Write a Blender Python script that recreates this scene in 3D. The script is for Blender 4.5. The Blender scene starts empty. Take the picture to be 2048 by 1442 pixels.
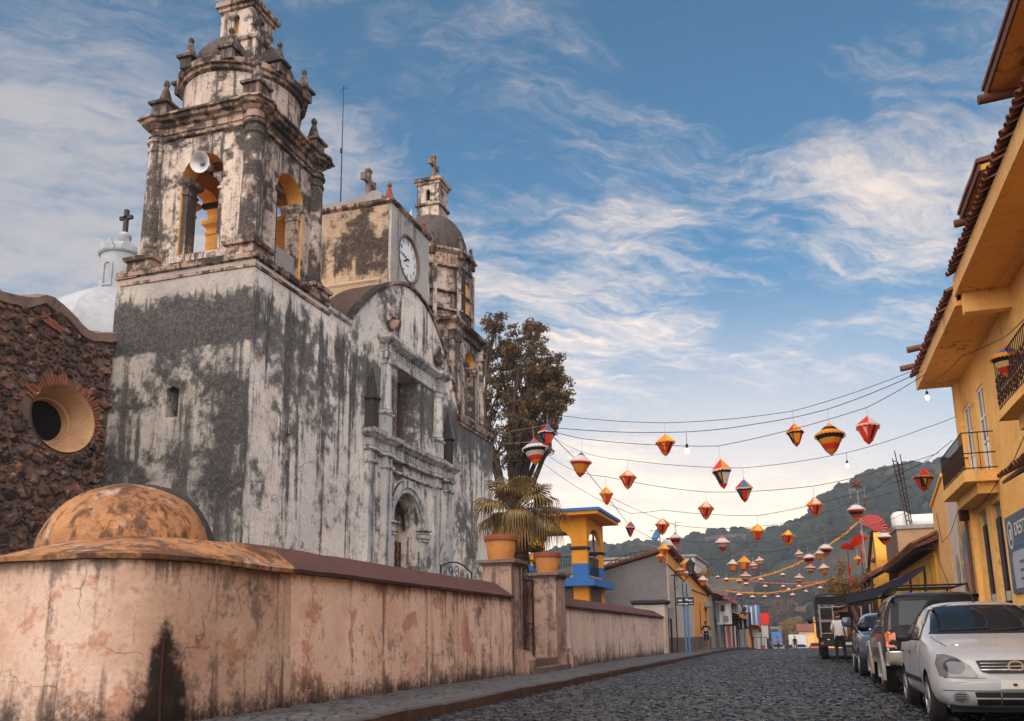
import bpy, bmesh, math, random
import numpy as np
from mathutils import Vector, Matrix, noise
from mathutils.geometry import tessellate_polygon

random.seed(7)
rng = np.random.default_rng(7)
SC = bpy.context.scene
COL = SC.collection
PI = math.pi
D2R = math.radians

# ------------------------------------------------------------------ camera
cam_d = bpy.data.cameras.new('camera')
cam = bpy.data.objects.new('camera', cam_d)
COL.objects.link(cam)
SC.camera = cam
YAW, PITCH, ROLL = .297159, .209632, -.0152657
_f = Vector((-math.sin(YAW) * math.cos(PITCH), math.cos(YAW) * math.cos(PITCH), math.sin(PITCH)))
_r = Vector((math.cos(YAW), math.sin(YAW), 0))
_u = _r.cross(_f)
_r2 = _r * math.cos(ROLL) + _u * math.sin(ROLL)
_u2 = _u * math.cos(ROLL) - _r * math.sin(ROLL)
cam.matrix_world = Matrix(((_r2.x, _u2.x, -_f.x, 0), (_r2.y, _u2.y, -_f.y, 0), (_r2.z, _u2.z, -_f.z, 1.05), (0, 0, 0, 1)))
cam_d.sensor_width = 36
cam_d.lens = 36 * 1758.7 / 2048
cam_d.shift_x = -(1055.0 - 1024) / 2048
cam_d.shift_y = (901.5 - 721) / 2048
cam_d.clip_start = .05
cam_d.clip_end = 6000

# ------------------------------------------------------------------ light
SKY_K = .05
SUN_AZ, SUN_EL = D2R(-176), D2R(31)          # azimuth from +Y, clockwise
SC.view_settings.view_transform = 'Standard'
SC.view_settings.look = 'None'
SC.view_settings.gamma = 1
SC.view_settings.exposure = .8
SC.view_settings.use_curve_mapping = False
SC.render.engine = 'CYCLES'
SC.cycles.max_bounces = 6
SC.cycles.diffuse_bounces = 3
SC.cycles.transparent_max_bounces = 12
SC.cycles.volume_bounces = 0
SC.cycles.use_denoising = True

sun_d = bpy.data.lights.new('sun', 'SUN')
sun_d.energy = 5.0
sun_d.angle = D2R(130)
sun_d.color = (1, .82, .68)
sun = bpy.data.objects.new('sun', sun_d)
COL.objects.link(sun)
_s = Vector((math.sin(SUN_AZ) * math.cos(SUN_EL), math.cos(SUN_AZ) * math.cos(SUN_EL), math.sin(SUN_EL)))
sun.rotation_euler = (-_s).to_track_quat('-Z', 'Y').to_euler()


class G:
    """A small node-graph writer: every method adds a node and returns a socket."""
    def __init__(s, nt):
        s.t = nt
        s.n = 0

    def node(s, kind, **kw):
        n = s.t.nodes.new(kind)
        n.location = ((s.n % 12) * 200, -(s.n // 12) * 300)
        s.n += 1
        for k, v in kw.items():
            setattr(n, k, v)
        return n

    def put(s, sock, v):
        if isinstance(v, bpy.types.NodeSocket):
            s.t.links.new(v, sock)
        elif v is not None:
            if sock.type == 'RGBA' and len(v) == 3:
                v = (*v, 1)
            sock.default_value = v

    def math(s, op, a, b=None, c=None, clamp=False):
        n = s.node('ShaderNodeMath', operation=op, use_clamp=clamp)
        for i, v in enumerate((a, b, c)):
            s.put(n.inputs[i], v)
        return n.outputs[0]

    def vmath(s, op, a, b=None):
        n = s.node('ShaderNodeVectorMath', operation=op)
        s.put(n.inputs[0], a)
        s.put(n.inputs[1], b)
        return n.outputs['Value' if op in ('DOT_PRODUCT', 'LENGTH') else 'Vector']

    def geo(s, name='Position'):
        return s.node('ShaderNodeNewGeometry').outputs[name]

    def tc(s, name='Object'):
        return s.node('ShaderNodeTexCoord').outputs[name]

    def xyz(s, v):
        n = s.node('ShaderNodeSeparateXYZ')
        s.put(n.inputs[0], v)
        return n.outputs

    def comb(s, x, y, z):
        n = s.node('ShaderNodeCombineXYZ')
        for i, v in enumerate((x, y, z)):
            s.put(n.inputs[i], v)
        return n.outputs[0]

    def noise(s, v, scale=1, detail=4, rough=.55, dist=0, out='Fac'):
        n = s.node('ShaderNodeTexNoise')
        s.put(n.inputs['Vector'], v)
        for k, x in (('Scale', scale), ('Detail', detail), ('Roughness', rough), ('Distortion', dist)):
            s.put(n.inputs[k], x)
        return n.outputs[out]

    def voro(s, v, scale=1, feature='F1', out='Distance', rnd=1):
        n = s.node('ShaderNodeTexVoronoi', feature=feature)
        s.put(n.inputs['Vector'], v)
        s.put(n.inputs['Scale'], scale)
        s.put(n.inputs['Randomness'], rnd)
        return n.outputs[out]

    def ramp(s, f, stops, interp='LINEAR'):
        n = s.node('ShaderNodeValToRGB')
        n.color_ramp.interpolation = interp
        e = n.color_ramp.elements
        while len(e) < len(stops):
            e.new(.5)
        for i, (p, c) in enumerate(sorted(stops, key=lambda q: q[0])):
            e[i].position = p
            c = (c, c, c) if isinstance(c, (int, float)) else c
            e[i].color = (*c[:3], 1)
        s.put(n.inputs[0], f)
        return n.outputs[0]

    def step(s, f, a, b):
        n = s.node('ShaderNodeMapRange', interpolation_type='SMOOTHSTEP')
        s.put(n.inputs[0], f)
        s.put(n.inputs[1], a)
        s.put(n.inputs[2], b)
        return n.outputs[0]

    def mix(s, f, a, b, mode='MIX'):
        n = s.node('ShaderNodeMix', data_type='RGBA', blend_type=mode)
        s.put(n.inputs[0], f)
        s.put(n.inputs[6], a)
        s.put(n.inputs[7], b)
        return n.outputs[2]

    def bump(s, h, strength=.3, dist=.02, normal=None):
        n = s.node('ShaderNodeBump')
        s.put(n.inputs['Height'], h)
        s.put(n.inputs['Strength'], strength)
        s.put(n.inputs['Distance'], dist)
        if normal is not None:
            s.put(n.inputs['Normal'], normal)
        return n.outputs[0]


# ------------------------------------------------------------------ sky
world = bpy.data.worlds.new('World')
SC.world = world
world.use_nodes = True
g = G(world.node_tree)
bg = world.node_tree.nodes['Background']
sky = g.node('ShaderNodeTexSky', sky_type='NISHITA')
sky.sun_disc = False
sky.sun_elevation = SUN_EL
sky.sun_rotation = SUN_AZ
sky.ozone_density = 3.0
sky.dust_density = .6
sky.air_density = 1.0
d = g.tc('Generated')
x, y, z = g.xyz(d)
zc = g.math('MAXIMUM', z, .0)
inv = g.math('DIVIDE', 1, g.math('ADD', zc, .16))
u, v = g.math('MULTIPLY', x, inv), g.math('MULTIPLY', y, inv)
# cirrus: feathery clumps drawn out along the wind, broken up by finer noise
ca, sa = math.cos(.5), math.sin(.5)
ua = g.math('ADD', g.math('MULTIPLY', u, ca), g.math('MULTIPLY', v, sa))
va = g.math('SUBTRACT', g.math('MULTIPLY', v, ca), g.math('MULTIPLY', u, sa))
warp = g.noise(g.comb(u, v, 3.1), 2.2, 5, .6)
ua2 = g.math('ADD', ua, g.math('MULTIPLY', warp, .35))
va2 = g.math('ADD', va, g.math('MULTIPLY', warp, .30))
n_big = g.noise(g.comb(ua, va, 4.3), .75, 3, .5)
n_mid = g.noise(g.comb(g.math('MULTIPLY', ua2, 1.0), g.math('MULTIPLY', va2, 2.0), .4), 2.3, 8, .66)
n_fin = g.noise(g.comb(g.math('MULTIPLY', ua2, 2.2), g.math('MULTIPLY', va2, 5.0), 5.4), 5.0, 6, .72, .4)
low = g.step(z, .60, .10)                       # more cloud lower down
cl = g.math('ADD', g.math('MULTIPLY', n_big, .75), g.math('MULTIPLY', n_mid, .62))
cl = g.math('ADD', cl, g.math('MULTIPLY', n_fin, .26))
cl = g.math('ADD', cl, g.math('MULTIPLY', low, .05))
cl = g.math('ADD', cl, g.math('MULTIPLY', x, -.13))          # the bank of cloud lies to the west
glow = g.math('POWER', g.math('MAXIMUM', g.vmath('DOT_PRODUCT', d, (-.09, .985, .14)), 0), 11)
cl = g.math('ADD', cl, g.math('MULTIPLY', glow, .055))
dens = g.step(cl, .83, 1.12)
dens = g.math('MULTIPLY', dens, .85)
skyc = g.mix(1, g.mix(1, sky.outputs[0], (.52, 1.30, 1.42), 'MULTIPLY'), (SKY_K, SKY_K, SKY_K), 'MULTIPLY')
warmth = g.step(z, .40, .02)
cloudc = g.mix(warmth, (.33, .31, .315), (.56, .47, .41))
cloudc = g.mix(glow, cloudc, (1.15, .88, .64))
hz = g.math('MULTIPLY', g.step(z, g.math('ADD', .34, g.math('MULTIPLY', glow, .12)), -.02), .85)
base = g.mix(hz, skyc, g.mix(glow, (.34, .38, .42), (1.15, .80, .54)))
g.t.links.new(g.mix(dens, base, cloudc), bg.inputs[0])
bg.inputs[1].default_value = 1.0


# ------------------------------------------------------------------ mesh helpers
def tag(o, label=None, cat=None, group=None, kind=None):
    for k, v_ in (('label', label), ('category', cat), ('group', group), ('kind', kind)):
        if v_:
            o[k] = v_
    return o


def thing(name, label, cat, loc=(0, 0, 0), rz=0, group=None):
    o = bpy.data.objects.new(name, None)
    COL.objects.link(o)
    o.empty_display_size = .2
    o.location = loc
    o.rotation_euler = (0, 0, rz)
    return tag(o, label, cat, group)


def dup_tree(o, parent=None):
    c = o.copy()
    COL.objects.link(c)
    c.parent = parent
    for ch in o.children:
        dup_tree(ch, c)
    return c


class MB:
    """Collects shapes; build() links them as one mesh object."""
    def __init__(s):
        s.v, s.f, s.m = [], [], []
        s.mi = 0

    def add(s, verts, faces):
        b = len(s.v)
        s.v.extend([tuple(p) for p in verts])
        for f in faces:
            s.f.append(tuple(b + i for i in f))
            s.m.append(s.mi)
        return s

    def box(s, x0, x1, y0, y1, z0, z1):
        x0, x1 = min(x0, x1), max(x0, x1)
        y0, y1 = min(y0, y1), max(y0, y1)
        return s.add([(x0, y0, z0), (x1, y0, z0), (x1, y1, z0), (x0, y1, z0), (x0, y0, z1), (x1, y0, z1), (x1, y1, z1), (x0, y1, z1)],
                     [(0, 3, 2, 1), (4, 5, 6, 7), (0, 1, 5, 4), (1, 2, 6, 5), (2, 3, 7, 6), (3, 0, 4, 7)])

    def obox(s, c, ax, ay, az):
        """Box about c with half-axis vectors."""
        c, ax, ay, az = map(Vector, (c, ax, ay, az))
        p = [c + ax * i + ay * j + az * k for k in (-1, 1) for i, j in ((-1, -1), (1, -1), (1, 1), (-1, 1))]
        return s.add(p, [(0, 3, 2, 1), (4, 5, 6, 7), (0, 1, 5, 4), (1, 2, 6, 5), (2, 3, 7, 6), (3, 0, 4, 7)])

    def prism(s, poly, a, b):
        """poly: 3D points (planar loop); swept from +a to +b (vectors)."""
        n = len(poly)
        a, b = Vector(a), Vector(b)
        p = [Vector(q) + a for q in poly] + [Vector(q) + b for q in poly]
        s.add(p, [tuple(range(n))[::-1], tuple(range(n, 2 * n))] + [(i, (i + 1) % n, n + (i + 1) % n, n + i) for i in range(n)])
        return s

    def rings(s, rings, closed=True, cap0=True, cap1=True):
        """Loft a list of equal-length point rings."""
        n = len(rings[0])
        b = [p for r in rings for p in r]
        f = []
        for k in range(len(rings) - 1):
            for i in range(n if closed else n - 1):
                j = (i + 1) % n
                f.append((k * n + i, k * n + j, (k + 1) * n + j, (k + 1) * n + i))
        if cap0:
            f.append(tuple(range(n))[::-1])
        if cap1:
            f.append(tuple(range((len(rings) - 1) * n, len(rings) * n)))
        return s.add(b, f)

    def rect_rings(s, x0, x1, y0, y1, prof, cap0=True, cap1=True):
        """A rectangular moulding: prof is [(outset, z)]."""
        return s.rings([[(x0 - o, y0 - o, z), (x1 + o, y0 - o, z), (x1 + o, y1 + o, z), (x0 - o, y1 + o, z)] for o, z in prof], True, cap0, cap1)

    def lathe(s, cx, cy, prof, n=20, sx=1, sy=1, a0=0):
        """prof: [(r, z)] revolved about a vertical axis."""
        return s.rings([[(cx + r * sx * math.cos(a0 + 2 * PI * i / n), cy + r * sy * math.sin(a0 + 2 * PI * i / n), z) for i in range(n)] for r, z in prof])

    def tube(s, pts, r, n=6, cap=True):
        pts = [Vector(p) for p in pts]
        R = []
        for i, p in enumerate(pts):
            t = (pts[min(i + 1, len(pts) - 1)] - pts[max(i - 1, 0)])
            if t.length < 1e-9:
                t = Vector((0, 0, 1))
            t.normalize()
            up = Vector((0, 0, 1)) if abs(t.z) < .95 else Vector((1, 0, 0))
            a = t.cross(up).normalized()
            b_ = a.cross(t)
            rr = r[i] if isinstance(r, (list, tuple)) else r
            R.append([p + (a * math.cos(2 * PI * k / n) + b_ * math.sin(2 * PI * k / n)) * rr for k in range(n)])
        return s.rings(R, True, cap, cap)

    def ball(s, c, r, n=10, m=6, sz=1):
        return s.rings([[(c[0] + r * math.sin(PI * (j + .02) / (m + .04)) * math.cos(2 * PI * i / n), c[1] + r * math.sin(PI * (j + .02) / (m + .04)) * math.sin(2 * PI * i / n),
                          c[2] - r * sz * math.cos(PI * (j + .02) / (m + .04))) for i in range(n)] for j in range(m + 1)])

    def plate(s, outer, holes, P, depth, inner=None):
        """A flat plate with holes. P(u, v, d) gives the 3D point at depth d; the front is d=0, reveals run to depth."""
        loops = [outer] + list(holes)
        flat = [q for l in loops for q in l]
        tri = tessellate_polygon([[Vector((a, b, 0)) for a, b in l] for l in loops])
        n = len(flat)
        front = s.mi
        inner = front if inner is None else inner
        vv = [P(a, b, 0) for a, b in flat] + [P(a, b, depth) for a, b in flat]
        f, mi = [], []
        for t in tri:
            a, b, c = (Vector(vv[i]) for i in t)
            nn = (b - a).cross(c - a)
            d0 = Vector(P(flat[0][0], flat[0][1], 0)) - Vector(P(flat[0][0], flat[0][1], 1))
            t = tuple(t) if nn.dot(d0) > 0 else tuple(t)[::-1]
            f.append(t)
            f.append(tuple(n + i for i in t[::-1]))
            mi += [front, inner]
        o = 0
        for li, l in enumerate(loops):
            k = len(l)
            for i in range(k):
                j = (i + 1) % k
                f.append((o + i, o + j, n + o + j, n + o + i))
                mi.append(inner if li else front)
            o += k
        s.add(vv, f)
        s.m[-len(mi):] = mi
        return s

    def mesh(s, name, mats, smooth=None, jit=0, fix=False):
        me = bpy.data.meshes.new(name)
        me.from_pydata(s.v, [], s.f)
        for m_ in (mats if isinstance(mats, (list, tuple)) else [mats]):
            me.materials.append(m_)
        if len(set(s.m)) > 1 or (s.m and s.m[0]):
            me.polygons.foreach_set('material_index', s.m)
        if fix or jit:
            bm = bmesh.new()
            bm.from_mesh(me)
            if jit:
                for _ in range(3):
                    long = [e for e in bm.edges if e.calc_length() > .55]
                    if not long or len(long) > 6000:
                        break
                    bmesh.ops.subdivide_edges(bm, edges=long, cuts=1, use_grid_fill=True)
                for q in bm.verts:
                    q.co += noise.noise_vector(q.co * 2.3) * jit + noise.noise_vector(q.co * 7.1) * jit * .5
            bmesh.ops.recalc_face_normals(bm, faces=bm.faces)
            bm.to_mesh(me)
            bm.free()
        if smooth is not None:
            me.polygons.foreach_set('use_smooth', [True] * len(me.polygons))
            me.set_sharp_from_angle(angle=D2R(smooth))
        me.update()
        return me

    def build(s, name, mats, parent=None, smooth=None, jit=0, fix=True, loc=None):
        o = bpy.data.objects.new(name, s.mesh(name, mats, smooth, jit, fix))
        COL.objects.link(o)
        if loc is not None:
            o.location = loc
        if parent is not None:
            o.parent = parent
            q = parent
            off = Vector((0, 0, 0))
            while q is not None and loc is None:           # parts are written in world coordinates
                off += q.location
                q = q.parent
            if loc is None and off.length > 0:
                o.location = -off
        return o


def struct(o, kind='structure'):
    o['kind'] = kind
    return o


def arch(c, w, z0, zs, n=14, rise=None):
    """Outline of an arched opening in (u, v), counter-clockwise from bottom left."""
    r = w / 2
    rise = r if rise is None else rise
    return [(c - r, z0), (c + r, z0)] + [(c + r * math.cos(a), zs + rise * math.sin(a)) for a in [PI * i / n for i in range(n + 1)]]


def rect(u0, u1, v0, v1):
    return [(u0, v0), (u1, v0), (u1, v1), (u0, v1)]


def circ(cu, cv, r, n=28, rv=None):
    return [(cu + r * math.cos(2 * PI * i / n), cv + (rv or r) * math.sin(2 * PI * i / n)) for i in range(n)]


FX = lambda X: (lambda u, v, d: (X - d, u, v))          # a wall facing +X: u is Y
FXN = lambda X: (lambda u, v, d: (X + d, u, v))         # a wall facing -X
FY = lambda Y: (lambda u, v, d: (u, Y + d, v))          # a wall facing -Y: u is X
FYN = lambda Y: (lambda u, v, d: (u, Y - d, v))         # a wall facing +Y


# ------------------------------------------------------------------ materials
def mat(name):
    m = bpy.data.materials.new(name)
    m.use_nodes = True
    q = G(m.node_tree)
    b = m.node_tree.nodes['Principled BSDF']
    return m, q, b


def plain(name, col, rough=.7, metal=0, var=.18, scale=6, bump=.1, spec=.3, coat=0, emit=None):
    m, q, b = mat(name)
    p = q.tc('Object')
    n = q.noise(p, scale, 5, .6)
    c = q.mix(n, [x * (1 - var) for x in col], [min(1, x * (1 + var)) for x in col])
    q.put(b.inputs['Base Color'], c)
    q.put(b.inputs['Roughness'], q.math('ADD', rough - .08, q.math('MULTIPLY', q.noise(p, scale * 2.3, 3), .16)))
    b.inputs['Metallic'].default_value = metal
    b.inputs['Specular IOR Level'].default_value = spec
    b.inputs['Coat Weight'].default_value = coat
    if bump:
        q.put(b.inputs['Normal'], q.bump(q.noise(p, scale * 5, 4), bump, .01))
    if emit:
        q.put(b.inputs['Emission Color'], col)
        b.inputs['Emission Strength'].default_value = emit
    return m


def plaster(name, base, alt, mould=(.025, .022, .022), streak=(.56, .72), streak_amt=.8, blot=(.6, .75), blot_amt=.6, prof=None, zmax=14,
            damp=None, damp_col=(.03, .025, .024), peel=None, peel_amt=.5, top=None, fleck=.0, rough=.85, bump=.35, sc=1.0, seed=0, grit=.35, crack=0):
    """Weathered lime plaster. prof: [(z, bias)] raises or lowers the mould threshold with height; damp: height of rising damp;
    peel: colour of patches where the coat is gone; top: lichen colour on upward faces."""
    m, q, b = mat(name)
    P = q.geo('Position')
    P = q.vmath('ADD', P, (seed * 3.7, seed * 1.3, seed * 2.1))
    x, y, z = q.xyz(q.geo('Position'))
    big = q.noise(P, .55 * sc, 6, .6)
    mid = q.noise(P, 2.6 * sc, 8, .66)
    fine = q.noise(P, 11 * sc, 8, .72)
    c = q.mix(q.step(big, .34, .66), base, alt)
    c = q.mix(q.math('MULTIPLY', q.step(mid, .38, .70), .55), c, [min(1, k * 1.28) for k in base])
    c = q.mix(q.math('MULTIPLY', q.step(fine, .50, .66), .35), c, [k * .62 for k in alt])
    if peel:
        pm = q.step(q.math('ADD', q.math('MULTIPLY', q.noise(P, .95 * sc, 7, .62, .5), .8), q.math('MULTIPLY', fine, .2)), .535, .59)
        c = q.mix(q.math('MULTIPLY', pm, peel_amt), c, peel)
    if crack:
        wv = q.node('ShaderNodeTexNoise')
        q.put(wv.inputs['Vector'], P)
        q.put(wv.inputs['Scale'], 2.2)
        q.put(wv.inputs['Detail'], 5)
        cv = q.vmath('ADD', P, q.vmath('MULTIPLY', wv.outputs['Color'], (.55, .55, .55)))
        ck_ = q.step(q.voro(cv, crack, 'DISTANCE_TO_EDGE'), .009, .002)
        ck_ = q.math('MULTIPLY', ck_, q.step(q.noise(P, .9, 3), .48, .60))
        c = q.mix(q.math('MULTIPLY', ck_, .6), c, [k * .22 for k in alt])
    bias = 0
    if prof:
        st = [(max(0, min(1, zz / zmax)), .5 + vv) for zz, vv in prof]
        bias = q.math('MULTIPLY', q.math('SUBTRACT', q.ramp(q.math('DIVIDE', z, zmax), st), .5), 2.4)
    sv = q.vmath('MULTIPLY', P, (2.2 * sc, 2.2 * sc, .13 * sc))
    sv2 = q.vmath('MULTIPLY', P, (7.5 * sc, 7.5 * sc, .55 * sc))
    rag = q.math('ADD', q.math('MULTIPLY', q.math('SUBTRACT', mid, .5), .75), q.math('MULTIPLY', q.math('SUBTRACT', fine, .5), .55))

    def mask(low, hi, win, k1, k2):
        n_ = q.math('ADD', q.math('MULTIPLY', q.math('SUBTRACT', low, .5), k1), q.math('MULTIPLY', q.math('SUBTRACT', hi, .5), k2))
        n_ = q.math('ADD', q.math('ADD', n_, rag), (.5 - .5 * (win[0] + win[1])) * 2.6)
        n_ = q.math('ADD', n_, bias)
        wd = .5 * (win[1] - win[0]) + .10
        return q.step(n_, -wd * .8, wd * 1.8)
    ms = q.math('MULTIPLY', mask(q.noise(sv, 1.0, 4, .55), q.noise(sv2, 1.0, 4, .6), streak, 2.0, 1.0), streak_amt)
    mb = q.math('MULTIPLY', mask(q.noise(P, .42 * sc, 5, .6), q.noise(P, 1.3 * sc, 6, .65), blot, 2.2, 1.3), blot_amt)
    mm = q.math('MAXIMUM', ms, mb)
    mm = q.math('MULTIPLY', mm, q.math('ADD', .86, q.math('MULTIPLY', q.step(fine, .60, .44), .14)))
    grain = q.noise(P, 17 * sc, 6, .75)
    c = q.mix(q.math('MULTIPLY', q.step(mid, .40, .62), grit), c, q.mix(q.step(grain, .36, .56), [k * .30 for k in alt], c))
    c = q.mix(mm, c, mould)
    if damp:
        dn = q.math('ADD', q.math('SUBTRACT', damp, z), q.math('MULTIPLY', q.math('SUBTRACT', q.noise(sv, 1.6, 5, .65), .5), 1.3 * damp))
        dn = q.math('ADD', dn, q.math('MULTIPLY', q.math('SUBTRACT', fine, .5), .6))
        c = q.mix(q.math('MULTIPLY', q.step(dn, -.06, .32), .92), c, damp_col)
    if top:
        nz = q.xyz(q.geo('Normal'))[2]
        c = q.mix(q.math('MULTIPLY', q.step(q.math('ADD', nz, q.math('MULTIPLY', q.math('SUBTRACT', mid, .5), 1.2)), .35, .62), .9), c, top)
    if fleck:
        c = q.mix(q.math('MULTIPLY', q.step(q.noise(P, 26 * sc, 3, .6), .66, .70), fleck), c, (.55, .52, .47))
    q.put(b.inputs['Base Color'], c)
    b.inputs['Roughness'].default_value = rough
    b.inputs['Specular IOR Level'].default_value = .2
    h = q.math('ADD', q.math('MULTIPLY', mid, .7), q.math('MULTIPLY', fine, .5))
    h = q.math('SUBTRACT', h, q.math('MULTIPLY', mm, .25))
    q.put(b.inputs['Normal'], q.bump(h, bump, .05))
    return m


M = {}
# the church
M['tower_side'] = plaster('tower_side_plaster', (.40, .355, .31), (.26, .245, .24), (.030, .028, .031), (.44, .54), .92, (.425, .54), .97,
                          [(0, .0), (4, .0), (6, .03), (8.3, .0), (8.9, -.06), (9.15, -.02), (9.3, .20), (10.2, .18), (10.7, .06), (11.1, -.12), (12, -.2)], 14, fleck=.7, seed=1, crack=0.55, grit=0.4)
M['facade'] = plaster('facade_plaster', (.80, .72, .655), (.60, .56, .535), (.028, .028, .034), (.485, .585), .95, (.455, .57), .88,
                      [(0, -.06), (5, -.04), (7, .0), (8.6, .02), (9.4, .09), (10.5, .13), (10.9, .02), (11.5, -.10), (13, .02), (14, -.05)], 14, peel=(.60, .50, .43), peel_amt=.6, fleck=.4, seed=2, crack=0.5, grit=0.6)
M['belfry'] = plaster('belfry_plaster', (.54, .44, .375), (.40, .31, .265), (.022, .017, .018), (.47, .56), .92, (.455, .54), .95,
                      None, 14, top=(.030, .024, .022), peel=(.60, .53, .47), peel_amt=.5, fleck=.5, sc=1.5, seed=3, crack=0.8, grit=0.75)
M['belfry_dark'] = plaster('belfry_dark_plaster', (.54, .44, .375), (.40, .31, .265), (.022, .017, .018), (.425, .52), .92, (.40, .50), .95,
                      None, 14, top=(.030, .024, .022), peel=(.60, .53, .47), peel_amt=.5, fleck=.5, sc=1.5, seed=63, crack=0.8, grit=0.75)
M['belfry_in'] = plaster('belfry_inner_plaster', (.85, .42, .10), (.68, .31, .08), (.05, .025, .015), (.60, .76), .7, (.64, .78), .6, None, 14, seed=4)
M['dome'] = plaster('dome_lichen_plaster', (.085, .066, .06), (.052, .042, .040), (.018, .014, .014), (.5, .66), .9, (.5, .66), .9, None, 14, fleck=.6, seed=5)
M['clock_block'] = plaster('clock_block_plaster', (.52, .38, .26), (.36, .255, .18), (.022, .017, .017), (.48, .57), .9, (.445, .54), .95,
                           [(0, -.1), (14.6, -.16), (15.4, .02), (16.4, .05), (17.2, -.10), (18, -.1)], 18, seed=6, crack=0.6, grit=0.7)
M['clock_front'] = plaster('clock_block_front_plaster', (.44, .42, .40), (.32, .31, .305), (.05, .046, .048), (.49, .64), .8, (.52, .66), .7, None, 14, peel=(.42, .31, .22), peel_amt=.4, seed=7)
M['cornice'] = plaster('cornice_plaster', (.48, .33, .255), (.34, .235, .185), (.02, .016, .016), (.47, .56), .85, (.43, .52), .95, None, 14, top=(.022, .018, .018), bump=.5, sc=1.6, seed=8, grit=0.7)
M['fac_trim'] = plaster('facade_trim_plaster', (.60, .57, .54), (.44, .44, .46), (.035, .038, .048), (.47, .60), .85, (.51, .62), .72, None, 14, top=(.03, .028, .03), bump=.5, sc=1.3, seed=9, grit=0.55)
M['white_dome'] = plaster('white_cupola_plaster', (.36, .375, .40), (.26, .28, .32), (.14, .14, .15), (.62, .8), .6, (.64, .8), .4, None, 30, seed=10)
M['finial'] = plaster('finial_stone', (.24, .175, .15), (.15, .115, .10), (.018, .015, .015), (.46, .56), .9, (.45, .54), .9, None, 14, top=(.03, .025, .024), sc=2, seed=51)
M['dark_stone'] = plaster('dark_stone', (.05, .045, .045), (.03, .028, .03), (.012, .011, .012), fleck=.3, seed=11)
M['gable_roof'] = plaster('gable_roof_render', (.10, .06, .05), (.065, .042, .036), (.02, .015, .015), fleck=.2, seed=12)
# the churchyard wall
M['wall'] = plaster('boundary_wall_plaster', (.82, .60, .50), (.68, .44, .335), (.10, .048, .036), (.535, .65), .8, (.515, .64), .75,
                    [(0, .06), (.6, .03), (1.0, -.02), (1.7, -.02), (2.0, .09), (2.4, .1)], 3, damp=.46, damp_col=(.035, .026, .024), peel=(.46, .20, .12), peel_amt=.7, bump=.3, sc=1.5, seed=13, crack=0.6, grit=0.22)
M['wall_far'] = plaster('boundary_wall_pale_plaster', (.76, .58, .48), (.62, .45, .36), (.06, .045, .042), (.535, .65), .8, (.525, .65), .65,
                        [(0, .12), (.5, .07), (1.0, -.02), (1.9, .0), (2.2, .05)], 3, damp=.44, bump=.3, sc=1.5, seed=14, crack=0.5, grit=0.22)
M['pier'] = plaster('gate_pier_plaster', (.46, .31, .25), (.32, .21, .165), (.05, .034, .03), (.49, .60), .85, (.51, .62), .75, None, 3, damp=.3, bump=.35, sc=1.7, seed=15, crack=0.9, grit=0.5)
M['cistern_wall'] = plaster('cistern_wall_plaster', (.56, .41, .335), (.45, .275, .20), (.05, .03, .027), (.49, .61), .82, (.52, .64), .7,
                            [(0, .10), (.5, .05), (1.0, -.02), (1.7, -.02), (1.95, .10), (2.3, .12)], 3, damp=.42, damp_col=(.022, .014, .013), peel=(.40, .18, .11), peel_amt=.65, bump=.3, sc=1.35, seed=16, crack=0.7, grit=0.22)
M['coping'] = plaster('coping_maroon', (.105, .052, .045), (.08, .040, .036), (.03, .018, .017), (.62, .76), .5, (.64, .78), .5, None, 3, fleck=.25, bump=.25, sc=2, seed=17)
M['cist_top'] = plaster('cistern_orange_render', (.40, .20, .09), (.25, .115, .06), (.04, .02, .016), (.46, .58), .85, (.46, .57), .85, None, 3, peel=(.46, .37, .31), peel_amt=.6, bump=.35, sc=2.0, seed=18)
M['stone_lip'] = plaster('stone_lip', (.22, .15, .125), (.14, .095, .08), (.03, .022, .02), bump=.5, sc=3, seed=19)
M['kerb'] = plaster('kerb_stone', (.10, .050, .038), (.060, .033, .028), (.015, .011, .011), (.5, .7), .8, (.5, .7), .8, None, 3, top=(.085, .085, .09), bump=.6, sc=3, seed=20)


def shade_and_stain(m, cx, cy, z0, w0, w1, col=(.008, .006, .006), amt=.95):
    """A painted dark patch, for recess shade and wall streaks, widening downwards from (cx, cy, z0)."""
    nt = m.node_tree
    q = G(nt)
    b = nt.nodes['Principled BSDF']
    old = b.inputs['Base Color'].links[0].from_socket
    P = q.geo('Position')
    x, y, z = q.xyz(P)
    dist = q.vmath('LENGTH', q.comb(q.math('SUBTRACT', x, cx), q.math('SUBTRACT', y, cy), 0))
    wid = q.math('ADD', w0, q.math('MULTIPLY', q.math('MAXIMUM', q.math('SUBTRACT', z0, z), 0), w1))
    up_ = q.math('MULTIPLY', q.math('MAXIMUM', q.math('SUBTRACT', z, z0), 0), .55)
    n = q.math('MULTIPLY', q.math('SUBTRACT', q.noise(P, 4.5, 7, .65), .5), .55)
    f = q.step(q.math('ADD', q.math('SUBTRACT', q.math('SUBTRACT', wid, dist), up_), n), -.06, .10)
    q.put(b.inputs['Base Color'], q.mix(q.math('MULTIPLY', f, amt), old, col))


shade_and_stain(M['cistern_wall'], -6.94, 8.55, 1.25, .10, .27)  # dark recess round the drain pipe: its shade painted into the wall colour
shade_and_stain(M['cistern_wall'], -9.3, 8.25, 1.9, .06, .12, (.03, .02, .018), .8)


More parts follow.
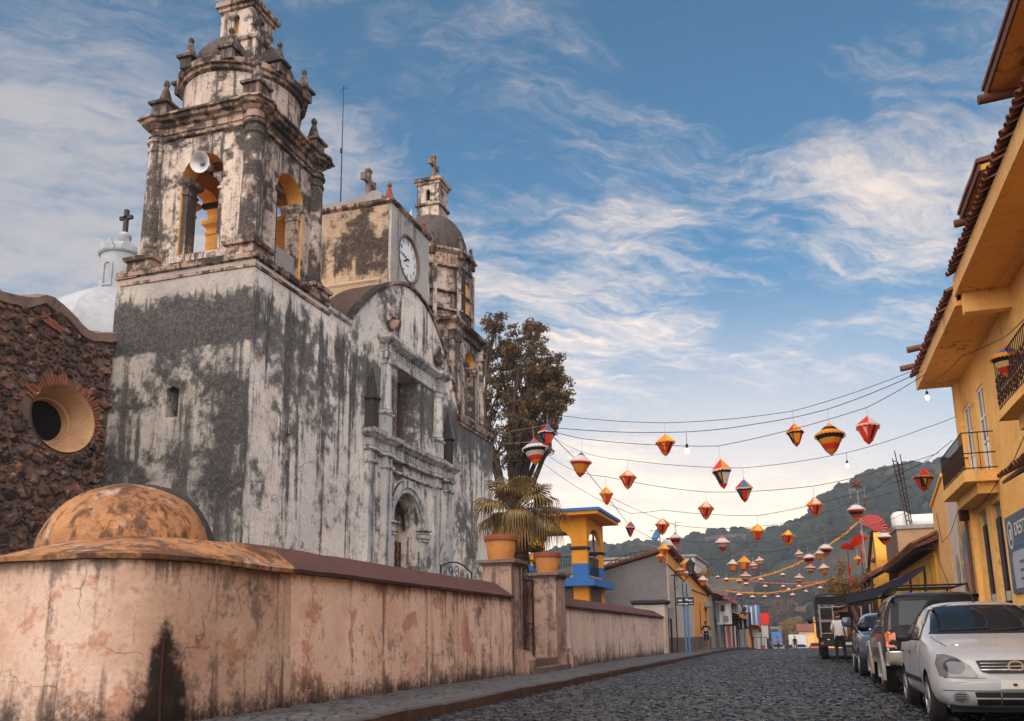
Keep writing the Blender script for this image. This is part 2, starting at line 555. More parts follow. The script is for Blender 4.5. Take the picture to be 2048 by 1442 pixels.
def rubble_mat():
    m, q, b = mat('rubble_stone')
    oi = q.node('ShaderNodeObjectInfo').outputs['Random']
    P = q.geo('Position')
    c = q.voro(P, 3.6, out='Color')
    r = q.xyz(c)[0]
    col = q.ramp(r, [(0, (.07, .040, .034)), (.22, (.13, .070, .052)), (.42, (.22, .105, .066)), (.58, (.11, .072, .062)), (.72, (.29, .16, .10)), (.86, (.19, .15, .135)), (1, (.38, .24, .17))], 'CONSTANT')
    n = q.noise(P, 9, 8, .7)
    col = q.mix(q.step(n, .42, .62), q.mix(1, col, (.45, .40, .40), 'MULTIPLY'), col)
    col = q.mix(q.math('MULTIPLY', q.step(q.noise(P, .5, 5, .6), .5, .66), .7), col, (.022, .016, .016))
    q.put(b.inputs['Base Color'], col)
    b.inputs['Roughness'].default_value = .9
    q.put(b.inputs['Normal'], q.bump(n, .8, .04))
    return m


M['rubble'] = rubble_mat()
M['mortar'] = plaster('rubble_mortar', (.19, .12, .095), (.12, .078, .064), (.015, .012, .012), bump=.7, sc=3, seed=21)
M['brick'] = plaster('old_brick', (.30, .105, .068), (.20, .078, .055), (.06, .03, .025), bump=.5, sc=4, seed=22)
M['oculus'] = plaster('oculus_plaster', (.47, .28, .15), (.34, .19, .10), (.05, .03, .025), (.56, .72), .8, (.58, .74), .7, None, 12, seed=23)
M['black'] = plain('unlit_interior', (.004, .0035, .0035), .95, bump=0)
# houses on the right
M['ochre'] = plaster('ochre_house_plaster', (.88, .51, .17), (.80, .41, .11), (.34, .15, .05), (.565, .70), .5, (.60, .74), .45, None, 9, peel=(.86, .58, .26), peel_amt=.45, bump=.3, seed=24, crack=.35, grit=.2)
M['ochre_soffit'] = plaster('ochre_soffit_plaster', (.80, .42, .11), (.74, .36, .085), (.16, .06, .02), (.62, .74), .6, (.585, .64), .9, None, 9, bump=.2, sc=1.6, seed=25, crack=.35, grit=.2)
M['fascia'] = plaster('fascia_plaster', (.78, .47, .20), (.70, .38, .14), (.25, .10, .04), bump=.2, seed=26)
M['peach'] = plaster('peach_plaster', (.80, .44, .17), (.72, .38, .14), (.3, .16, .08), (.66, .84), .5, (.7, .84), .4, None, 9, bump=.2, seed=27, crack=.35, grit=.2)
M['yellow'] = plaster('yellow_house_plaster', (.80, .42, .07), (.70, .35, .06), (.2, .1, .04), (.62, .8), .6, (.66, .8), .5, None, 9, bump=.2, seed=28, crack=.35, grit=.2)
M['white_wall'] = plaster('white_wall_plaster', (.60, .52, .47), (.50, .43, .40), (.2, .16, .14), (.64, .82), .5, (.68, .82), .4, None, 9, seed=29)
M['orange'] = plaster('orange_gallery_plaster', (.85, .34, .035), (.76, .28, .03), (.3, .11, .03), (.66, .84), .45, (.7, .84), .35, None, 9, bump=.15, seed=30)
M['blue'] = plain('blue_trim_paint', (.035, .15, .42), .6, var=.15)
M['grey_wall'] = plaster('grey_gable_render', (.21, .195, .20), (.165, .155, .165), (.035, .032, .034), (.6, .78), .7, (.64, .78), .6, [(0, .1), (2.6, .06), (3.1, .04), (3.4, -.06), (9, -.04)], 9, bump=.3, seed=31)
M['orange_front'] = plaster('apricot_front_plaster', (.80, .36, .085), (.72, .31, .075), (.25, .12, .05), (.66, .84), .5, (.68, .84), .4, None, 9, bump=.2, seed=32)
M['pale_front'] = plaster('pale_front_plaster', (.56, .47, .41), (.48, .40, .35), (.2, .16, .14), seed=33)
M['stone_dado'] = plaster('stone_dado', (.20, .13, .115), (.13, .09, .085), (.04, .03, .03), bump=.6, sc=3, seed=34)
M['tile'] = plaster('roof_tile_clay', (.20, .075, .045), (.13, .05, .034), (.035, .02, .018), (.54, .7), .7, (.54, .7), .7, None, 9, bump=.4, sc=4, seed=35)
M['timber'] = plain('weathered_timber', (.13, .055, .035), .8, var=.4, scale=9, bump=.4)
M['dark_wood'] = plain('dark_wood', (.035, .02, .016), .7, var=.4, scale=8, bump=.3)
M['brown_wood'] = plain('brown_wood', (.10, .042, .022), .6, var=.4, scale=8, bump=.3)
M['iron'] = plain('black_iron', (.012, .011, .012), .55, .3, var=.3, scale=20, bump=.15)
M['rust_iron'] = plain('rusty_iron', (.045, .016, .011), .75, .2, var=.5, scale=14, bump=.3)
M['grey_metal'] = plain('grey_painted_metal', (.19, .21, .23), .5, .2, var=.2, scale=12)
M['pole_blue'] = plain('blue_pole_paint', (.07, .20, .42), .5, var=.15, scale=12)
M['terracotta'] = plaster('terracotta_pot', (.55, .24, .07), (.46, .19, .055), (.10, .045, .025), (.62, .8), .6, (.60, .76), .6, None, 9, bump=.45, sc=3.5, seed=36)
M['terra_rim'] = plaster('terracotta_rim', (.21, .065, .035), (.15, .05, .03), (.04, .02, .017), bump=.4, sc=3.5, seed=37)
M['glass'] = plain('window_glass', (.045, .055, .07), .06, 0, var=.2, scale=1.5, bump=0, spec=.8)
M['white_paint'] = plain('white_paint', (.72, .69, .66), .5, var=.1)
M['grey_paint'] = plain('grey_lintel_paint', (.25, .22, .23), .7, var=.15)
M['navy'] = plain('navy_shutter_paint', (.012, .012, .03), .5, var=.2)
M['concrete'] = plaster('raw_concrete', (.30, .28, .265), (.22, .205, .20), (.05, .045, .045), bump=.4, sc=2, seed=38)
M['tan_brick'] = plaster('tan_brickwork', (.40, .24, .13), (.32, .19, .11), (.12, .07, .05), bump=.4, sc=2, seed=39)
M['town_blue'] = plain('pale_blue_wall', (.25, .42, .55), .8)
M['dial'] = plain('clock_dial_enamel', (.78, .80, .82), .4, var=.04, bump=0)
M['ink'] = plain('black_numerals', (.012, .012, .014), .5, bump=0)
M['bronze'] = plain('bell_bronze', (.12, .06, .025), .45, .8, var=.35, scale=9, bump=.2)
M['speaker'] = plain('horn_speaker_grey', (.46, .45, .45), .45, .3, var=.15, scale=10, bump=.05)
M['cable'] = plain('cable_rubber', (.018, .016, .018), .7, bump=0)
M['cord'] = plain('pale_cord', (.34, .30, .27), .8, bump=0)
M['bulb'] = plain('lit_bulb', (1, .93, .82), .3, bump=0, emit=3.0)
M['rubber'] = plain('tyre_rubber', (.012, .012, .013), .8, var=.3, scale=30, bump=.2)
M['alloy'] = plain('alloy_wheel', (.32, .32, .33), .35, .8, var=.15, scale=14, bump=.03)
M['chrome'] = plain('chrome_trim', (.55, .55, .57), .18, 1, var=.06, bump=0)
M['car_white'] = plain('white_car_paint', (.36, .37, .40), .30, 0, var=.07, scale=2.5, bump=.015, spec=.5, coat=.5)
M['car_black'] = plain('black_car_paint', (.006, .0065, .009), .3, 0, var=.2, scale=3, bump=.01, spec=.2, coat=0)
M['car_dark'] = plain('graphite_car_paint', (.022, .021, .022), .3, 0, var=.2, scale=3, bump=.015, spec=.4, coat=.4)
M['car_silver'] = plain('champagne_car_paint', (.34, .31, .28), .35, .3, var=.1, scale=4, bump=.02, coat=.4)
M['car_blue'] = plain('slate_blue_car_paint', (.07, .10, .15), .25, .3, var=.1, scale=3, bump=.01, coat=.6)
M['car_trim'] = plain('black_plastic', (.016, .016, .018), .55, var=.2, scale=20, bump=.08)
M['screen_glass'] = plain('car_glass', (.012, .017, .024), .05, 0, var=.1, scale=1.2, bump=0, spec=.35)
M['headlamp'] = plain('headlamp_lens', (.16, .155, .15), .12, .2, var=.25, scale=14, bump=.05, spec=.8)
M['amber'] = plain('amber_lens', (.55, .13, .015), .2, 0, var=.2, scale=18, bump=.05, spec=.7)
M['red_lens'] = plain('red_lens', (.40, .03, .015), .2, 0, var=.2, scale=18, bump=.05, spec=.7)
M['plate'] = plain('number_plate', (.55, .54, .53), .5, var=.06, bump=.02)
M['skin'] = plain('skin', (.30, .15, .095), .6, var=.1, bump=.05)
M['hair'] = plain('dark_hair', (.02, .014, .011), .6, bump=.2)
M['shirt_white'] = plain('white_shirt', (.56, .53, .50), .85, var=.08, scale=5, bump=.2)
M['cloth_black'] = plain('black_cloth', (.012, .012, .014), .9, var=.2, scale=9, bump=.2)
M['cloth_blue'] = plain('blue_cloth', (.09, .17, .33), .85, var=.2, bump=.2)
M['cloth_red'] = plain('red_cloth', (.42, .07, .035), .85, var=.2, bump=.2)
M['tarp'] = plain('navy_tarpaulin', (.012, .013, .032), .6, var=.2, scale=3, bump=.2)
M['canvas'] = plain('pale_canvas', (.42, .40, .38), .85, var=.2, scale=4, bump=.2)
# paper of the lanterns
for k_, c_ in dict(red=(.72, .045, .02), orange=(.80, .30, .035), yellow=(.82, .48, .07), blue=(.06, .18, .40), black=(.02, .022, .028), white=(.70, .60, .54), cream=(.80, .52, .24), green=(.05, .17, .12), pink=(.70, .17, .16)).items():
    M['p_' + k_] = plain(k_ + '_crepe_paper', c_, .85, var=.3, scale=24, bump=.5)
    _n = M['p_' + k_].node_tree
    _b = _n.nodes['Principled BSDF']
    # thin paper: some light comes through it
    _q = G(_n)
    _t = _q.node('ShaderNodeBsdfTranslucent')
    _t.inputs[0].default_value = (*c_, 1)
    _mx = _q.node('ShaderNodeMixShader')
    _mx.inputs[0].default_value = .35
    _n.links.new(_b.outputs[0], _mx.inputs[1])
    _n.links.new(_t.outputs[0], _mx.inputs[2])
    _n.links.new(_mx.outputs[0], _n.nodes['Material Output'].inputs[0])


def foliage(name, c0, c1, tr=.25):
    m, q, b = mat(name)
    P = q.geo('Position')
    n = q.noise(P, 1.1, 4, .6)
    f = q.noise(P, 9, 3, .6)
    c = q.mix(q.step(n, .35, .65), c0, c1)
    c = q.mix(q.math('MULTIPLY', q.step(f, .45, .7), .6), c, [min(1, k * 1.7) for k in c1])
    q.put(b.inputs['Base Color'], c)
    b.inputs['Roughness'].default_value = .6
    b.inputs['Specular IOR Level'].default_value = .25
    t = q.node('ShaderNodeBsdfTranslucent')
    q.put(t.inputs[0], c)
    mx = q.node('ShaderNodeMixShader')
    mx.inputs[0].default_value = tr
    nt = m.node_tree
    nt.links.new(b.outputs[0], mx.inputs[1])
    nt.links.new(t.outputs[0], mx.inputs[2])
    nt.links.new(mx.outputs[0], nt.nodes['Material Output'].inputs[0])
    return m


M['leaf_dark'] = foliage('dusty_olive_leaf', (.055, .038, .022), (.17, .100, .045))
M['leaf_gold'] = foliage('golden_leaf', (.14, .085, .018), (.26, .15, .03))
M['palm'] = foliage('fan_palm_leaf', (.085, .062, .028), (.22, .145, .055), .2)
M['palm_dry'] = foliage('dry_palm_leaf', (.20, .11, .035), (.32, .19, .07), .2)
M['bark'] = plain('bark', (.075, .05, .038), .9, var=.4, scale=7, bump=.7)
M['palm_bark'] = plain('palm_bark', (.075, .035, .022), .95, var=.45, scale=16, bump=.9)


def cobble_mat():
    m, q, b = mat('worn_cobble')
    P = q.geo('Position')
    c = q.voro(P, 7.5, out='Color')
    r = q.xyz(c)[0]
    n = q.noise(P, 13, 6, .65)
    col = q.mix(r, (.004, .004, .005), (.016, .015, .019))
    col = q.mix(q.math('MULTIPLY', q.step(n, .5, .72), .35), col, (.045, .042, .044))
    q.put(b.inputs['Base Color'], col)
    w = q.noise(P, .45, 4, .6)
    q.put(b.inputs['Roughness'], q.math('ADD', q.math('MULTIPLY', q.step(w, .35, .62), -.10), q.math('ADD', .22, q.math('MULTIPLY', n, .16))))
    b.inputs['Specular IOR Level'].default_value = .32
    q.put(b.inputs['Normal'], q.bump(q.noise(P, 22, 5, .6), .45, .02))
    return m


M['cobble'] = cobble_mat()
M['joint'] = plain('street_joint_sand', (.010, .009, .0095), .7, var=.4, scale=5, bump=.5)
M['sidewalk_stone'] = plaster('sidewalk_stone', (.10, .10, .11), (.065, .065, .073), (.03, .03, .033), bump=.6, sc=3, rough=.6, seed=41)
M['earth'] = plain('dry_earth', (.11, .085, .06), .95, var=.35, scale=.6, bump=.3)


# ------------------------------------------------------------------ ground, street, hills
def zroad(y):
    return 0.0 if y < 58 else (-.00038 * (y - 58) ** 2 if y < 116 else -1.278 - .0441 * (y - 116))


CREST = [(-420, 55), (-260, 58), (-176, 58), (-157, 63), (-139, 66), (-121, 63), (-100, 64), (-87, 61), (-75, 65), (-60, 69), (-40, 70), (-20, 68), (-4, 71), (10, 75), (15, 81), (28, 89), (41, 96), (54, 102), (66, 105), (81, 107), (95, 106), (113, 112), (136, 113), (220, 118), (420, 100)]
CX_, CH_ = np.array(CREST, float).T


def zland(x, y):
    b = zroad(min(y, 330)) if y > 58 else 0
    h = np.interp(x * 600 / max(y, 380), CX_, CH_) + 5
    t = min(1, max(0, (y - 215) / 385))
    s = t * t * (3 - 2 * t) if y <= 600 else max(0, 1 - ((y - 600) / 700) ** 2)
    n = noise.fractal(Vector((x * .012, y * .012, 3.3)), 1.0, 2.0, 5) * 9 + noise.fractal(Vector((x * .05, y * .05, 1.3)), 1.0, 2.0, 4) * 2.2
    side = min(1, abs(x + 2) / 60)
    return b - .06 + h * s + n * s * (1 - .72 * (abs(y - 600) < 60)) * 1.0 + side * 0


ys = [-300, -100, -30, 0, 20, 40, 58, 70, 85, 100, 116, 150, 200, 230] + list(np.arange(250, 700, 9.0)) + [720, 760, 800, 850]
xs = [-1500, -900, -600] + list(np.arange(-420, 421, 8.0)) + [600, 900, 1500]
mb = MB()
mb.v = [(x, y, zland(x, y)) for y in ys for x in xs]
nx = len(xs)
mb.f = [(j * nx + i, j * nx + i + 1, (j + 1) * nx + i + 1, (j + 1) * nx + i) for j in range(len(ys) - 1) for i in range(nx - 1)]
mb.m = [0] * len(mb.f)


def hill_mat():
    m, q, b = mat('hillside_ground')
    P = q.geo('Position')
    n = q.noise(P, .018, 7, .62)
    f = q.noise(P, .16, 7, .7)
    c = q.mix(q.step(n, .42, .62), (.028, .032, .022), (.12, .078, .050))
    c = q.mix(q.math('MULTIPLY', q.step(f, .42, .6), .8), c, (.030, .036, .022))
    near = q.step(q.xyz(P)[1], 190, 90)
    c = q.mix(near, c, (.10, .08, .06))
    q.put(b.inputs['Base Color'], c)
    b.inputs['Roughness'].default_value = 1
    b.inputs['Specular IOR Level'].default_value = .05
    q.put(b.inputs['Normal'], q.bump(f, 1, 2.0))
    return m


struct(mb.build('terrain', hill_mat(), smooth=80, fix=False))

# trees on the far hillside: too many to count, one object
ico = bmesh.new()
bmesh.ops.create_icosphere(ico, subdivisions=2, radius=1)
iv = np.array([q.co[:] for q in ico.verts])
ifc = np.array([[q.index for q in f.verts] for f in ico.faces])
ico.free()
V, F = [], []
cnt = 0
tries = 0
while cnt < 5200:
    y = 255 + 355 * rng.random() ** .7
    x = -.33 * y + (.62 * y) * rng.random()
    tries += 1
    cl_ = noise.fractal(Vector((x * .018, y * .018, 7.7)), 1.0, 2.0, 3)
    if cl_ < -.12 + .25 * rng.random() and y < 585:
        continue
    r = (1.3 + 2.6 * rng.random() ** 2) * (.75 + .25 * (y > 400))
    dv = 1 + .45 * (rng.random(len(iv)) - .5)
    p = iv * dv[:, None] * np.array([r, r, r * (.75 + .5 * rng.random())]) + np.array([x, y, zland(x, y) + r * .55])
    V.append(p)
    F.append(ifc + cnt * len(iv))
    cnt += 1
V, F = np.concatenate(V), np.concatenate(F)
me = bpy.data.meshes.new('hillside_trees')
me.from_pydata(V.tolist(), [], F.tolist())


def forest_mat():
    m, q, b = mat('hillside_trees')
    P = q.geo('Position')
    c = q.ramp(q.noise(P, .09, 5, .7), [(.30, (.008, .012, .010)), (.5, (.019, .025, .016)), (.62, (.040, .036, .022)), (.74, (.085, .055, .032))])
    q.put(b.inputs['Base Color'], c)
    b.inputs['Roughness'].default_value = 1
    b.inputs['Specular IOR Level'].default_value = .05
    q.put(b.inputs['Normal'], q.bump(q.noise(P, 1.2, 4, .7), 1, 1.0))
    return m


me.materials.append(forest_mat())
o = bpy.data.objects.new('hillside_forest', me)
COL.objects.link(o)
struct(o, 'stuff')

# road bed with its cobbles
XL, XR = -5.0, 3.4
yy = [-12, 0, 30, 58] + [58 + 6 * i for i in range(1, 28)]
mb = MB()
mb.rings([[(XL, q, zroad(q) + (.0 if q < 58 else 0)), (0, q, zroad(q) + .03), (XR, q, zroad(q))] for q in yy], False, False, False)
road = struct(mb.build('road', M['joint'], fix=False))


def cobbles(x0, x1, y0, y1, zf, lx, ly, h, seed):
    """Rows of rounded setts: a list of 8-point stones (bottom ring, inset top ring)."""
    r = np.random.default_rng(seed)
    out = []
    y = y0
    while y < y1:
        w = ly * (.8 + .45 * r.random())
        x = x0 + r.random() * .1
        while x < x1 - .05:
            l = min(lx * (.65 + .8 * r.random()), x1 - x)
            gap = .012 + .012 * r.random()
            xa, xb, ya, yb = x + gap, x + l - gap, y + gap, y + w - gap
            sk = (r.random(8) - .5) * .035
            hz = zf(.5 * (xa + xb), y) + h * (.55 + .8 * r.random())
            zb = zf(.5 * (xa + xb), y) - .03
            tl = (r.random(4) - .5) * .022
            c4 = [(xa + sk[0], ya + sk[1]), (xb + sk[2], ya + sk[3]), (xb + sk[4], yb + sk[5]), (xa + sk[6], yb + sk[7])]
            mx, my = .5 * (xa + xb), .5 * (ya + yb)
            bot = [(p[0], p[1], zb) for p in c4]
            mid = [(p[0], p[1], hz - .014) for p in c4]
            top = [(mx + (p[0] - mx) * .70, my + (p[1] - my) * .66, hz + tl[i]) for i, p in enumerate(c4)]
            out.append(bot + mid + top)
            x += l
        y += w
    return out


CF = [(0, 1, 5, 4), (1, 2, 6, 5), (2, 3, 7, 6), (3, 0, 4, 7), (4, 5, 9, 8), (5, 6, 10, 9), (6, 7, 11, 10), (7, 4, 8, 11), (8, 9, 10, 11)]


def in_view(p, m=.0):
    d = Vector(p) - Vector((0, 0, 1.05))
    w = d.dot(_f)
    if w < .1:
        return None
    u = 1055.0 + 1758.7 * d.dot(_r2) / w
    v_ = 901.5 - 1758.7 * d.dot(_u2) / w
    return (u, v_, w) if (-20 < u < 2068 and -20 < v_ < 1462) else None


def lay(stones, parent, name, mass, mt, keep=300):
    """The stones that show largest become parts, the rest one part of kind stuff."""
    sc_ = []
    for i, s in enumerate(stones):
        q = in_view(s[9])
        sc_.append((1e9 if q is None else q[2], i))
    near = sorted(i for _, i in sorted(sc_)[:keep])
    ns = set(near)
    for i in near:
        MB().add(stones[i], CF).build(name, mt, parent, smooth=50, fix=False)
    r = [s for i, s in enumerate(stones) if i not in ns]
    b = MB()
    b.v = [p for s in r for p in s]
    b.f = [tuple(12 * k + j for j in f) for k in range(len(r)) for f in CF]
    b.m = [0] * len(b.f)
    struct(b.build(mass, mt, parent, smooth=50, fix=False), 'stuff')


zr = lambda x, y: zroad(y) + .03 * (1 - min(1, abs(x) / 4.5))
lay(cobbles(XL, XR, 9.5, 62, zr, .135, .115, .020, 1), road, 'cobblestone', 'cobble_paving', M['cobble'])

SW = .175
mb = MB()
mb.rings([[(-8.7, q, zroad(q) + SW - .03), (-5.24, q, zroad(q) + SW - .03)] for q in yy], False, False, False)
swl = struct(mb.build('sidewalk', M['joint'], fix=False))
lay([s for s in cobbles(-8.6, -5.25, 5.5, 60, lambda x, y: zroad(y) + SW - .03, .22, .16, .030, 2) if s[0][0] > -7.15 or s[0][1] < 9.2], swl, 'paving_stone', 'sidewalk_paving', M['sidewalk_stone'])
kerb = MB()
r_ = random.Random(3)
y = 5.0
kp = None
while y < 112:
    l = .8 + .5 * r_.random()
    j = [(r_.random() - .5) * .03 for _ in range(4)]
    z0, z1 = zroad(y), zroad(y + l)
    b = MB().rings([[(-5.27, y + .006, z0 - .2), (-4.985 + j[0], y + .006, z0 - .2), (-5.0 + j[0], y + .006, z0 + SW - .03 + j[2]), (-5.03 + j[0], y + .006, z0 + SW + j[2]), (-5.27, y + .006, z0 + SW)],
                    [(-5.27, y + l - .006, z1 - .2), (-4.985 + j[1], y + l - .006, z1 - .2), (-5.0 + j[1], y + l - .006, z1 + SW - .03 + j[3]), (-5.03 + j[1], y + l - .006, z1 + SW + j[3]), (-5.27, y + l - .006, z1 + SW)]])
    if kp is None:
        kp = struct(b.build('kerb', M['kerb'], jit=.008))
    else:
        b.build('kerb_stone', M['kerb'], kp, jit=.008 if y < 45 else 0)
    y += l
mb = MB()
mb.rings([[(3.4, q, zroad(q) - .1), (3.4, q, zroad(q) + .15), (4.7, q, zroad(q) + .15)] for q in yy], False, False, False)
struct(mb.build('far_sidewalk', M['sidewalk_stone'], fix=False))

# ------------------------------------------------------------------ churchyard wall
def coped_wall(name, label, y0, y1, mt, cop_mt, top=2.0, ridge=2.40, group=None):
    t = thing(name, label, 'wall', (-7.2, y0, 0), group=group)
    b = MB()
    n = max(2, int((y1 - y0) / .5))
    ring = lambda q: [(-6.86, q, .0), (-6.9, q, top), (-7.5, q, top), (-7.5, q, .0)]
    b.rings([ring(y0 + (y1 - y0) * i / n) for i in range(n + 1)])
    b.build('wall_body', mt, t, jit=.014)
    b = MB()
    ring = lambda q: [(-6.80, q, top + .002), (-6.785, q, top + .055), (-7.30, q, ridge), (-7.36, q, ridge + .012), (-7.62, q, top + .16), (-7.62, q, top + .002)]
    b.rings([ring(y0 + (y1 - y0) * i / n) for i in range(n + 1)])
    b.build('coping', cop_mt, t, jit=.016)
    return t


coped_wall('churchyard_wall', 'pinkish stained plaster wall with maroon coping between domed bastion and gate', 11.0, 20.86, M['wall'], M['coping'], group='churchyard walls')
coped_wall('churchyard_wall', 'paler streaked plaster wall with maroon coping between gate and end pier', 26.06, 45.4, M['wall_far'], M['coping'], 1.93, 2.30, group='churchyard walls')

# domed bastion at the corner of the yard
t = thing('domed_bastion', 'rounded plaster bastion with orange brown coping and a low dome at wall corner', 'bastion', (-8.4, 9.6, 0))
plan = [(-6.9, 11.0), (-6.9, 10.2), (-6.9, 9.15), (-6.93, 8.75), (-7.03, 8.37), (-7.24, 8.12), (-7.6, 7.99), (-8.1, 7.94), (-8.62, 7.93), (-8.95, 8.02), (-9.3, 8.3), (-9.75, 8.95), (-9.95, 9.5), (-9.95, 11.0)]
inner = [(-7.28, 11.0), (-7.34, 10.55), (-7.52, 10.1), (-7.72, 9.72), (-7.9, 9.45), (-8.02, 9.32), (-8.15, 9.24), (-8.4, 9.18), (-8.65, 9.16), (-8.9, 9.18), (-9.1, 9.24), (-9.35, 9.4), (-9.5, 9.7), (-9.6, 11.0)]


def grow(pl, d):
    out = []
    for i, p in enumerate(pl):
        a, c = pl[max(0, i - 1)], pl[min(len(pl) - 1, i + 1)]
        tx, ty = c[0] - a[0], c[1] - a[1]
        l = math.hypot(tx, ty)
        out.append((p[0] - ty / l * d, p[1] + tx / l * d))
    return out


def strip(levels, name, mt, jit):
    b = MB()
    b.rings([[(p[0], p[1], z) for p in lv] for lv, z in levels], False, False, False)
    return b.build(name, mt, t, smooth=40, jit=jit)


base = grow(plan, -.07)
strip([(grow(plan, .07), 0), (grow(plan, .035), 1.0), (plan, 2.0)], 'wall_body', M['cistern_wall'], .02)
strip([(plan, 1.985), (grow(plan, .085), 1.99), (grow(plan, .10), 2.045), (inner, 2.40), (grow(inner, -.25), 2.36)], 'coping', M['cist_top'], .016)
b = MB()
b.lathe(-9.0, 10.15, [(1.2, 2.05), (1.2, 2.22)] + [(1.16 * math.cos(a), 2.24 + 1.02 * math.sin(a)) for a in [PI / 2 * i / 12 for i in range(12)]] + [(.02, 3.262)], 40)
b.build('dome', M['cist_top'], t, smooth=60, jit=.012)
b = MB()
R0 = []
for i in range(33):
    a = PI * i / 32
    R0.append([(-9.10 + r * math.cos(a), yq, 2.1 + (r - .02) * math.sin(a)) for r, yq in ((1.10, 10.45), (1.245, 10.45), (1.245, 10.6), (1.10, 10.6))])
b.rings(R0)
b.build('rear_rim', M['dark_stone'], t, smooth=40, jit=.008)
# rusty drain pipe on the bastion
o = MB().tube([(-6.93, 8.52, .1), (-6.94, 8.50, .6), (-6.95, 8.52, 1.10)], .018, 8).ball((-6.95, 8.52, 1.10), .024).build('drain_pipe', M['rust_iron'], smooth=50)
tag(o, 'thin rusty drain pipe running down the corner of the domed bastion', 'pipe')

# ------------------------------------------------------------------ gate
def gate_pier(label, y0, y1, x0, ztop):
    t = thing('gate_pier', label, 'gate pier', ((x0 - 6.88) / 2, y0, 0), group='gate piers')
    b = MB()
    b.rect_rings(x0, -6.86, y0, y1, [(0, .15), (0, ztop - .16)])
    b.build('shaft', M['pier'], t, jit=.015)
    b = MB()
    b.rect_rings(x0, -6.86, y0, y1, [(.02, ztop - .16), (.05, ztop - .10), (.13, ztop - .085), (.14, ztop - .01), (.12, ztop)])
    b.build('cap', M['stone_lip'], t, jit=.012)
    b = MB()
    b.prism([(-6.86, 0, .1), (-6.50, 0, .1), (-6.50, 0, .52), (-6.62, 0, .72), (-6.86, 0, .78)], (0, y1 - .62, 0), (0, y1 - .10, 0))
    b.build('guard_stone', M['pier'], t, jit=.02)
    return t


gate_pier('tall stained gate pier with the larger terracotta pot, near end of gate opening', 20.88, 21.75, -7.62, 2.98)
gate_pier('stained gate pier with the smaller terracotta pot, far end of gate opening', 25.0, 26.04, -7.66, 2.92)
st = thing('gate_steps', 'worn stone steps in the gate opening between two piers', 'steps', (-7, 23.4, 0))
MB().box(-7.6, -6.45, 21.76, 24.98, .1, .30).build('step', M['stone_dado'], st, jit=.015)
MB().box(-7.7, -6.85, 21.76, 24.98, .30, .50).build('step', M['stone_dado'], st, jit=.015)


def pot(label, cx, cy, z, s):
    t = thing('terracotta_pot', label, 'flower pot', (cx, cy, z), group='terracotta pots on the gate piers')
    pr = [(.02, 0), (.31, 0), (.325, .03), (.36, .30), (.385, .48)]
    MB().lathe(0, 0, [(r * s, h * s) for r, h in pr], 32).build('body', M['terracotta'], t, smooth=50, jit=.004, loc=(0, 0, 0))
    pr = [(.385, .48), (.42, .485), (.425, .60), (.40, .625), (.36, .61), (.34, .50), (.02, .47)]
    MB().lathe(0, 0, [(r * s, h * s) for r, h in pr], 32).build('rim', M['terra_rim'], t, smooth=50, jit=.004, loc=(0, 0, 0))
    MB().lathe(0, 0, [(.02, .50 * s), (.345 * s, .50 * s), (.345 * s, .52 * s), (.02, .54 * s)], 20).build('soil', M['earth'], t, loc=(0, 0, 0))
    return t


pot('larger ochre terracotta pot with brown rim on the near gate pier', -7.28, 21.32, 2.985, 1.02)
pot('smaller mossy terracotta pot with brown rim on the far gate pier', -7.24, 25.5, 2.925, .98)


def scroll(cx, cz, r, turns, a0, sgn, X, axis='Y'):
    pts = []
    n = int(18 * turns)
    for i in range(n + 1):
        a = a0 + sgn * 2 * PI * turns * i / n
        rr = r * (1 - .82 * i / n)
        pts.append((X, cx + rr * math.cos(a), cz + rr * math.sin(a)))
    return pts


# open leaf, folded back behind the wall: its arched scroll top shows above the coping
t = thing('iron_gate_leaf', 'black wrought iron gate leaf with arched scroll top showing above the coping', 'gate', (-7.9, 20, .3), group='iron gate leaves')
X = -7.9
fr = MB()
top = [(X, 18.85 + 2.0 * i / 16, 2.70 + .17 * math.sin(PI * (i / 16)) - .04 * i / 16) for i in range(17)]
fr.tube(top, .018).tube([(X, 18.85, .3), (X, 18.85, 2.72)], .022).tube([(X, 20.85, .3), (X, 20.85, 2.68)], .022).tube([(X, 18.85, 2.42), (X, 20.85, 2.42)], .016).tube([(X, 18.85, .4), (X, 20.85, .4)], .016)
fr.build('frame', M['iron'], t, smooth=60)
for i in range(1, 12):
    MB().tube([(X, 18.85 + 2.0 * i / 12, .4), (X, 18.85 + 2.0 * i / 12, 2.42)], .010).build('bar', M['iron'], t, smooth=60)
for c_, z_, r, a0, sg in ((19.12, 2.56, .11, PI, 1), (19.45, 2.62, .14, -PI / 2, 1), (19.85, 2.62, .17, PI, -1), (20.2, 2.60, .13, -PI / 2, -1), (20.55, 2.56, .10, 0, -1)):
    MB().tube(scroll(c_, z_, r, 1.4, a0, sg, X), .011).build('scroll', M['iron'], t, smooth=60)
t = thing('iron_gate_leaf', 'dark rusty iron gate leaf standing closed in the gap between the two piers', 'gate', (-7.55, 23.3, .5), group='iron gate leaves')
X = -7.55
fr = MB()
for yq in (21.78, 23.35, 24.96):
    fr.tube([(X, yq, .5), (X, yq, 2.72)], .03)
for zq in (.56, 1.45, 2.68):
    fr.tube([(X, 21.78, zq), (X, 24.96, zq)], .02)
fr.build('frame', M['rust_iron'], t, smooth=60)
for i in range(1, 26):
    MB().tube([(X, 21.78 + 3.18 * i / 26, .56), (X, 21.78 + 3.18 * i / 26, 2.85 + .06 * math.sin(i))], .012).build('bar', M['rust_iron'], t, smooth=60)
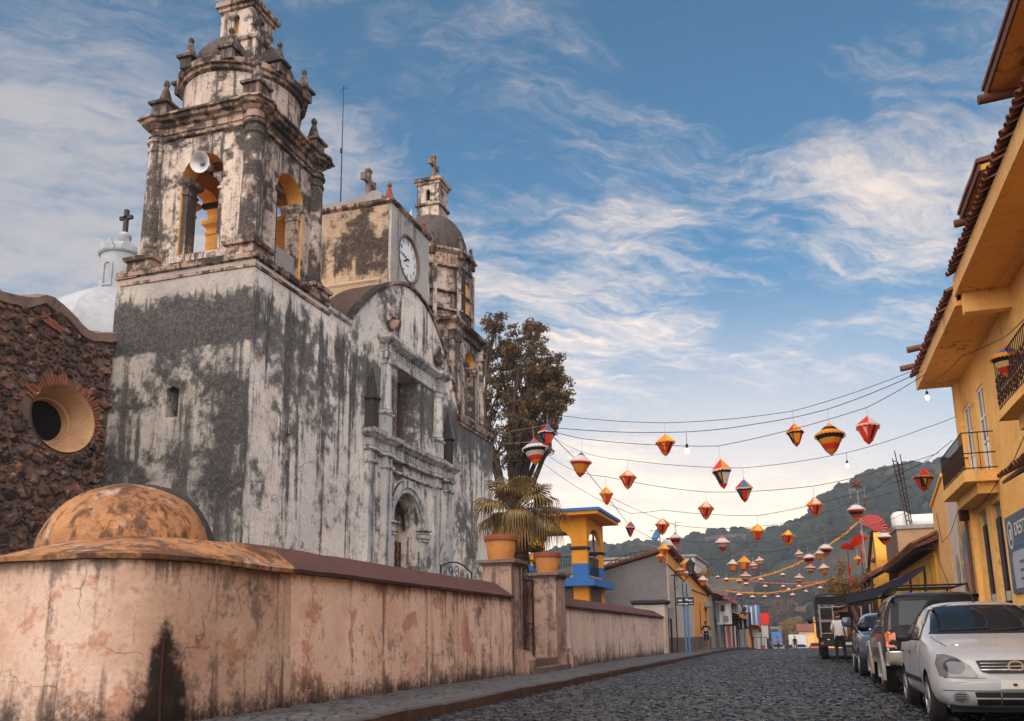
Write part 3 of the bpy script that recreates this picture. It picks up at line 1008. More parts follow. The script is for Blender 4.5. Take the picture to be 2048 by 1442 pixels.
for i in range(8):
    for zq in (1.25, 2.3):
        MB().tube(scroll(21.98 + .4 * i, zq, .14, 1.4, PI * i, 1 if i % 2 else -1, X + .02), .010).build('scroll', M['rust_iron'], t, smooth=60)

# pale end pier of the churchyard wall
t = thing('end_pier', 'pale plaster pier with dark cap closing the far end of the churchyard wall', 'gate pier', (-7.2, 46, 0))
MB().rect_rings(-8.3, -6.75, 45.42, 46.4, [(0, 0), (0, 2.62)]).build('shaft', M['pale_front'], t, jit=.012)
MB().rect_rings(-8.3, -6.75, 45.42, 46.4, [(.05, 2.62), (.16, 2.70), (.16, 2.80), (.05, 2.86)]).build('cap', M['dark_stone'], t, jit=.012)


# ------------------------------------------------------------------ the church
struct(MB().box(-48, -7.62, 11.1, 46, -.3, .45).build('churchyard_ground', M['sidewalk_stone']))
church = thing('church', 'old colonial church of mould streaked grey plaster with two bell towers and clock', 'church', (-16, 30, 0))


def cp(b, name, m, smooth=None, jit=0, parent=None):
    return b.build(name, m, parent or church, smooth=smooth, jit=jit)


XF = -14.0
# tower flank facing down the street
cp(MB().plate(rect(-18.72, -14.003, 0, 11.7), [[(-16.66, 7.22), (-16.24, 7.22), (-16.24, 8.02), (-16.45, 8.12), (-16.66, 8.02)]], FY(19.82), .5), 'tower_flank', M['tower_side'])
cp(MB().box(-16.7, -16.2, 20.29, 20.31, 7.1, 8.2), 'slit_window', M['black'])
cp(MB().box(-16.46, -16.24, 20.05, 20.28, 7.225, 8.05), 'slit_shutter', M['brown_wood'])
cp(MB().box(-18.552, -18.0, 19.85, 23.9, 0, 11.695), 'tower_back', M['tower_side'])
cp(MB().rect_rings(-18.62, -18.1, 19.9, 23.9, [(0, 11.55), (.14, 11.6), (.16, 11.72), (.02, 11.8)]), 'tower_ledge', M['cornice'], jit=.012)
# the front
gz = lambda y: 11.62 + 3.08 * (1 - min(1, abs(y - 30.25) / 5.0) ** 1.8) if y < 30.25 else 10.75 + 3.95 * (1 - min(1, abs(y - 30.25) / 5.15) ** 2.2)
AY = [25.28 + (35.38 - 25.28) * i / 44 for i in range(45)]
outl = [(19.83, 0), (39.86, 0), (39.86, 10.72), (35.38, 10.75)] + [(y, gz(y)) for y in AY[::-1][1:-1]] + [(25.28, 11.68), (19.83, 11.68)]
door = arch(30.12, 2.5, .45, 5.22, 18)
holes = [door, rect(29.08, 31.0, 8.28, 11.1), arch(27.33, .44, 4.5, 5.85, 8), arch(33.15, .40, 4.45, 5.8, 8), rect(21.76, 21.96, 6.2, 7.0)]
cp(MB().plate(outl, holes, FX(XF), .95), 'facade_wall', M['facade'])
cp(MB().box(-14.32, -14.30, 27.0, 27.7, 4.4, 6.2), 'niche_back', M['facade'])
cp(MB().box(-14.30, -14.28, 32.85, 33.45, 4.3, 6.1), 'niche_back', M['facade'])
cp(MB().box(-14.42, -14.40, 21.7, 22.02, 6.1, 7.1), 'slit_window', M['black'])
# gable: coping and the thick vault edge behind it
b = MB()
b.rings([[(XF + .10, y, gz(y) + .02), (XF + .10, y, gz(y) + .13), (XF - .25, y, gz(y) + .15), (XF - .25, y, gz(y) + .02)] for y in AY])
cp(b, 'gable_coping', M['cornice'], 40, .012)
b = MB()
b.rings([[(XF - .24, y, gz(y) + .125), (-15.7, y, gz(y) + .10), (-15.7, y, gz(y) - .5), (XF - .24, y, gz(y) - .3)] for y in AY])
cp(b, 'gable_roof', M['gable_roof'], 40, .012)
# shoulders
cp(MB().rect_rings(-14.7, -13.98, 23.92, 25.3, [(0, 11.5), (.08, 11.55), (.10, 11.66), (.0, 11.76)]), 'shoulder_coping', M['fac_trim'], jit=.012)
cp(MB().rect_rings(-14.7, -14.0, 35.3, 39.86, [(.0, 10.35), (.07, 10.38), (.07, 10.48), (.14, 10.52), (.18, 10.66), (.20, 10.76), (.05, 10.84)]), 'shoulder_cornice', M['cornice'], jit=.012)

# door surround
PY = [26.85, 28.12, 32.62, 33.92]
for i, y in enumerate(PY):
    w = .25
    b = MB()
    b.rect_rings(-14.02, -13.80, y - w, y + w, [(.08, .45), (.08, 1.3), (0, 1.36), (0, 7.0), (.05, 7.03), (.08, 7.08), (.08, 7.14), (0, 7.16), (0, 7.5)])
    cp(b, 'pilaster', M['fac_trim'], jit=.012)
prof = [(0, 7.45), (.05, 7.48), (.05, 7.58), (.0, 7.62), (.0, 7.86), (.08, 7.92), (.13, 7.98), (.22, 8.04), (.25, 8.16), (.22, 8.2), (.0, 8.28)]
cp(MB().rect_rings(-14.1, -13.83, 26.6, 34.2, prof), 'entablature', M['fac_trim'], jit=.014)
for y in PY:
    cp(MB().rect_rings(-14.1, -13.74, y - .3, y + .3, [(o_, z_ + .004) for o_, z_ in prof]), 'entablature_break', M['fac_trim'], jit=.014)
cp(MB().rect_rings(-14.1, -13.93, 28.45, 32.3, [(0, 7.02), (.05, 7.05), (.05, 7.12), (0, 7.15)]), 'frieze_band', M['fac_trim'], jit=.01)
# archivolt: two stepped bands
for r0, r1, out in ((1.26, 1.44, .06), (1.44, 1.72, .12)):
    b = MB()
    b.rings([[(XF - .01, 30.12 + r * math.cos(a), 5.22 + r * math.sin(a)) if k in (0, 3) else (XF + out, 30.12 + r * math.cos(a), 5.22 + r * math.sin(a)) for k, r in enumerate((r0, r0, r1, r1))] for a in [PI * i / 24 for i in range(25)]])
    cp(b, 'archivolt', M['fac_trim'], 30)
for y in (28.66, 31.58):
    cp(MB().rect_rings(-14.02, -13.90, y - .2, y + .2, [(0, .45), (0, 4.72), (.05, 4.76), (.05, 4.84), (.10, 4.88), (.12, 5.02), (.05, 5.06), (.05, 5.14), (.14, 5.18), (.14, 5.24), (0, 5.27)]), 'door_jamb', M['stone_dado'] if 0 else M['fac_trim'], jit=.01)
# the door itself: dark inside, carved lattice leaves
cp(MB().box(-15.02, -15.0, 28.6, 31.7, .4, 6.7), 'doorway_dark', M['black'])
dl = MB().plate(rect(28.9, 30.05, .5, 4.75), [rect(28.98 + .36 * i, 29.28 + .36 * i, .6 + .52 * j, 1.06 + .52 * j) for i in range(3) for j in range(8)], FX(-14.72), .07).build('door_leaf', M['brown_wood'], church)
for i in range(3):
    for j in range(8):
        y, z = 28.98 + .36 * i, .6 + .52 * j
        MB().prism([(-14.76, y, z), (-14.76, y + .3, z + .46), (-14.76, y + .27, z + .46), (-14.76, y - 0, z + .05)], (0, 0, 0), (-.03, 0, 0)).prism([(-14.77, y + .3, z), (-14.77, y + .3, z + .05), (-14.77, y + .03, z + .46), (-14.77, y, z + .46)], (0, 0, 0), (-.03, 0, 0)).build('lattice_panel', M['brown_wood'], dl)
dl = MB().plate(rect(30.07, 31.2, .5, 4.75), [rect(30.15 + .35 * i, 30.44 + .35 * i, .6 + .52 * j, 1.06 + .52 * j) for i in range(3) for j in range(8)], FX(-14.74), .07).build('door_leaf', M['brown_wood'], church)
for i in range(3):
    for j in range(8):
        y, z = 30.15 + .35 * i, .6 + .52 * j
        MB().prism([(-14.78, y, z), (-14.78, y + .29, z + .46), (-14.78, y + .26, z + .46), (-14.78, y - 0, z + .05)], (0, 0, 0), (-.03, 0, 0)).prism([(-14.79, y + .29, z), (-14.79, y + .29, z + .05), (-14.79, y + .03, z + .46), (-14.79, y, z + .46)], (0, 0, 0), (-.03, 0, 0)).build('lattice_panel', M['brown_wood'], dl)
b = MB()
b.rings([[(-14.6 - dx, 30.12 + r * math.cos(a), 5.22 + r * math.sin(a)) for r, dx in ((1.02, 0), (1.17, 0), (1.17, .08), (1.02, .08))] for a in [PI * i / 20 for i in range(21)]])
cp(b, 'door_arch_frame', M['dark_wood'], 30)

# choir window
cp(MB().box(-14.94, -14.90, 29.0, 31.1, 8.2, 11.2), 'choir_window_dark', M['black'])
wf = MB().plate(rect(29.09, 30.98, 8.3, 11.09), [rect(29.17 + .92 * i, 29.95 + .92 * i, 8.4 + .88 * j, 9.16 + .88 * j) for i in range(2) for j in range(3)], FX(-14.80), .07).build('window_frame', M['brown_wood'], church)
for i in range(2):
    for j in range(3):
        MB().box(-14.86, -14.85, 29.17 + .92 * i, 29.95 + .92 * i, 8.4 + .88 * j, 9.16 + .88 * j).build('pane', M['glass'], wf)
for y in (27.93, 32.78):
    b = MB()
    b.rect_rings(-14.02, -13.76, y - .3, y + .3, [(0, 8.28), (0, 8.95), (.06, 9.0), (.06, 9.06), (-.05, 9.1)])
    cp(b, 'column_pedestal', M['fac_trim'], jit=.012)
    b = MB().lathe(-13.94, y, [(.30, 9.06), (.30, 9.14), (.25, 9.18), (.24, 10.0), (.22, 10.86), (.27, 10.9), (.27, 10.98), (.32, 11.06)], 20)
    cp(b, 'column', M['fac_trim'], 40, jit=.008)
up = [(0, 11.05), (.04, 11.08), (.04, 11.3), (.0, 11.34), (.0, 11.6), (.10, 11.66), (.18, 11.72), (.26, 11.78), (.28, 11.9), (.0, 12.02)]
cp(MB().rect_rings(-14.1, -13.88, 27.7, 33.0, up), 'upper_entablature', M['fac_trim'], jit=.014)
for y in (27.93, 32.78):
    cp(MB().rect_rings(-14.1, -13.72, y - .28, y + .28, [(o_, z_ + .004) for o_, z_ in up]), 'upper_entablature_break', M['fac_trim'], jit=.014)
for y in (28.3, 32.62):
    b = MB().lathe(-13.8, y, [(.2, 12.0), (.2, 12.12), (.11, 12.18), (.10, 12.24), (.22, 12.42), (.27, 12.6), (.27, 12.66), (.18, 12.7), (.08, 12.84), (.11, 12.94), (.09, 13.02), (.02, 13.12)], 18)
    cp(b, 'urn', M['cornice'], 40, jit=.006)
for y in (26.72, 33.66):
    b = MB()
    b.rect_rings(-14.0, -13.66, y - .19, y + .19, [(0, 8.25), (0, 9.22), (.07, 9.27), (.07, 9.34), (-.03, 9.36)])
    b.rings([[(-13.83 + sx * r, y + sy * r, z) for sx, sy in ((-1, -1), (1, -1), (1, 1), (-1, 1))] for r, z in ((.17, 9.36), (.015, 10.42))])
    cp(b, 'pinnacle', M['dark_stone'], jit=.008)

# ------------------------------------------------------------------ clock block on the nave
cp(MB().box(-18.2, -14.44, 28.96, 32.58, 12.0, 18.0), 'clock_block', [M['clock_block']], jit=.0)
cp(MB().plate(rect(28.95, 32.59, 12.0, 18.0), [circ(30.6, 16.22, .97, 40)], FX(-14.30), .12), 'clock_front', M['clock_front'])
cp(MB().rect_rings(-18.2, -14.32, 28.96, 32.58, [(0, 17.9), (.06, 17.94), (.12, 18.0), (.13, 18.1), (.02, 18.16)]), 'clock_block_cornice', M['cornice'], jit=.012)
cp(MB().rect_rings(-18.3, -14.8, 28.9, 32.6, [(0, 12), (.06, 14.6), (.10, 14.7), (.08, 14.78), (0, 14.82)]), 'clock_block_base', M['clock_block'], jit=.012)
ck = cp(MB().rings([[(-14.30 + dx, 30.6 + r * math.cos(a), 16.22 + r * math.sin(a)) for r, dx in ((.93, -.1), (.93, .03), (1.02, .03), (1.02, -.1))] for a in [2 * PI * i / 48 for i in range(49)]]), 'clock', M['stone_lip'], 40)
MB().rings([[(-14.40, 30.6 + .95 * math.cos(a), 16.22 + .95 * math.sin(a)) for a in [2 * PI * i / 48 for i in range(48)]], [(-14.38, 30.6 + .95 * math.cos(a), 16.22 + .95 * math.sin(a)) for a in [2 * PI * i / 48 for i in range(48)]]]).build('dial', M['dial'], ck)


def text(body, size, M4, parent, name, mt, ext=.004, align='CENTER'):
    c = bpy.data.curves.new(name, 'FONT')
    c.body = body
    c.size = size
    c.extrude = ext
    c.align_x = align
    c.align_y = 'CENTER'
    tmp = bpy.data.objects.new(name, c)
    me = bpy.data.meshes.new_from_object(tmp)
    bpy.data.objects.remove(tmp)
    bpy.data.curves.remove(c)
    me.transform(M4)
    me.materials.clear()
    me.materials.append(mt)
    o = bpy.data.objects.new(name, me)
    COL.objects.link(o)
    if parent is not None:
        o.parent = parent
        off = Vector((0, 0, 0))
        q = parent
        while q is not None:
            off += q.location
            q = q.parent
        o.location = -off
    return o


def face(p, right, up_):
    r, u = Vector(right), Vector(up_)
    n = r.cross(u)
    return Matrix(((r.x, u.x, n.x, p[0]), (r.y, u.y, n.y, p[1]), (r.z, u.z, n.z, p[2]), (0, 0, 0, 1)))


for h in range(1, 13):
    a = PI / 2 - 2 * PI * h / 12
    text(str(h), .27, face((-14.372, 30.6 + .72 * math.cos(a), 16.22 + .72 * math.sin(a)), (0, 1, 0), (0, 0, 1)), ck, 'numeral', M['ink'])
tk = MB()
for k in range(60):
    a = 2 * PI * k / 60
    w = .018 if k % 5 == 0 else .008
    e, nrm = Vector((0, math.cos(a), math.sin(a))), Vector((0, -math.sin(a), math.cos(a)))
    c = Vector((-14.374, 30.6, 16.22)) + e * .885
    tk.obox(c, (.003, 0, 0), e * .025, nrm * w)
tk.build('minute_track', M['ink'], ck)
text('CLEMENTE', .055, face((-14.372, 30.6, 15.95), (0, 1, 0), (0, 0, 1)), ck, 'dial_lettering', M['ink'])
for a, l, w, x in ((D2R(180 - 8), .70, .028, -14.355), (D2R(180 + 30), .48, .038, -14.363)):
    e, nrm = Vector((0, math.cos(a), math.sin(a))), Vector((0, -math.sin(a), math.cos(a)))
    c = Vector((x, 30.6, 16.22))
    b = MB().prism([c - e * .18 - nrm * w * .5, c - e * .18 + nrm * w * .5, c + e * l * .7 + nrm * w, c + e * l, c + e * l * .7 - nrm * w], (0, 0, 0), (.006, 0, 0))
    b.build('clock_hand', M['ink'], ck)


def cross(x, y, z0, h, t, along='X', mt='stone_lip'):
    """A stone cross with swelling ends."""
    w = h * .30
    b = MB()
    ax = Vector((1, 0, 0)) if along == 'X' else Vector((0, 1, 0))
    ay = Vector((0, 1, 0)) if along == 'X' else Vector((1, 0, 0))
    c = Vector((x, y, z0))
    up_ = Vector((0, 0, 1))
    b.obox(c + up_ * h * .48, ax * t, ay * t * .8, up_ * h * .48)
    b.obox(c + up_ * h * .66, ax * w, ay * t * .8, up_ * t)
    for s in (-1, 1):
        b.obox(c + up_ * h * .66 + ax * s * w, ax * t * .55, ay * t * 1.0, up_ * t * 1.5)
    b.obox(c + up_ * h * .97, ax * t * 1.5, ay * t * 1.0, up_ * t * .55)
    b.obox(c + up_ * .04, ax * t * 2, ay * t * 1.6, up_ * .06)
    return cp(b, 'cross', M[mt], jit=.004)


def finial(x, y, z, s, mt=None, ped=.0, pw=.28):
    b = MB()
    if ped:
        b.rect_rings(x - pw, x + pw, y - pw, y + pw, [(0, z), (0, z + ped - .1), (.08, z + ped - .08), (.09, z + ped), (-.08, z + ped + .05)])
        z += ped + .04
    b.lathe(x, y, [(.24 * s, z), (.26 * s, z + .05 * s), (.20 * s, z + .12 * s), (.13 * s, z + .40 * s), (.06 * s, z + .60 * s), (.10 * s, z + .66 * s), (.105 * s, z + .74 * s), (.06 * s, z + .82 * s), (.01, z + .84 * s)], 10)
    return cp(b, 'finial', mt or M['finial'], 40, jit=.006)


b = MB()
px_ = [(-17.9, 18.14), (-14.95, 18.14), (-14.86, 18.25), (-14.86, 18.5), (-14.98, 18.66), (-15.2, 18.70), (-15.5, 18.62), (-16.0, 18.50), (-16.8, 18.46), (-17.9, 18.48)]
b.prism([(x, 29.15, z) for x, z in px_], (0, 0, 0), (0, 1.1, 0))
cp(b, 'roof_scroll', M['concrete'], jit=.012)
cross(-15.75, 29.7, 18.5, 1.5, .10, 'Y')
finial(-14.5, 29.12, 18.14, .9, M['terra_rim'])
finial(-14.45, 32.4, 18.14, .7, M['terra_rim'])
cp(MB().box(-30, -14.96, 24.2, 36.2, .3, 11.4), 'nave', M['clock_block'])

# ------------------------------------------------------------------ near bell tower
TX, TY, H = -16.3, 22.0, 1.8
cp(MB().rect_rings(-18.5, -14.04, 19.87, 23.85, [(0, 11.35), (.09, 11.38), (.10, 11.46), (.02, 11.5), (.03, 11.6), (.14, 11.64), (.17, 11.76), (.12, 11.84), (-.2, 11.9)]), 'tower_cornice', M['cornice'], jit=.018)
for sx in (-1, 1):
    for sy in (-1, 1):
        x, y = TX + sx * 1.72, TY + sy * 1.68
        cp(MB().rect_rings(x - .45, x + .45, y - .45, y + .45, [(0, 11.86), (0, 12.12), (.08, 12.16), (.10, 12.28), (-.02, 12.34)]), 'column_pedestal', M['cornice'], jit=.014)
        b = MB().lathe(x, y, [(.39, 12.3), (.41, 12.38), (.36, 12.43), (.38, 12.5), (.33, 12.54), (.31, 14.2), (.29, 15.8), (.33, 15.84), (.33, 15.9), (.29, 15.94), (.29, 16.08), (.36, 16.14), (.36, 16.2)], 22)
        cp(b, 'column', M['belfry_dark'], 40, jit=.010)
A = lambda c: arch(c, 1.46, 12.3, 14.78, 16)
for nm, P, c in (('s', FY(TY - H), TX), ('n', FYN(TY + H), TX), ('e', FX(TX + H), TY), ('w', FXN(TX - H), TY)):
    lo, hi = (c - H + .003, c + H - .003) if nm in 'sn' else (c - H + .55, c + H - .55)
    bb = MB().plate(rect(lo, hi, 11.9, 16.3), [A(c + (.05 if nm in 'sn' else .2))], P, .55, inner=1)
    cp(bb, 'belfry_wall', [M['belfry'], M['belfry_in']])
    cc = c + (.05 if nm in 'sn' else .2)
    for s in (-1, 1):
        # jamb pier under the impost, standing a little inside the opening
        b = MB()
        u0, u1 = sorted((cc + s * .73, cc + s * .55))
        q = [P(u0, 12.3, .08), P(u1, 12.3, .50)]
        X0, X1 = sorted((q[0][0], q[1][0]))
        Y0, Y1 = sorted((q[0][1], q[1][1]))
        b.rect_rings(X0, X1, Y0, Y1, [(0, 12.3), (0, 14.25), (.04, 14.28), (.04, 14.36), (0, 14.4), (0, 14.5), (.06, 14.56), (.12, 14.62), (.13, 14.76), (0, 14.79)])
        cp(b, 'jamb', M['belfry_in'] if nm in 'nw' else M['belfry_dark'], jit=.008)
cp(MB().box(TX + H - .5, TX + H - .12, TY - .55, TY + .98, 12.0, 12.95), 'parapet', M['concrete'], jit=.012)
cp(MB().box(TX - H + .1, TX + H - .1, TY - H + .1, TY + H - .1, 11.8, 11.95).box(TX - H + .1, TX + H - .1, TY - H + .1, TY + H - .1, 16.25, 16.4), 'belfry_floor', M['belfry_in'])
ent = [(0.0, 16.12), (0.1, 16.147), (0.12, 16.215), (0.05, 16.242), (0.05, 16.297), (0.1, 16.324), (0.02, 16.358), (0.02, 16.569), (0.12, 16.61), (0.16, 16.678), (0.28, 16.718), (0.32, 16.8), (0.4, 16.827), (0.4, 16.895), (0.3, 16.922), (-0.2, 16.963)]
cp(MB().rect_rings(TX - H, TX + H, TY - H, TY + H, ent), 'belfry_entablature', M['cornice'], jit=.018)
for sx in (-1, 1):
    for sy in (-1, 1):
        x, y = TX + sx * 1.70, TY + sy * 1.66
        cp(MB().lathe(x, y, [(.27 + o_ * .85, z_ + .005) for o_, z_ in ent[:-1]] + [(.2, 17.00)], 18), 'entablature_break', M['cornice'], 40, jit=.014)
        finial(TX + sx * 1.66, TY + sy * 1.64, 16.94, 1.0, None, .62, .27)
cp(MB().lathe(TX, TY, [(1.84, 16.89), (1.82, 18.29), (1.86, 18.34)], 40), 'drum', M['belfry'], 40, jit=.012)
cp(MB().lathe(TX, TY, [(1.83, 18.26), (1.93, 18.32), (1.93, 18.42), (2.02, 18.46), (2.06, 18.62), (1.98, 18.68), (1.7, 18.74)], 40), 'drum_cornice', M['cornice'], 40, jit=.016)
dp = [(1.72, 18.64)] + [(1.70 * math.cos(a) ** .8, 18.74 + 1.62 * math.sin(a)) for a in [PI / 2 * i / 14 for i in range(14)]] + [(.05, 20.37)]
cp(MB().lathe(TX, TY, dp, 40), 'dome', M['dome'], 60, jit=.02)
for i in range(8):
    a = 2 * PI * (i + .5) / 8
    finial(TX + 1.92 * math.cos(a), TY + 1.92 * math.sin(a), 18.49, .86, None, .42, .20)
# gabled dormer block on the front of the dome
b = MB().rect_rings(TX + .78, TX + 1.32, TY - 1.36, TY - .82, [(0, 18.64), (0, 19.49), (.06, 19.52), (.10, 19.59), (.10, 19.66), (-.05, 19.72)])
cp(b, 'dome_pedestal', M['belfry'], jit=.012)
finial(TX + 1.05, TY - 1.09, 19.69, .78)
b = MB().plate(rect(TX - .60, TX + .60, 19.84, 21.49), [arch(TX, .22, 20.49, 21.09, 6)], FY(TY - .60), .2)
b.plate(rect(TY - .599, TY + .599, 19.84, 21.49), [arch(TY, .22, 20.49, 21.09, 6)], FX(TX + .601), .2)
b.box(TX - .598, TX - .3, TY - .59, TY + .598, 19.84, 21.48).box(TX - .5, TX + .55, TY + .3, TY + .598, 19.84, 21.48)
cp(b, 'dome_lantern', M['belfry'])
cp(MB().box(TX - .39, TX + .39, TY - .39, TY + .39, 19.84, 21.44), 'lantern_core', M['belfry_in'])
cp(MB().rect_rings(TX - .6, TX + .6, TY - .6, TY + .6, [(.0, 21.36), (.07, 21.40), (.07, 21.50), (.15, 21.54), (.17, 21.68), (.05, 21.74), (-.4, 21.88)]), 'lantern_cornice', M['cornice'], jit=.012)
cp(MB().rect_rings(TX - .6, TX + .6, TY - .6, TY + .6, [(.0, 20.26), (.025, 20.28), (.025, 20.33), (0, 20.35)]), 'lantern_band', M['cornice'])
cross(TX + .1, TY, 21.84, 1.3, .085)

# ------------------------------------------------------------------ far bell tower
RX, RY, RH = -16.35, 37.66, 1.95
for nm, P, c in (('s', FY(RY - RH), RX), ('n', FYN(RY + RH), RX), ('e', FX(RX + RH), RY), ('w', FXN(RX - RH), RY)):
    lo, hi = (c - RH + .003, c + RH - .003) if nm in 'sn' else (c - RH + .5, c + RH - .5)
    cp(MB().plate(rect(lo, hi, 10.6, 15.0), [arch(c + .1, 1.3, 11.3, 13.85, 14)], P, .5, inner=1), 'belfry_wall', [M['belfry'], M['belfry_in']])
    for s in (-1, 1):
        u0, u1 = sorted((c + .1 + s * .66, c + .1 + s * .52))
        q = [P(u0, 11, -.05), P(u1, 11, .40)]
        X0, X1 = sorted((q[0][0], q[1][0]))
        Y0, Y1 = sorted((q[0][1], q[1][1]))
        cp(MB().rect_rings(X0, X1, Y0, Y1, [(0, 11.3), (0, 13.4), (.05, 13.46), (.05, 13.56), (.11, 13.62), (.12, 13.78), (0, 13.84)]), 'jamb', M['belfry_dark'], jit=.008)
for sx in (-1, 1):
    for sy in (-1, 1):
        for dx, dy in ((.02, 0.42), (.42, .02)):
            x, y = RX + sx * (RH + .02 - dx), RY + sy * (RH + .02 - dy)
            cp(MB().lathe(x, y, [(.26, 10.8), (.26, 11.2), (.20, 11.26), (.18, 14.4), (.24, 14.46), (.24, 14.56), (.19, 14.6), (.19, 15.0)], 14), 'column', M['belfry_dark'], 40, jit=.006)
ent2 = [(.06, 14.92), (.14, 14.96), (.14, 15.06), (.06, 15.1), (.06, 15.28), (.18, 15.34), (.28, 15.42), (.30, 15.54), (.2, 15.6), (-.2, 15.66)]
cp(MB().rect_rings(RX - RH, RX + RH, RY - RH, RY + RH, ent2), 'belfry_entablature', M['cornice'], jit=.016)
ring8 = lambda r, z, a0=PI / 8: [(RX + r / math.cos(PI / 8) * math.cos(a0 + 2 * PI * i / 8), RY + r / math.cos(PI / 8) * math.sin(a0 + 2 * PI * i / 8), z) for i in range(8)]
cp(MB().rings([ring8(1.80, 15.6), ring8(1.78, 18.5)]), 'upper_stage', M['belfry'], jit=.014)
for k in range(8):
    a = 2 * PI * k / 8
    n_, t_ = Vector((math.cos(a), math.sin(a), 0)), Vector((-math.sin(a), math.cos(a), 0))
    c = Vector((RX, RY, 0)) + n_ * 1.79
    P = lambda u, v, d, c=c, n_=n_, t_=t_: tuple(c + t_ * u + Vector((0, 0, v)) + n_ * (.10 - d))
    if k % 2 == 0:
        cp(MB().plate(rect(-.72, .72, 15.62, 18.45), [arch(0, .62, 16.35, 17.72, 10)], P, .12), 'upper_face', M['belfry_dark'])
        cp(MB().plate(arch(0, .60, 16.36, 17.71, 10), [], lambda u, v, d, P=P: P(u, v, d + .085), .02), 'upper_arch_back', M['belfry_in'])
    for u in (-.62, .62):
        p = [Vector(P(u + du, v, dd)) for du, v, dd in ((0, 0, 0),)][0]
        b = MB()
        b.obox(p + Vector((0, 0, 17.05)), t_ * .10, n_ * .09, Vector((0, 0, 1.42)))
        cp(b, 'pilaster', M['dark_stone'] if (k + (u > 0)) % 3 == 0 else M['belfry'], jit=.01)
cp(MB().rings([ring8(1.92, 16.22), ring8(1.97, 16.24), ring8(1.97, 16.3), ring8(1.9, 16.32)]), 'string_course', M['cornice'], jit=.01)
cp(MB().rings([ring8(1.92, 17.12), ring8(1.96, 17.14), ring8(1.96, 17.2), ring8(1.9, 17.22)]), 'string_course', M['cornice'], jit=.01)
cp(MB().rings([ring8(r, z) for r, z in ((1.86, 18.4), (1.96, 18.44), (1.98, 18.56), (1.86, 18.6), (1.85, 19.12), (1.95, 19.18), (2.05, 19.24), (2.06, 19.36), (1.7, 19.42))]), 'octagon_cornice', M['cornice'], jit=.014)
dp = [(1.80, 19.3)] + [(1.78 * math.cos(a) ** .75, 19.4 + 2.3 * math.sin(a)) for a in [PI / 2 * i / 14 for i in range(14)]] + [(.05, 21.75)]
cp(MB().lathe(RX, RY, dp, 32), 'dome', M['dome'], 60, jit=.02)
for k in range(8):
    a = 2 * PI * (k + .5) / 8
    finial(RX + 1.93 * math.cos(a), RY + 1.93 * math.sin(a), 18.95, .9, None, .40, .17)
b = MB().plate(rect(RX - .58, RX + .58, 21.180, 23.380), [arch(RX, .24, 22.430, 22.930, 6)], FY(RY - .58), .2)
b.plate(rect(RY - .579, RY + .579, 21.180, 23.380), [arch(RY, .24, 22.430, 22.930, 6)], FX(RX + .581), .2)
b.box(RX - .578, RX - .3, RY - .57, RY + .578, 21.180, 23.375).box(RX - .5, RX + .55, RY + .3, RY + .578, 21.180, 23.375)
cp(b, 'dome_lantern', M['belfry'])
cp(MB().box(RX - .37, RX + .37, RY - .37, RY + .37, 21.180, 23.280), 'lantern_core', M['black'])
cp(MB().rect_rings(RX - .58, RX + .58, RY - .58, RY + .58, [(.0, 23.280), (.06, 23.320), (.06, 23.440), (.14, 23.480), (.16, 23.620), (-.4, 23.720)]), 'lantern_cornice', M['cornice'], jit=.012)
cp(MB().rect_rings(RX - .58, RX + .58, RY - .58, RY + .58, [(.02, 22.130), (.1, 22.180), (.1, 22.280), (0, 22.330)]), 'lantern_band', M['cornice'], jit=.012)
cross(RX + .05, RY, 23.680, 1.5, .10, 'Y')

# ------------------------------------------------------------------ rubble flank with the oculus
OC = (18.24, 7.0)
ztop = lambda y: float(np.interp(y, [4, 8, 11, 13.2, 14.6, 15.9, 16.6, 17.2, 17.55, 17.9, 18.3, 18.7, 19.2, 19.9], [9.2, 10.1, 9.2, 10.2, 9.7, 9.62, 9.72, 9.98, 10.04, 9.96, 9.72, 9.58, 9.62, 9.86]))
yy2 = [4 + 15.84 * i / 60 for i in range(61)]
out = [(4, 0), (19.84, 0)] + [(y, ztop(y)) for y in yy2[::-1]]
rb = cp(MB().plate(out, [circ(*OC, 1.06, 36, .90)], FX(-18.64), .9), 'rubble_wall', M['mortar'])
b = MB()
b.rings([[(-18.55, y, ztop(y) - .16 + .03 * math.sin(7 * y)), (-18.53, y, ztop(y) + .12), (-18.8, y, ztop(y) + .2), (-19.2, y, ztop(y) + .1), (-19.2, y, ztop(y) - .1)] for y in yy2])
b.build('wall_crest', M['stone_lip'], rb, smooth=40, jit=.085)
st_ = []
r5 = np.random.default_rng(55)
grid = {}
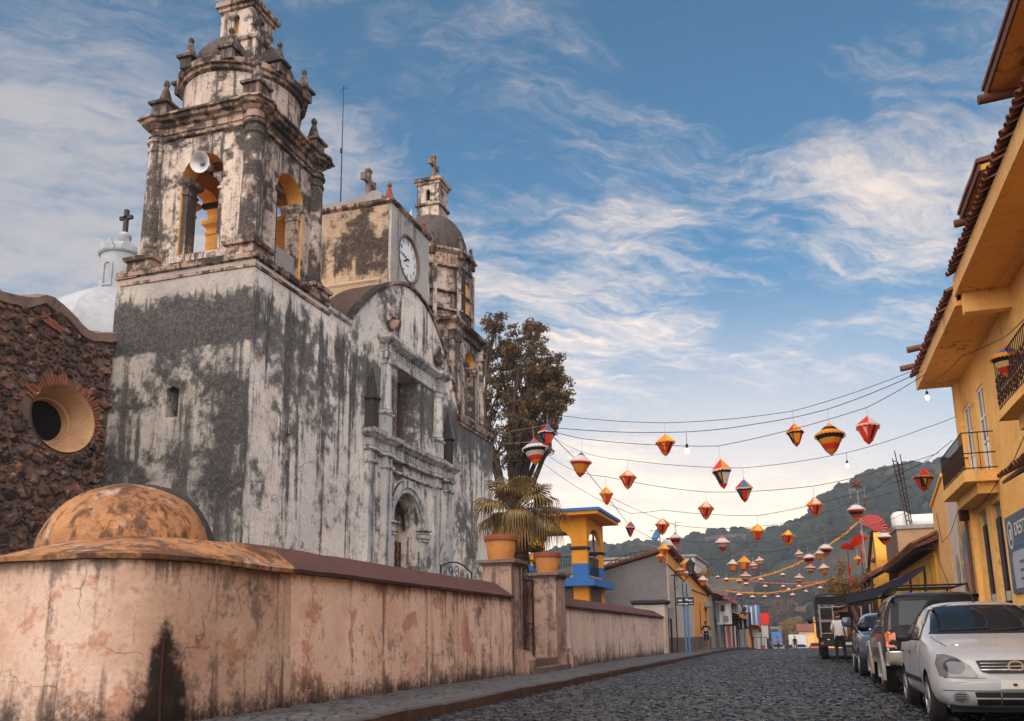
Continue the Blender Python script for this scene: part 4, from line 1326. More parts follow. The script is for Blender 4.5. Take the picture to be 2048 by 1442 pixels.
for tries in range(26000):
    rad = .05 + .17 * r5.random() ** 3.2 if tries > 2500 else .11 + .13 * r5.random()
    cy_, cz_ = 10.5 + 9.32 * r5.random(), 1.5 + 8.8 * r5.random()
    e = math.hypot((cy_ - OC[0]) / 1.06, (cz_ - OC[1]) / .90)
    if cz_ > ztop(cy_) - .2 or e < 1.08 + rad * .6 or (e < 1.34 and cz_ > OC[1] - .1) or cy_ > 19.8 - rad * .6:
        continue
    ky, kz = int(cy_ / .3), int(cz_ / .3)
    if any((cy_ - a) ** 2 + ((cz_ - b_) * 1.25) ** 2 < (.90 * (rad + c)) ** 2 for dy in (-1, 0, 1) for dz in (-1, 0, 1) for a, b_, c in grid.get((ky + dy, kz + dz), ())):
        continue
    grid.setdefault((ky, kz), []).append((cy_, cz_, rad))
    ph, h_ = r5.random() * 6.28, .05 + .35 * rad * r5.random() + .02
    an = [ph + 2 * PI * (k + .5 * (r5.random() - .5)) / 7 for k in range(7)]
    rr_ = [rad * (.82 + .36 * r5.random()) for _ in range(7)]
    tl = (r5.random(2) - .5) * .5
    ringp = lambda f, hh: [(-18.66 + hh + (tl[0] * math.cos(a) + tl[1] * math.sin(a)) * rad * (hh > .03), cy_ + f * q_ * math.cos(a), cz_ + f * q_ * .80 * math.sin(a)) for a, q_ in zip(an, rr_)]
    st_.append((ringp(1, 0), ringp(.97, h_ * .55), ringp(.66, h_), (cy_, cz_, rad)))
vis = []
for i, s in enumerate(st_):
    q = in_view((-18.6, s[3][0], s[3][1]))
    vis.append((-(s[3][2] if q else 0), i))
big = {i for _, i in sorted(vis)[:300]}
for i in big:
    MB().rings(list(st_[i][:3]), True, False, True).build('stone', M['rubble'], rb, smooth=35, fix=False)
b = MB()
for i, s in enumerate(st_):
    if i not in big:
        b.rings(list(s[:3]), True, False, True)
struct(b.build('small_stones', M['rubble'], rb, smooth=35, fix=False), 'stuff')
for k in range(34):
    a = D2R(-12 + 172 * k / 33)
    if k in (17, 18):
        continue
    e = Vector((0, math.cos(a) * 1.06, math.sin(a) * .90))
    e1 = e.normalized()
    t1 = Vector((0, -e1.z, e1.y))
    l = .11 + .09 * random.random()
    t1 = (t1 + e1 * (random.random() - .5) * .25).normalized()
    e1 = (e1 + t1 * (random.random() - .5) * .25).normalized()
    MB().obox(Vector((-18.64, OC[0], OC[1])) + e + e1 * (l + .015), (.02 + .055 * random.random(), 0, 0), e1 * l, t1 * (.026 + .016 * random.random())).build('brick', M['brick'], rb, jit=.006)
for k in range(11):
    y, z = 17.25 + .16 * (k % 4) + random.random() * .05, 9.42 + .075 * (k // 4) - .28 * (k % 4) * .12
    MB().obox((-18.6, y, z), (.06, 0, 0), (0, .075, -.03), (0, .012, .028)).build('brick', M['brick'], rb, jit=.006)
b = MB()
fun = [(1.07, .91, .04), (1.05, .89, .02), (.98, .83, -.10), (.84, .71, -.30), (.74, .63, -.44), (.74, .63, -.50), (.67, .57, -.52), (.64, .545, -.70)]
b.rings([[(-18.62 + dx, OC[0] + ry * math.cos(a), OC[1] + rz * math.sin(a)) for a in [2 * PI * i / 40 for i in range(40)]] for ry, rz, dx in fun], True, False, False)
cp(b, 'oculus', M['oculus'], 50)
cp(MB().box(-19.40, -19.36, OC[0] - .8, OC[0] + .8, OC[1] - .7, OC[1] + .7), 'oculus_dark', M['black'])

# white cupola over the crossing
KX, KY = -36.0, 38.4
rk = lambda r, z, n=8: [(KX + r * math.cos(2 * PI * (i + .3) / n), KY + r * math.sin(2 * PI * (i + .3) / n), z) for i in range(n)]
cp(MB().rings([rk(4.4, 11), rk(4.4, 16.6)]), 'cupola_drum', M['white_dome'])
cu = cp(MB().rings([rk(4.5 * math.cos(a) ** .9 + .02, 16.6 + 4.0 * math.sin(a)) for a in [PI / 2 * i / 14 for i in range(15)]]), 'cupola', M['white_dome'], 20)
lan = MB().lathe(KX, KY, [(1.62, 19.9), (1.62, 20.15), (1.42, 20.25), (1.2, 20.35), (1.18, 22.75), (1.28, 22.8), (1.34, 22.9), (1.2, 22.98)], 16)
lan.build('cupola_lantern', M['white_dome'], cu, smooth=30, jit=.01)
for k in range(8):
    a = 2 * PI * (k + .5) / 8 - .3
    n_, t_ = Vector((math.cos(a), math.sin(a), 0)), Vector((-math.sin(a), math.cos(a), 0))
    c = Vector((KX, KY, 0)) + n_ * 1.18
    if k % 2 == 0:
        P = lambda u, v, d, c=c, n_=n_, t_=t_: tuple(c + t_ * u + Vector((0, 0, v)) + n_ * (.05 - d))
        MB().plate(arch(0, .62, 20.7, 21.9, 8), [arch(0, .42, 20.8, 21.88, 8)], P, .12).build('lantern_niche', M['white_dome'], cu)
    MB().rings([[tuple(c + n_ * .10 + t_ * s * w + Vector((0, 0, z))) for s in (-1, 1)] + [tuple(c - n_ * .08 + t_ * s * w + Vector((0, 0, z))) for s in (1, -1)] for w, z in ((.34, 22.9), (.20, 23.25), (.03, 23.55))]).build('crown_point', M['white_dome'], cu)
MB().lathe(KX, KY, [(1.02, 22.9)] + [(1.0 * math.cos(a), 22.95 + .85 * math.sin(a)) for a in [PI / 2 * i / 8 for i in range(8)]] + [(.2, 23.8), (.36, 24.0), (.38, 24.2), (.2, 24.4), (.05, 24.45)], 20).build('lantern_dome', M['white_dome'], cu, smooth=40)
b = MB()
b.obox((KX, KY, 25.1), (.11, 0, 0), (0, .1, 0), (0, 0, .75)).obox((KX, KY, 25.35), (.42, 0, 0), (0, .1, 0), (0, 0, .10))
b.build('cross', M['dark_stone'], cu)

# ------------------------------------------------------------------ things hung on the church
bell = thing('bronze_bell', 'dark bronze bell hanging from a beam inside the near belfry', 'bell', (-15.95, 21.75, 14.62))
MB().lathe(0, 0, [(.06, -.02), (.18, -.06), (.24, -.2), (.27, -.5), (.34, -.75), (.45, -.9), (.46, -.95), (.40, -.93), (.2, -.5), (.05, -.2)], 24).build('bell_body', M['bronze'], bell, smooth=40, loc=(0, 0, 0))
MB().tube([(0, 0, -.3), (.03, 0, -.95)], .025).ball((.03, 0, -1.0), .06).build('clapper', M['rust_iron'], bell, smooth=50, loc=(0, 0, 0))
MB().box(-1.45, 1.15, -.07, .07, 0, .15).box(-.12, .12, -.1, .1, -.06, .2).build('yoke_beam', M['dark_wood'], bell, loc=(0, 0, 0))
b2 = thing('bronze_bell', 'small dark bell seen in the arch of the far bell tower', 'bell', (-15.0, 37.75, 13.3))
MB().lathe(0, 0, [(.05, -.02), (.16, -.06), (.22, -.2), (.25, -.42), (.36, -.66), (.37, -.70), (.3, -.66), (.05, -.2)], 20).build('bell_body', M['bronze'], b2, smooth=40, loc=(0, 0, 0))
MB().box(-.8, .4, -.05, .05, 0, .12).build('yoke_beam', M['dark_wood'], b2, loc=(0, 0, 0))


def horn(label, loc, ax, r):
    t = thing('horn_loudspeaker', label, 'loudspeaker', loc)
    ax = Vector(ax).normalized()
    q = ax.to_track_quat('Z', 'Y')
    pr = [(.10, -.62), (.12, -.6), (.12, -.42), (.06, -.40), (.07, -.25), (.13, -.12), (.24, -.03), (.31, .0), (.32, .015), (.30, .01), (.22, -.05), (.11, -.13), (.03, -.2)]
    b = MB().lathe(0, 0, [(a * r / .31, z * r / .31) for a, z in pr], 26)
    b.v = [tuple(q @ Vector(p)) for p in b.v]
    b.build('horn', M['speaker'], t, smooth=40, loc=(0, 0, 0))
    b = MB().lathe(0, 0, [(.02, -.2), (.05, -.18), (.06, -.1), (.02, -.06)], 12)
    b.v = [tuple(q @ Vector(p) * (r / .31)) for p in b.v]
    b.build('phase_plug', M['grey_metal'], t, smooth=40, loc=(0, 0, 0))
    MB().tube([(0, 0, 0) + tuple() if 0 else tuple(q @ Vector((0, 0, -.35 * r / .31))), tuple(q @ Vector((0, 0, -.35 * r / .31)) + Vector((0, 0, -.35)))], .02).build('bracket', M['rust_iron'], t, loc=(0, 0, 0))
    return t


horn('grey horn loudspeaker mounted in the arch of the near belfry', (-16.32, 20.12, 15.18), (.12, -1, -.25), .31)
horn('pale horn loudspeaker on the roof edge above the church clock', (-14.75, 31.75, 18.62), (1, .45, .05), .40)
o = MB().tube([(-17.75, 31, 18.1), (-17.76, 31, 21), (-17.78, 31, 25.2)], [.03, .025, .012], 6).tube([(-17.95, 31, 24.9), (-17.78, 31, 25.1), (-17.58, 31, 25.0)], .01).box(-17.84, -17.76, 30.96, 31.04, 21.9, 22.1).build('antenna_mast', M['iron'])
tag(o, 'thin dark antenna mast standing on the church roof behind near belfry', 'antenna')


# ------------------------------------------------------------------ ochre house on the right
oh = thing('ochre_house', 'ochre two storey corner house with deep tiled eaves, balconies and blue sign', 'house', (6, 16, 0))
hp = lambda b, n, m, sm=None, jit=0, p=oh: b.build(n, m, p, smooth=sm, jit=jit)
XW = 4.6
wins = [(25.05, 25.95), (23.2, 24.08), (16.1, 17.0)]
doors = [(24.6, 25.7, 4.09), (22.88, 24.0, 4.08)]
holes = [rect(a, b_, 4.78, 7.02) for a, b_ in wins] + [rect(a, b_, .15, t_) for a, b_, t_ in doors]
hp(MB().plate(rect(-6, 26.57, 0, 8.4), holes, FXN(XW), .35), 'street_wall', M['ochre'])
hp(MB().box(XW + .35, 9, -6, 26.56, 0, 8.3), 'house_core', M['ochre'])
for a, b_ in wins:
    m_ = (a + b_) / 2
    bars = [rect(a + .06, m_ - .03, 4.86, 5.62), rect(m_ + .03, b_ - .06, 4.86, 5.62), rect(a + .06, m_ - .03, 5.70, 6.22), rect(m_ + .03, b_ - .06, 5.70, 6.22), rect(a + .06, m_ - .03, 6.28, 6.95), rect(m_ + .03, b_ - .06, 6.28, 6.95)]
    f_ = hp(MB().plate(rect(a, b_, 4.79, 7.015), bars, FXN(XW + .03), .06), 'window_frame', M['white_paint'])
    for k, q in enumerate(bars):
        MB().box(XW + .055, XW + .06, q[0][0], q[1][0], q[0][1], q[2][1]).build('pane' if k > 1 else 'door_panel', M['glass'] if k > 1 else M['white_paint'], f_)
for a, b_, t_ in doors:
    hp(MB().box(XW + .12, XW + .17, a + .003, b_ - .003, t_ - .32, t_ - .003), 'lintel_panel', M['grey_paint'])
    dr = hp(MB().box(XW + .20, XW + .25, a + .002, b_ - .002, .16, t_ - .33), 'doorway', M['black'])
    w = (b_ - a) / 2
    MB().box(XW + .12, XW + .18, a + .02, a + w * .55, .16, t_ - .34).build('door_leaf', M['navy'], dr)
    MB().box(XW + .08, XW + .16, b_ - w * .75, b_ - .02, .16, t_ - .34).build('door_leaf', M['navy'], dr)
    MB().tube([(XW + .10, a + w * .6, .2), (XW + .10, a + w * .6, t_ - .45)], .03).build('door_post', M['grey_metal'], dr)
    for k in range(4):
        MB().box(XW + .02, XW + .06, a + w * .62, b_ - w * .8, .9 + .28 * k, 1.12 + .28 * k).build('hanging_card', M['canvas'], dr)
hp(MB().box(XW - .12, XW - .001, 26.1, 26.55, 0, 7.84), 'corner_pilaster', M['ochre'])
hp(MB().tube([(XW - .2, 26.3, 0), (XW - .2, 26.3, 4.3)], .05), 'downpipe', M['timber'], 50)
hp(MB().box(XW - .34, XW - .12, 26.15, 26.45, 4.0, 4.4), 'meter_box', M['rust_iron'])


def balcony(y0, y1, xo, zb, zt, h):
    sl = hp(MB().box(xo, XW - .002, y0, y1, zb, zt).box(xo + .3, XW - .002, y0 + .25, y1 - .25, zb - .26, zb - .002), 'balcony', M['ochre'], jit=.006)
    r = MB()
    for z_ in (zt + .06, zt + .42, zt + h):
        r.tube([(XW, y0 + .05, z_), (xo + .05, y0 + .05, z_), (xo + .05, y1 - .05, z_), (XW, y1 - .05, z_)], .016)
    r.build('rail', M['iron'], sl, smooth=60)
    n = int((y1 - y0) / .13)
    for i in range(n + 1):
        y = y0 + .05 + (y1 - y0 - .1) * i / n
        MB().tube([(xo + .05, y, zt), (xo + .05, y, zt + h)], .009, 5).build('baluster', M['iron'], sl, smooth=60)
        if i % 2:
            c = MB().lathe(xo + .05, y, [(.010, zt + .14 * h), (.03, zt + .2 * h), (.012, zt + .25 * h), (.03, zt + .3 * h), (.010, zt + .4 * h), (.028, zt + .55 * h), (.012, zt + .6 * h), (.028, zt + .66 * h), (.010, zt + .74 * h)], 7)
            c.build('baluster_knob', M['rust_iron'], sl, smooth=60)
    for i in range(1, 4):
        for yq in (y0 + .05, y1 - .05):
            x = xo + .05 + (XW - xo - .05) * i / 4
            MB().tube([(x, yq, zt), (x, yq, zt + h)], .009, 5).build('baluster', M['iron'], sl, smooth=60)


balcony(22.6, 26.1, 3.86, 4.50, 4.76, .92)
balcony(14.6, 18.45, 3.86, 5.0, 5.16, .95)

# eaves, fascia and tiles
def tiles(parent, x0, z0, y0, y1, rows, slope=.46, pitch=.215, L=.44, mt=None, seed=1):
    """Barrel tiles laid up the slope: one mesh shared by all the covers."""
    r = random.Random(seed)
    b = MB()
    ring = lambda t_, rr: [(t_, -rr * math.cos(a), rr * math.sin(a) * .9) for a in [PI * k / 5 for k in range(6)]]
    b.rings([ring(0, .095), ring(L, .080)], False, False, False)
    b.rings([ring(L, .062), ring(0, .076)], False, False, False)
    n6 = 6
    b.add([*ring(0, .095), *ring(0, .076)], [(k + 1, k, 6 + k, 7 + k) for k in range(5)])
    me = b.mesh('roof_tile', mt or M['tile'], 50)
    for j in range(rows):
        for i in range(int((y1 - y0) / pitch)):
            o = bpy.data.objects.new('roof_tile', me)
            COL.objects.link(o)
            o.parent = parent
            off = Vector(parent.location) + (Vector(parent.parent.location) if parent.parent else Vector((0, 0, 0)))
            t_ = j * (L - .07) - .05
            ca_, sa_ = math.cos(math.atan(slope)), math.sin(math.atan(slope))
            o.location = Vector((x0 + t_ * ca_ + (r.random() - .5) * .04, y0 + (i + .5) * pitch + (r.random() - .5) * .03, z0 + t_ * sa_ + .02 + j * .012)) - off
            o.rotation_euler = ((r.random() - .5) * .08, -math.atan(slope) + (r.random() - .5) * .06, (r.random() - .5) * .08)


def eave(y0, y1, xe, zs, fh, rows, seed):
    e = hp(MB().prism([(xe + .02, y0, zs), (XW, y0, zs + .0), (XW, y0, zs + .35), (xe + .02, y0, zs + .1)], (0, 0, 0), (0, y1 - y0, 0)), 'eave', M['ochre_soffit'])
    MB().box(xe - .03, xe + .018, y0 - .01, y1 + .01, zs - .015, zs + fh).build('fascia', M['fascia'], e, jit=.008)
    MB().prism([(xe - .02, y0, zs + fh), (7.5, y0, zs + fh + (7.5 - xe) * .46), (7.5, y0, zs + fh - .2), (xe + .1, y0, zs + fh - .1)], (0, 0, 0), (0, y1 - y0, 0)).build('roof_bed', M['tile'], e)
    tiles(e, xe - .12, zs + fh, y0 + .02, y1, rows, seed=seed)
    return e


eave(19.62, 26.57, 3.6, 7.84, .34, 3, 5)
eave(9.5, 19.58, 3.6, 8.05, .36, 2, 6)
hp(MB().box(3.7, XW, 19.4, 19.62, 7.6, 8.04), 'eave_step', M['ochre'])
for y0, y1, zw, ze, xw, xe in ((4.0, 13.75, 8.3, 9.25, 3.78, 3.36), (15.35, 16.95, 8.3, 8.66, 3.78, 3.42)):
    hp(MB().box(xw, 8, y0, y1, zw, ze + .3), 'upper_wall', M['ochre'])
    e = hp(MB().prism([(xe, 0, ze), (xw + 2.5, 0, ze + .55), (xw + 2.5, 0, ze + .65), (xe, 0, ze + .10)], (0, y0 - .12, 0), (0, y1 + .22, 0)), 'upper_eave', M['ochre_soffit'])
    MB().box(xe - .035, xe - .002, y0 - .13, y1 + .23, ze - .02, ze + .12).build('eave_board', M['timber'], e, jit=.006)
    MB().prism([(xe - .06, 0, ze + .125), (xw + 2.5, 0, ze + .70), (xw + 2.5, 0, ze + .8), (xe - .06, 0, ze + .2)], (0, y0 - .16, 0), (0, y1 + .26, 0)).build('tile_edge', M['tile'], e, jit=.012)
    MB().tube([(xe - .16, y1 + .1, ze - .10), (xw + .8, y1 + .1, ze - .02)], .075, 10).build('log_beam', M['timber'], e, smooth=50, jit=.004)
for y in (24.6, 26.4):
    hp(MB().tube([(3.18, y, 8.46), (4.4, y, 8.62)], .085, 10), 'log_beam', M['timber'], 50, jit=.004)
# tile hood and painted sign
hd = hp(MB().prism([(4.05, 0, 3.95), (XW, 0, 4.25), (XW, 0, 4.32), (4.05, 0, 4.02)], (0, 16.5, 0), (0, 19.7, 0)), 'tile_hood', M['timber'])
tiles(hd, 4.0, 4.05, 16.5, 19.7, 2, seed=8)
sg = hp(MB().box(XW - .05, XW - .003, 17.6, 22.42, 1.85, 3.56), 'painted_sign', plain('sign_slate_blue', (.085, .115, .165), .6, var=.12))
pale = plain('sign_pale_panel', (.36, .40, .45), .6, var=.1)
MB().prism([(XW - .056, y, z) for y, z in ((17.7, 1.95), (22.0, 1.95), (22.05, 2.6), (21.9, 2.75), (17.7, 2.75))], (-.004, 0, 0), (0, 0, 0)).build('pale_panel', pale, sg)
MB().rings([[(XW - .058 - dx, 21.95 + r * math.cos(a), 3.13 + r * 1.25 * math.sin(a)) for r, dx in ((.20, 0), (.25, 0), (.25, .006), (.20, .006))] for a in [2 * PI * i / 28 for i in range(29)]]).build('sign_emblem', M['plate'], sg)
MB().box(XW - .064, XW - .056, 21.86, 22.02, 3.02, 3.26).build('sign_emblem', M['plate'], sg)
fr_ = lambda y, z: face((XW - .06, y, z), (0, -1, 0), (0, 0, 1))
text('DESTIN', .40, fr_(21.52, 3.20), sg, 'sign_lettering', M['plate'], align='LEFT')
for k, (z, l) in enumerate(((2.88, 1.6), (2.5, 1.5), (2.32, 1.2), (2.14, 1.4))):
    MB().box(XW - .064, XW - .060, 21.4 - l, 21.4, z - .03, z + .03).build('sign_line', M['blue'] if k == 0 else sg.data.materials[0], sg)

# ------------------------------------------------------------------ next along: wall with a mural, peach wall, tiled yellow house
t = thing('mural_wall', 'white plaster wall section painted with a tall ochre and teal oval mural', 'wall', (5, 28.6, 0))
MB().box(4.62, 7, 26.6, 30.75, 0, 5.5).build('wall_body', M['white_wall'], t)
mm = plain('mural_ground', (.34, .27, .20), .8, var=.35, scale=3)
MB().prism([(4.612, 28.1 + 1.05 * math.cos(a), 3.05 + 1.9 * math.sin(a)) for a in [2 * PI * i / 40 for i in range(40)]], (-.004, 0, 0), (.02, 0, 0)).build('mural_oval', mm, t)
for k in range(28):
    a = 2 * PI * k / 28
    e = Vector((0, math.cos(a) * 1.05, math.sin(a) * 1.9))
    n_ = Vector((0, -math.sin(a), math.cos(a)))
    c = Vector((4.604, 28.1, 3.05))
    MB().prism([c + e * .55 - n_ * .06, c + e * .55 + n_ * .06, c + e * 1.06], (-.004, 0, 0), (.002, 0, 0)).build('mural_ray', M['terracotta'] if k % 2 else M['yellow'], t)
MB().prism([(4.598, 28.1 + .50 * math.cos(a), 2.75 + 1.15 * math.sin(a)) for a in [2 * PI * i / 24 for i in range(24)]], (-.004, 0, 0), (.002, 0, 0)).build('mural_core', plain('mural_teal', (.10, .19, .21), .8, var=.4, scale=5), t)
MB().prism([(4.592, 28.1 + .30 * math.cos(a), 2.5 + .8 * math.sin(a)) for a in [2 * PI * i / 24 for i in range(24)]], (-.004, 0, 0), (.002, 0, 0)).build('mural_core', plain('mural_rose', (.35, .17, .14), .8, var=.4, scale=6), t)
MB().prism([(4.604, 29.75 + .28 * math.cos(a), 2.9 + .45 * math.sin(a)) for a in [2 * PI * i / 20 for i in range(20)]], (-.004, 0, 0), (.002, 0, 0)).build('mural_flower', mm, t)
t = thing('peach_wall', 'plain peach plaster wall with a raised yellow coping edge', 'wall', (5, 32, 0))
b = MB().prism([(4.60, 30.77, 0), (4.60, 33.7, 0), (4.60, 33.7, 5.35), (4.60, 30.77, 5.95)], (0, 0, 0), (2.4, 0, 0))
b.build('wall_body', M['peach'], t)
MB().prism([(4.55, 30.77, 5.95), (4.55, 33.75, 5.34), (4.55, 33.75, 5.46), (4.55, 30.77, 6.07)], (0, 0, 0), (2.5, 0, 0)).build('coping', M['yellow'], t)

yh = thing('tiled_house', 'low yellow house with projecting clay tile roof and narrow brown windows', 'house', (6, 40, 0))
wn = [(34.9, 35.4, 1.6, 3.55), (36.3, 36.9, 1.4, 3.3), (38.6, 39.2, 1.5, 3.2), (41.6, 42.2, 1.5, 3.2)]
MB().plate(rect(33.72, 46, 0, 4.1), [rect(*q) for q in wn], FXN(4.5), .3).build('street_wall', M['yellow'], yh)
MB().box(4.81, 8, 33.74, 45.98, 0, 4.05).build('house_core', M['dark_wood'], yh)
for a, b_, z0, z1 in wn:
    w_ = MB().plate(rect(a + .002, b_ - .002, z0 + .002, z1 - .002), [rect(a + .08, b_ - .08, z0 + .08, z1 - .08)], FXN(4.55), .1).build('window_frame', M['brown_wood'], yh)
    MB().box(4.66, 4.67, a, b_, z0, z1).build('pane', M['glass'], w_)
ev = MB().prism([(3.85, 0, 3.98), (8, 0, 5.7), (8, 0, 5.6), (4.4, 0, 4.08), (3.85, 0, 3.9)], (0, 33.0, 0), (0, 46.2, 0)).build('roof', M['timber'], yh)
tiles(ev, 3.8, 4.03, 33.0, 46.2, 3, slope=.42, seed=11)
for i in range(22):
    MB().box(3.88, 4.5, 33.3 + .58 * i, 33.38 + .58 * i, 3.82, 3.93).build('rafter_end', M['dark_wood'], ev)

t = thing('brick_building', 'bare tan brick upper storey standing behind the tiled yellow house', 'building', (6.5, 51, 0))
MB().box(4.75, 9, 47.5, 54, 0, 6.1).build('wall', M['tan_brick'], t)
MB().box(4.68, 9, 47.4, 54.1, 6.1, 6.28).build('roof_slab', M['concrete'], t)
for i in range(24):
    zz = 4.5 + .066 * i
    MB().box(4.735, 4.749, 47.52, 53.98, zz, zz + .01).build('mortar_joint', M['concrete'], t)
t = thing('gas_tank', 'long white gas cylinder lying on the roof of the brick building', 'tank', (6.5, 49.5, 6.4))
b = MB()
pr = [(0.02, -1.75), (.25, -1.7), (.38, -1.5), (.40, -1.3), (.40, 1.3), (.38, 1.5), (.25, 1.7), (.02, 1.75)]
b.rings([[(z, r * math.cos(a), r * math.sin(a)) for a in [2 * PI * i / 20 for i in range(20)]] for r, z in pr])
b.build('tank_body', M['white_paint'], t, smooth=40, loc=(0, 0, .25))
for x in (-1, 1):
    MB().box(x - .06, x + .06, -.3, .3, -.12, .02).build('cradle', M['rust_iron'], t, loc=(0, 0, 0))
t = thing('water_tank', 'round white water tank on the roof beside the long gas cylinder', 'tank', (5.1, 48.6, 6.28))
MB().lathe(0, 0, [(.02, 0), (.42, 0), (.46, .1), (.46, .62), (.35, .78), (.16, .84), (.02, .86)], 20).build('tank_body', M['white_paint'], t, smooth=40, loc=(0, 0, 0))
MB().lathe(0, 0, [(.02, .85), (.15, .85), (.15, .92), (.02, .95)], 14).build('lid', M['cable'], t, smooth=40, loc=(0, 0, 0))
for k, (x, y, xt, zt_) in enumerate(((5.40, 48.0, 5.02, 10.0), (5.55, 48.5, 5.32, 9.9))):
    o = MB()
    for dx, dy in ((-.07, -.07), (.07, -.07), (.07, .07), (-.07, .07)):
        o.tube([(x + dx, y + dy, 6.28), (xt + dx, y + dy, zt_ + .2 * dx / .07)], .018, 5)
    for j in range(14):
        f_ = j / 14
        xx, zz = x + (xt - x) * f_, 6.3 + (zt_ - 6.4) * f_
        o.box(xx - .09, xx + .09, y - .09, y + .09, zz, zz + .02)
    tag(o.build('rebar_column', M['rust_iron']), 'bundle of bare rusty rebar rising from the brick building roof, ' + ('taller leaning one' if k == 0 else 'shorter one'), 'rebar', 'rebar columns on the roof')

gb = thing('yellow_gable_house', 'bright yellow gable front leaning over the street behind the tree', 'house', (5.5, 58, 0))
MB().prism([(4.3, 55.5, 0), (4.3, 62, 0), (4.3, 62, 4.2), (4.3, 61.5, 5.0), (4.3, 56.0, 6.9), (4.3, 55.5, 5.2)], (0, 0, 0), (4, 0, 0)).build('wall', M['yellow'], gb)
MB().prism([(4.15, 55.9, 6.95), (4.15, 62.2, 4.9), (4.15, 62.2, 5.05), (4.15, 55.9, 7.1)], (0, 0, 0), (4.2, 0, 0)).build('roof', M['tile'], gb)
for y, z, l in ((57.0, 5.3, .8), (57.8, 4.6, .3), (60.2, 4.3, .7)):
    MB().box(4.15, 4.31, y - l, y + l, z - .08, z + .08).build('beam', M['timber'], gb)
w_ = MB().plate(rect(57.3, 59.2, 1.0, 3.4), [rect(57.42, 58.2, 1.1, 3.3), rect(58.3, 59.08, 1.1, 3.3)], FXN(4.22), .08).build('window_frame', M['brown_wood'], gb)
MB().box(4.28, 4.29, 57.35, 59.15, 1.05, 3.35).build('pane', M['glass'], w_)
# open fronted shop under a small tiled porch
sh = thing('corner_shop', 'open shop porch with brown tiled lean to roofs below the yellow gable', 'shop', (4.5, 51, 0))
for z0, y0, y1, xo in ((3.7, 46.4, 54.5, 3.2), (2.9, 47.5, 55.2, 2.9)):
    r = MB().prism([(xo, 0, z0), (4.7, 0, z0 + .75), (4.7, 0, z0 + .85), (xo, 0, z0 + .08)], (0, y0, 0), (0, y1, 0)).build('porch_roof', M['timber'], sh)
    tiles(r, xo - .05, z0 + .1, y0, y1, 2, slope=.5, pitch=.30, seed=int(z0 * 7))
for y in (46.6, 49, 52, 54.8):
    MB().tube([(3.3, y, .1), (3.3, y, 3.7)], .06, 8).build('post', M['dark_wood'], sh, smooth=50)
MB().box(4.3, 4.7, 46.4, 55, 0, 3.6).build('back_wall', M['ochre'], sh)
for i, (y, z, m_) in enumerate(((47.5, 1.3, 'p_orange'), (48.6, 1.5, 'canvas'), (50, 1.4, 'p_red'), (51.3, 1.6, 'p_yellow'), (52.6, 1.3, 'canvas'), (53.8, 1.5, 'p_orange'))):
    MB().box(4.2, 4.29, y - .4, y + .4, z - .45, z + .5).build('hanging_goods', M[m_], sh)


# ------------------------------------------------------------------ orange gallery with blue trim
ga = thing('gallery_house', 'bright orange arcaded gallery with blue slab, blue roof edge and iron railings', 'house', (-11, 45, 0))
gp = lambda b, n, m, sm=None, jit=0, p=ga: b.build(n, m, p, smooth=sm, jit=jit)
gx0, gx1, gy0, gy1 = -19.0, -9.72, 41.2, 44.95
sy = lambda c: arch(c, 1.5, 3.95, 5.45, 14, .72)
gp(MB().plate(rect(gx0, gx1, 3.85, 6.75), [sy(-11.22), sy(-13.3), sy(-15.3)], FY(gy0), .45), 'arcade_wall', M['orange'])
sx_ = lambda c: arch(c, 2.85, 3.95, 5.25, 16, 1.05)
gp(MB().plate(rect(gy0 + .452, gy1, 3.85, 6.75), [sx_(43.0)], FX(gx1), .2), 'arcade_wall', M['orange'])
gp(MB().box(-10.2, gx1 - .46, gy1 - .42, gy1, 3.86, 6.75).box(gx0, -17.5, gy1 - .4, gy1, 3.86, 6.75).box(-17.49, -10.21, gy1 - .4, gy1, 6.3, 6.75), 'rear_pillar', M['orange'])
gp(MB().prism([(gx0, gy0 - .8, 6.76), (gx1 + .75, gy0 - .8, 6.76), (gx1 + .75, gy1 + .5, 6.76), (gx0, gy1 + .5, 6.76)], (0, 0, 0), (0, 0, .16)), 'roof_soffit', M['orange'])
rf = MB().rings([[(gx0 - .2, gy0 - .9, z), (gx1 + .85, gy0 - .9, z), (gx1 + .85, gy1 + .6, z), (gx0 - .2, gy1 + .6, z)] for z in (6.925, 7.06)])
rf.rings([[(gx0 - .2 + i, gy0 - .9 + i, z), (gx1 + .85 - i, gy0 - .9 + i, z), (gx1 + .85 - i, gy1 + .6 - i, z), (gx0 - .2 + i, gy1 + .6 - i, z)] for i, z in ((.03, 7.062), (.5, 7.08))])
gp(rf, 'roof', M['blue'])
gp(MB().box(gx0, gx1 + .42, gy0 - .42, gy1 + .3, 3.42, 3.74).box(gx0, gx1 + .1, gy0 - .1, gy1, 3.742, 3.86), 'balcony_slab', M['blue'])
for x in (-12.35, -14.3):
    gp(MB().rect_rings(x - .37, x + .30, gy0 - .05, gy0 + .42, [(0, 3.86), (0, 4.5)]), 'pillar_base', M['blue'])
    gp(MB().rect_rings(x - .30, x + .24, gy0 - .02, gy0 + .44, [(.02, 5.16), (.10, 5.20), (.10, 5.29), (.02, 5.33)]), 'impost', M['dark_stone'])
for y in (gy0, gy1 - .52):
    gp(MB().rect_rings(gx1 - .72, gx1 + .03, y - .03, y + .37, [(0.003, 3.86), (0.003, 4.5)]), 'pillar_base', M['blue'])
for y in (gy0, gy1 - .52):
    gp(MB().rect_rings(gx1 - .70, gx1 + .01, y + .0, y + .36, [(.02, 5.16), (.10, 5.20), (.10, 5.29), (.02, 5.33)]), 'impost', M['dark_stone'])
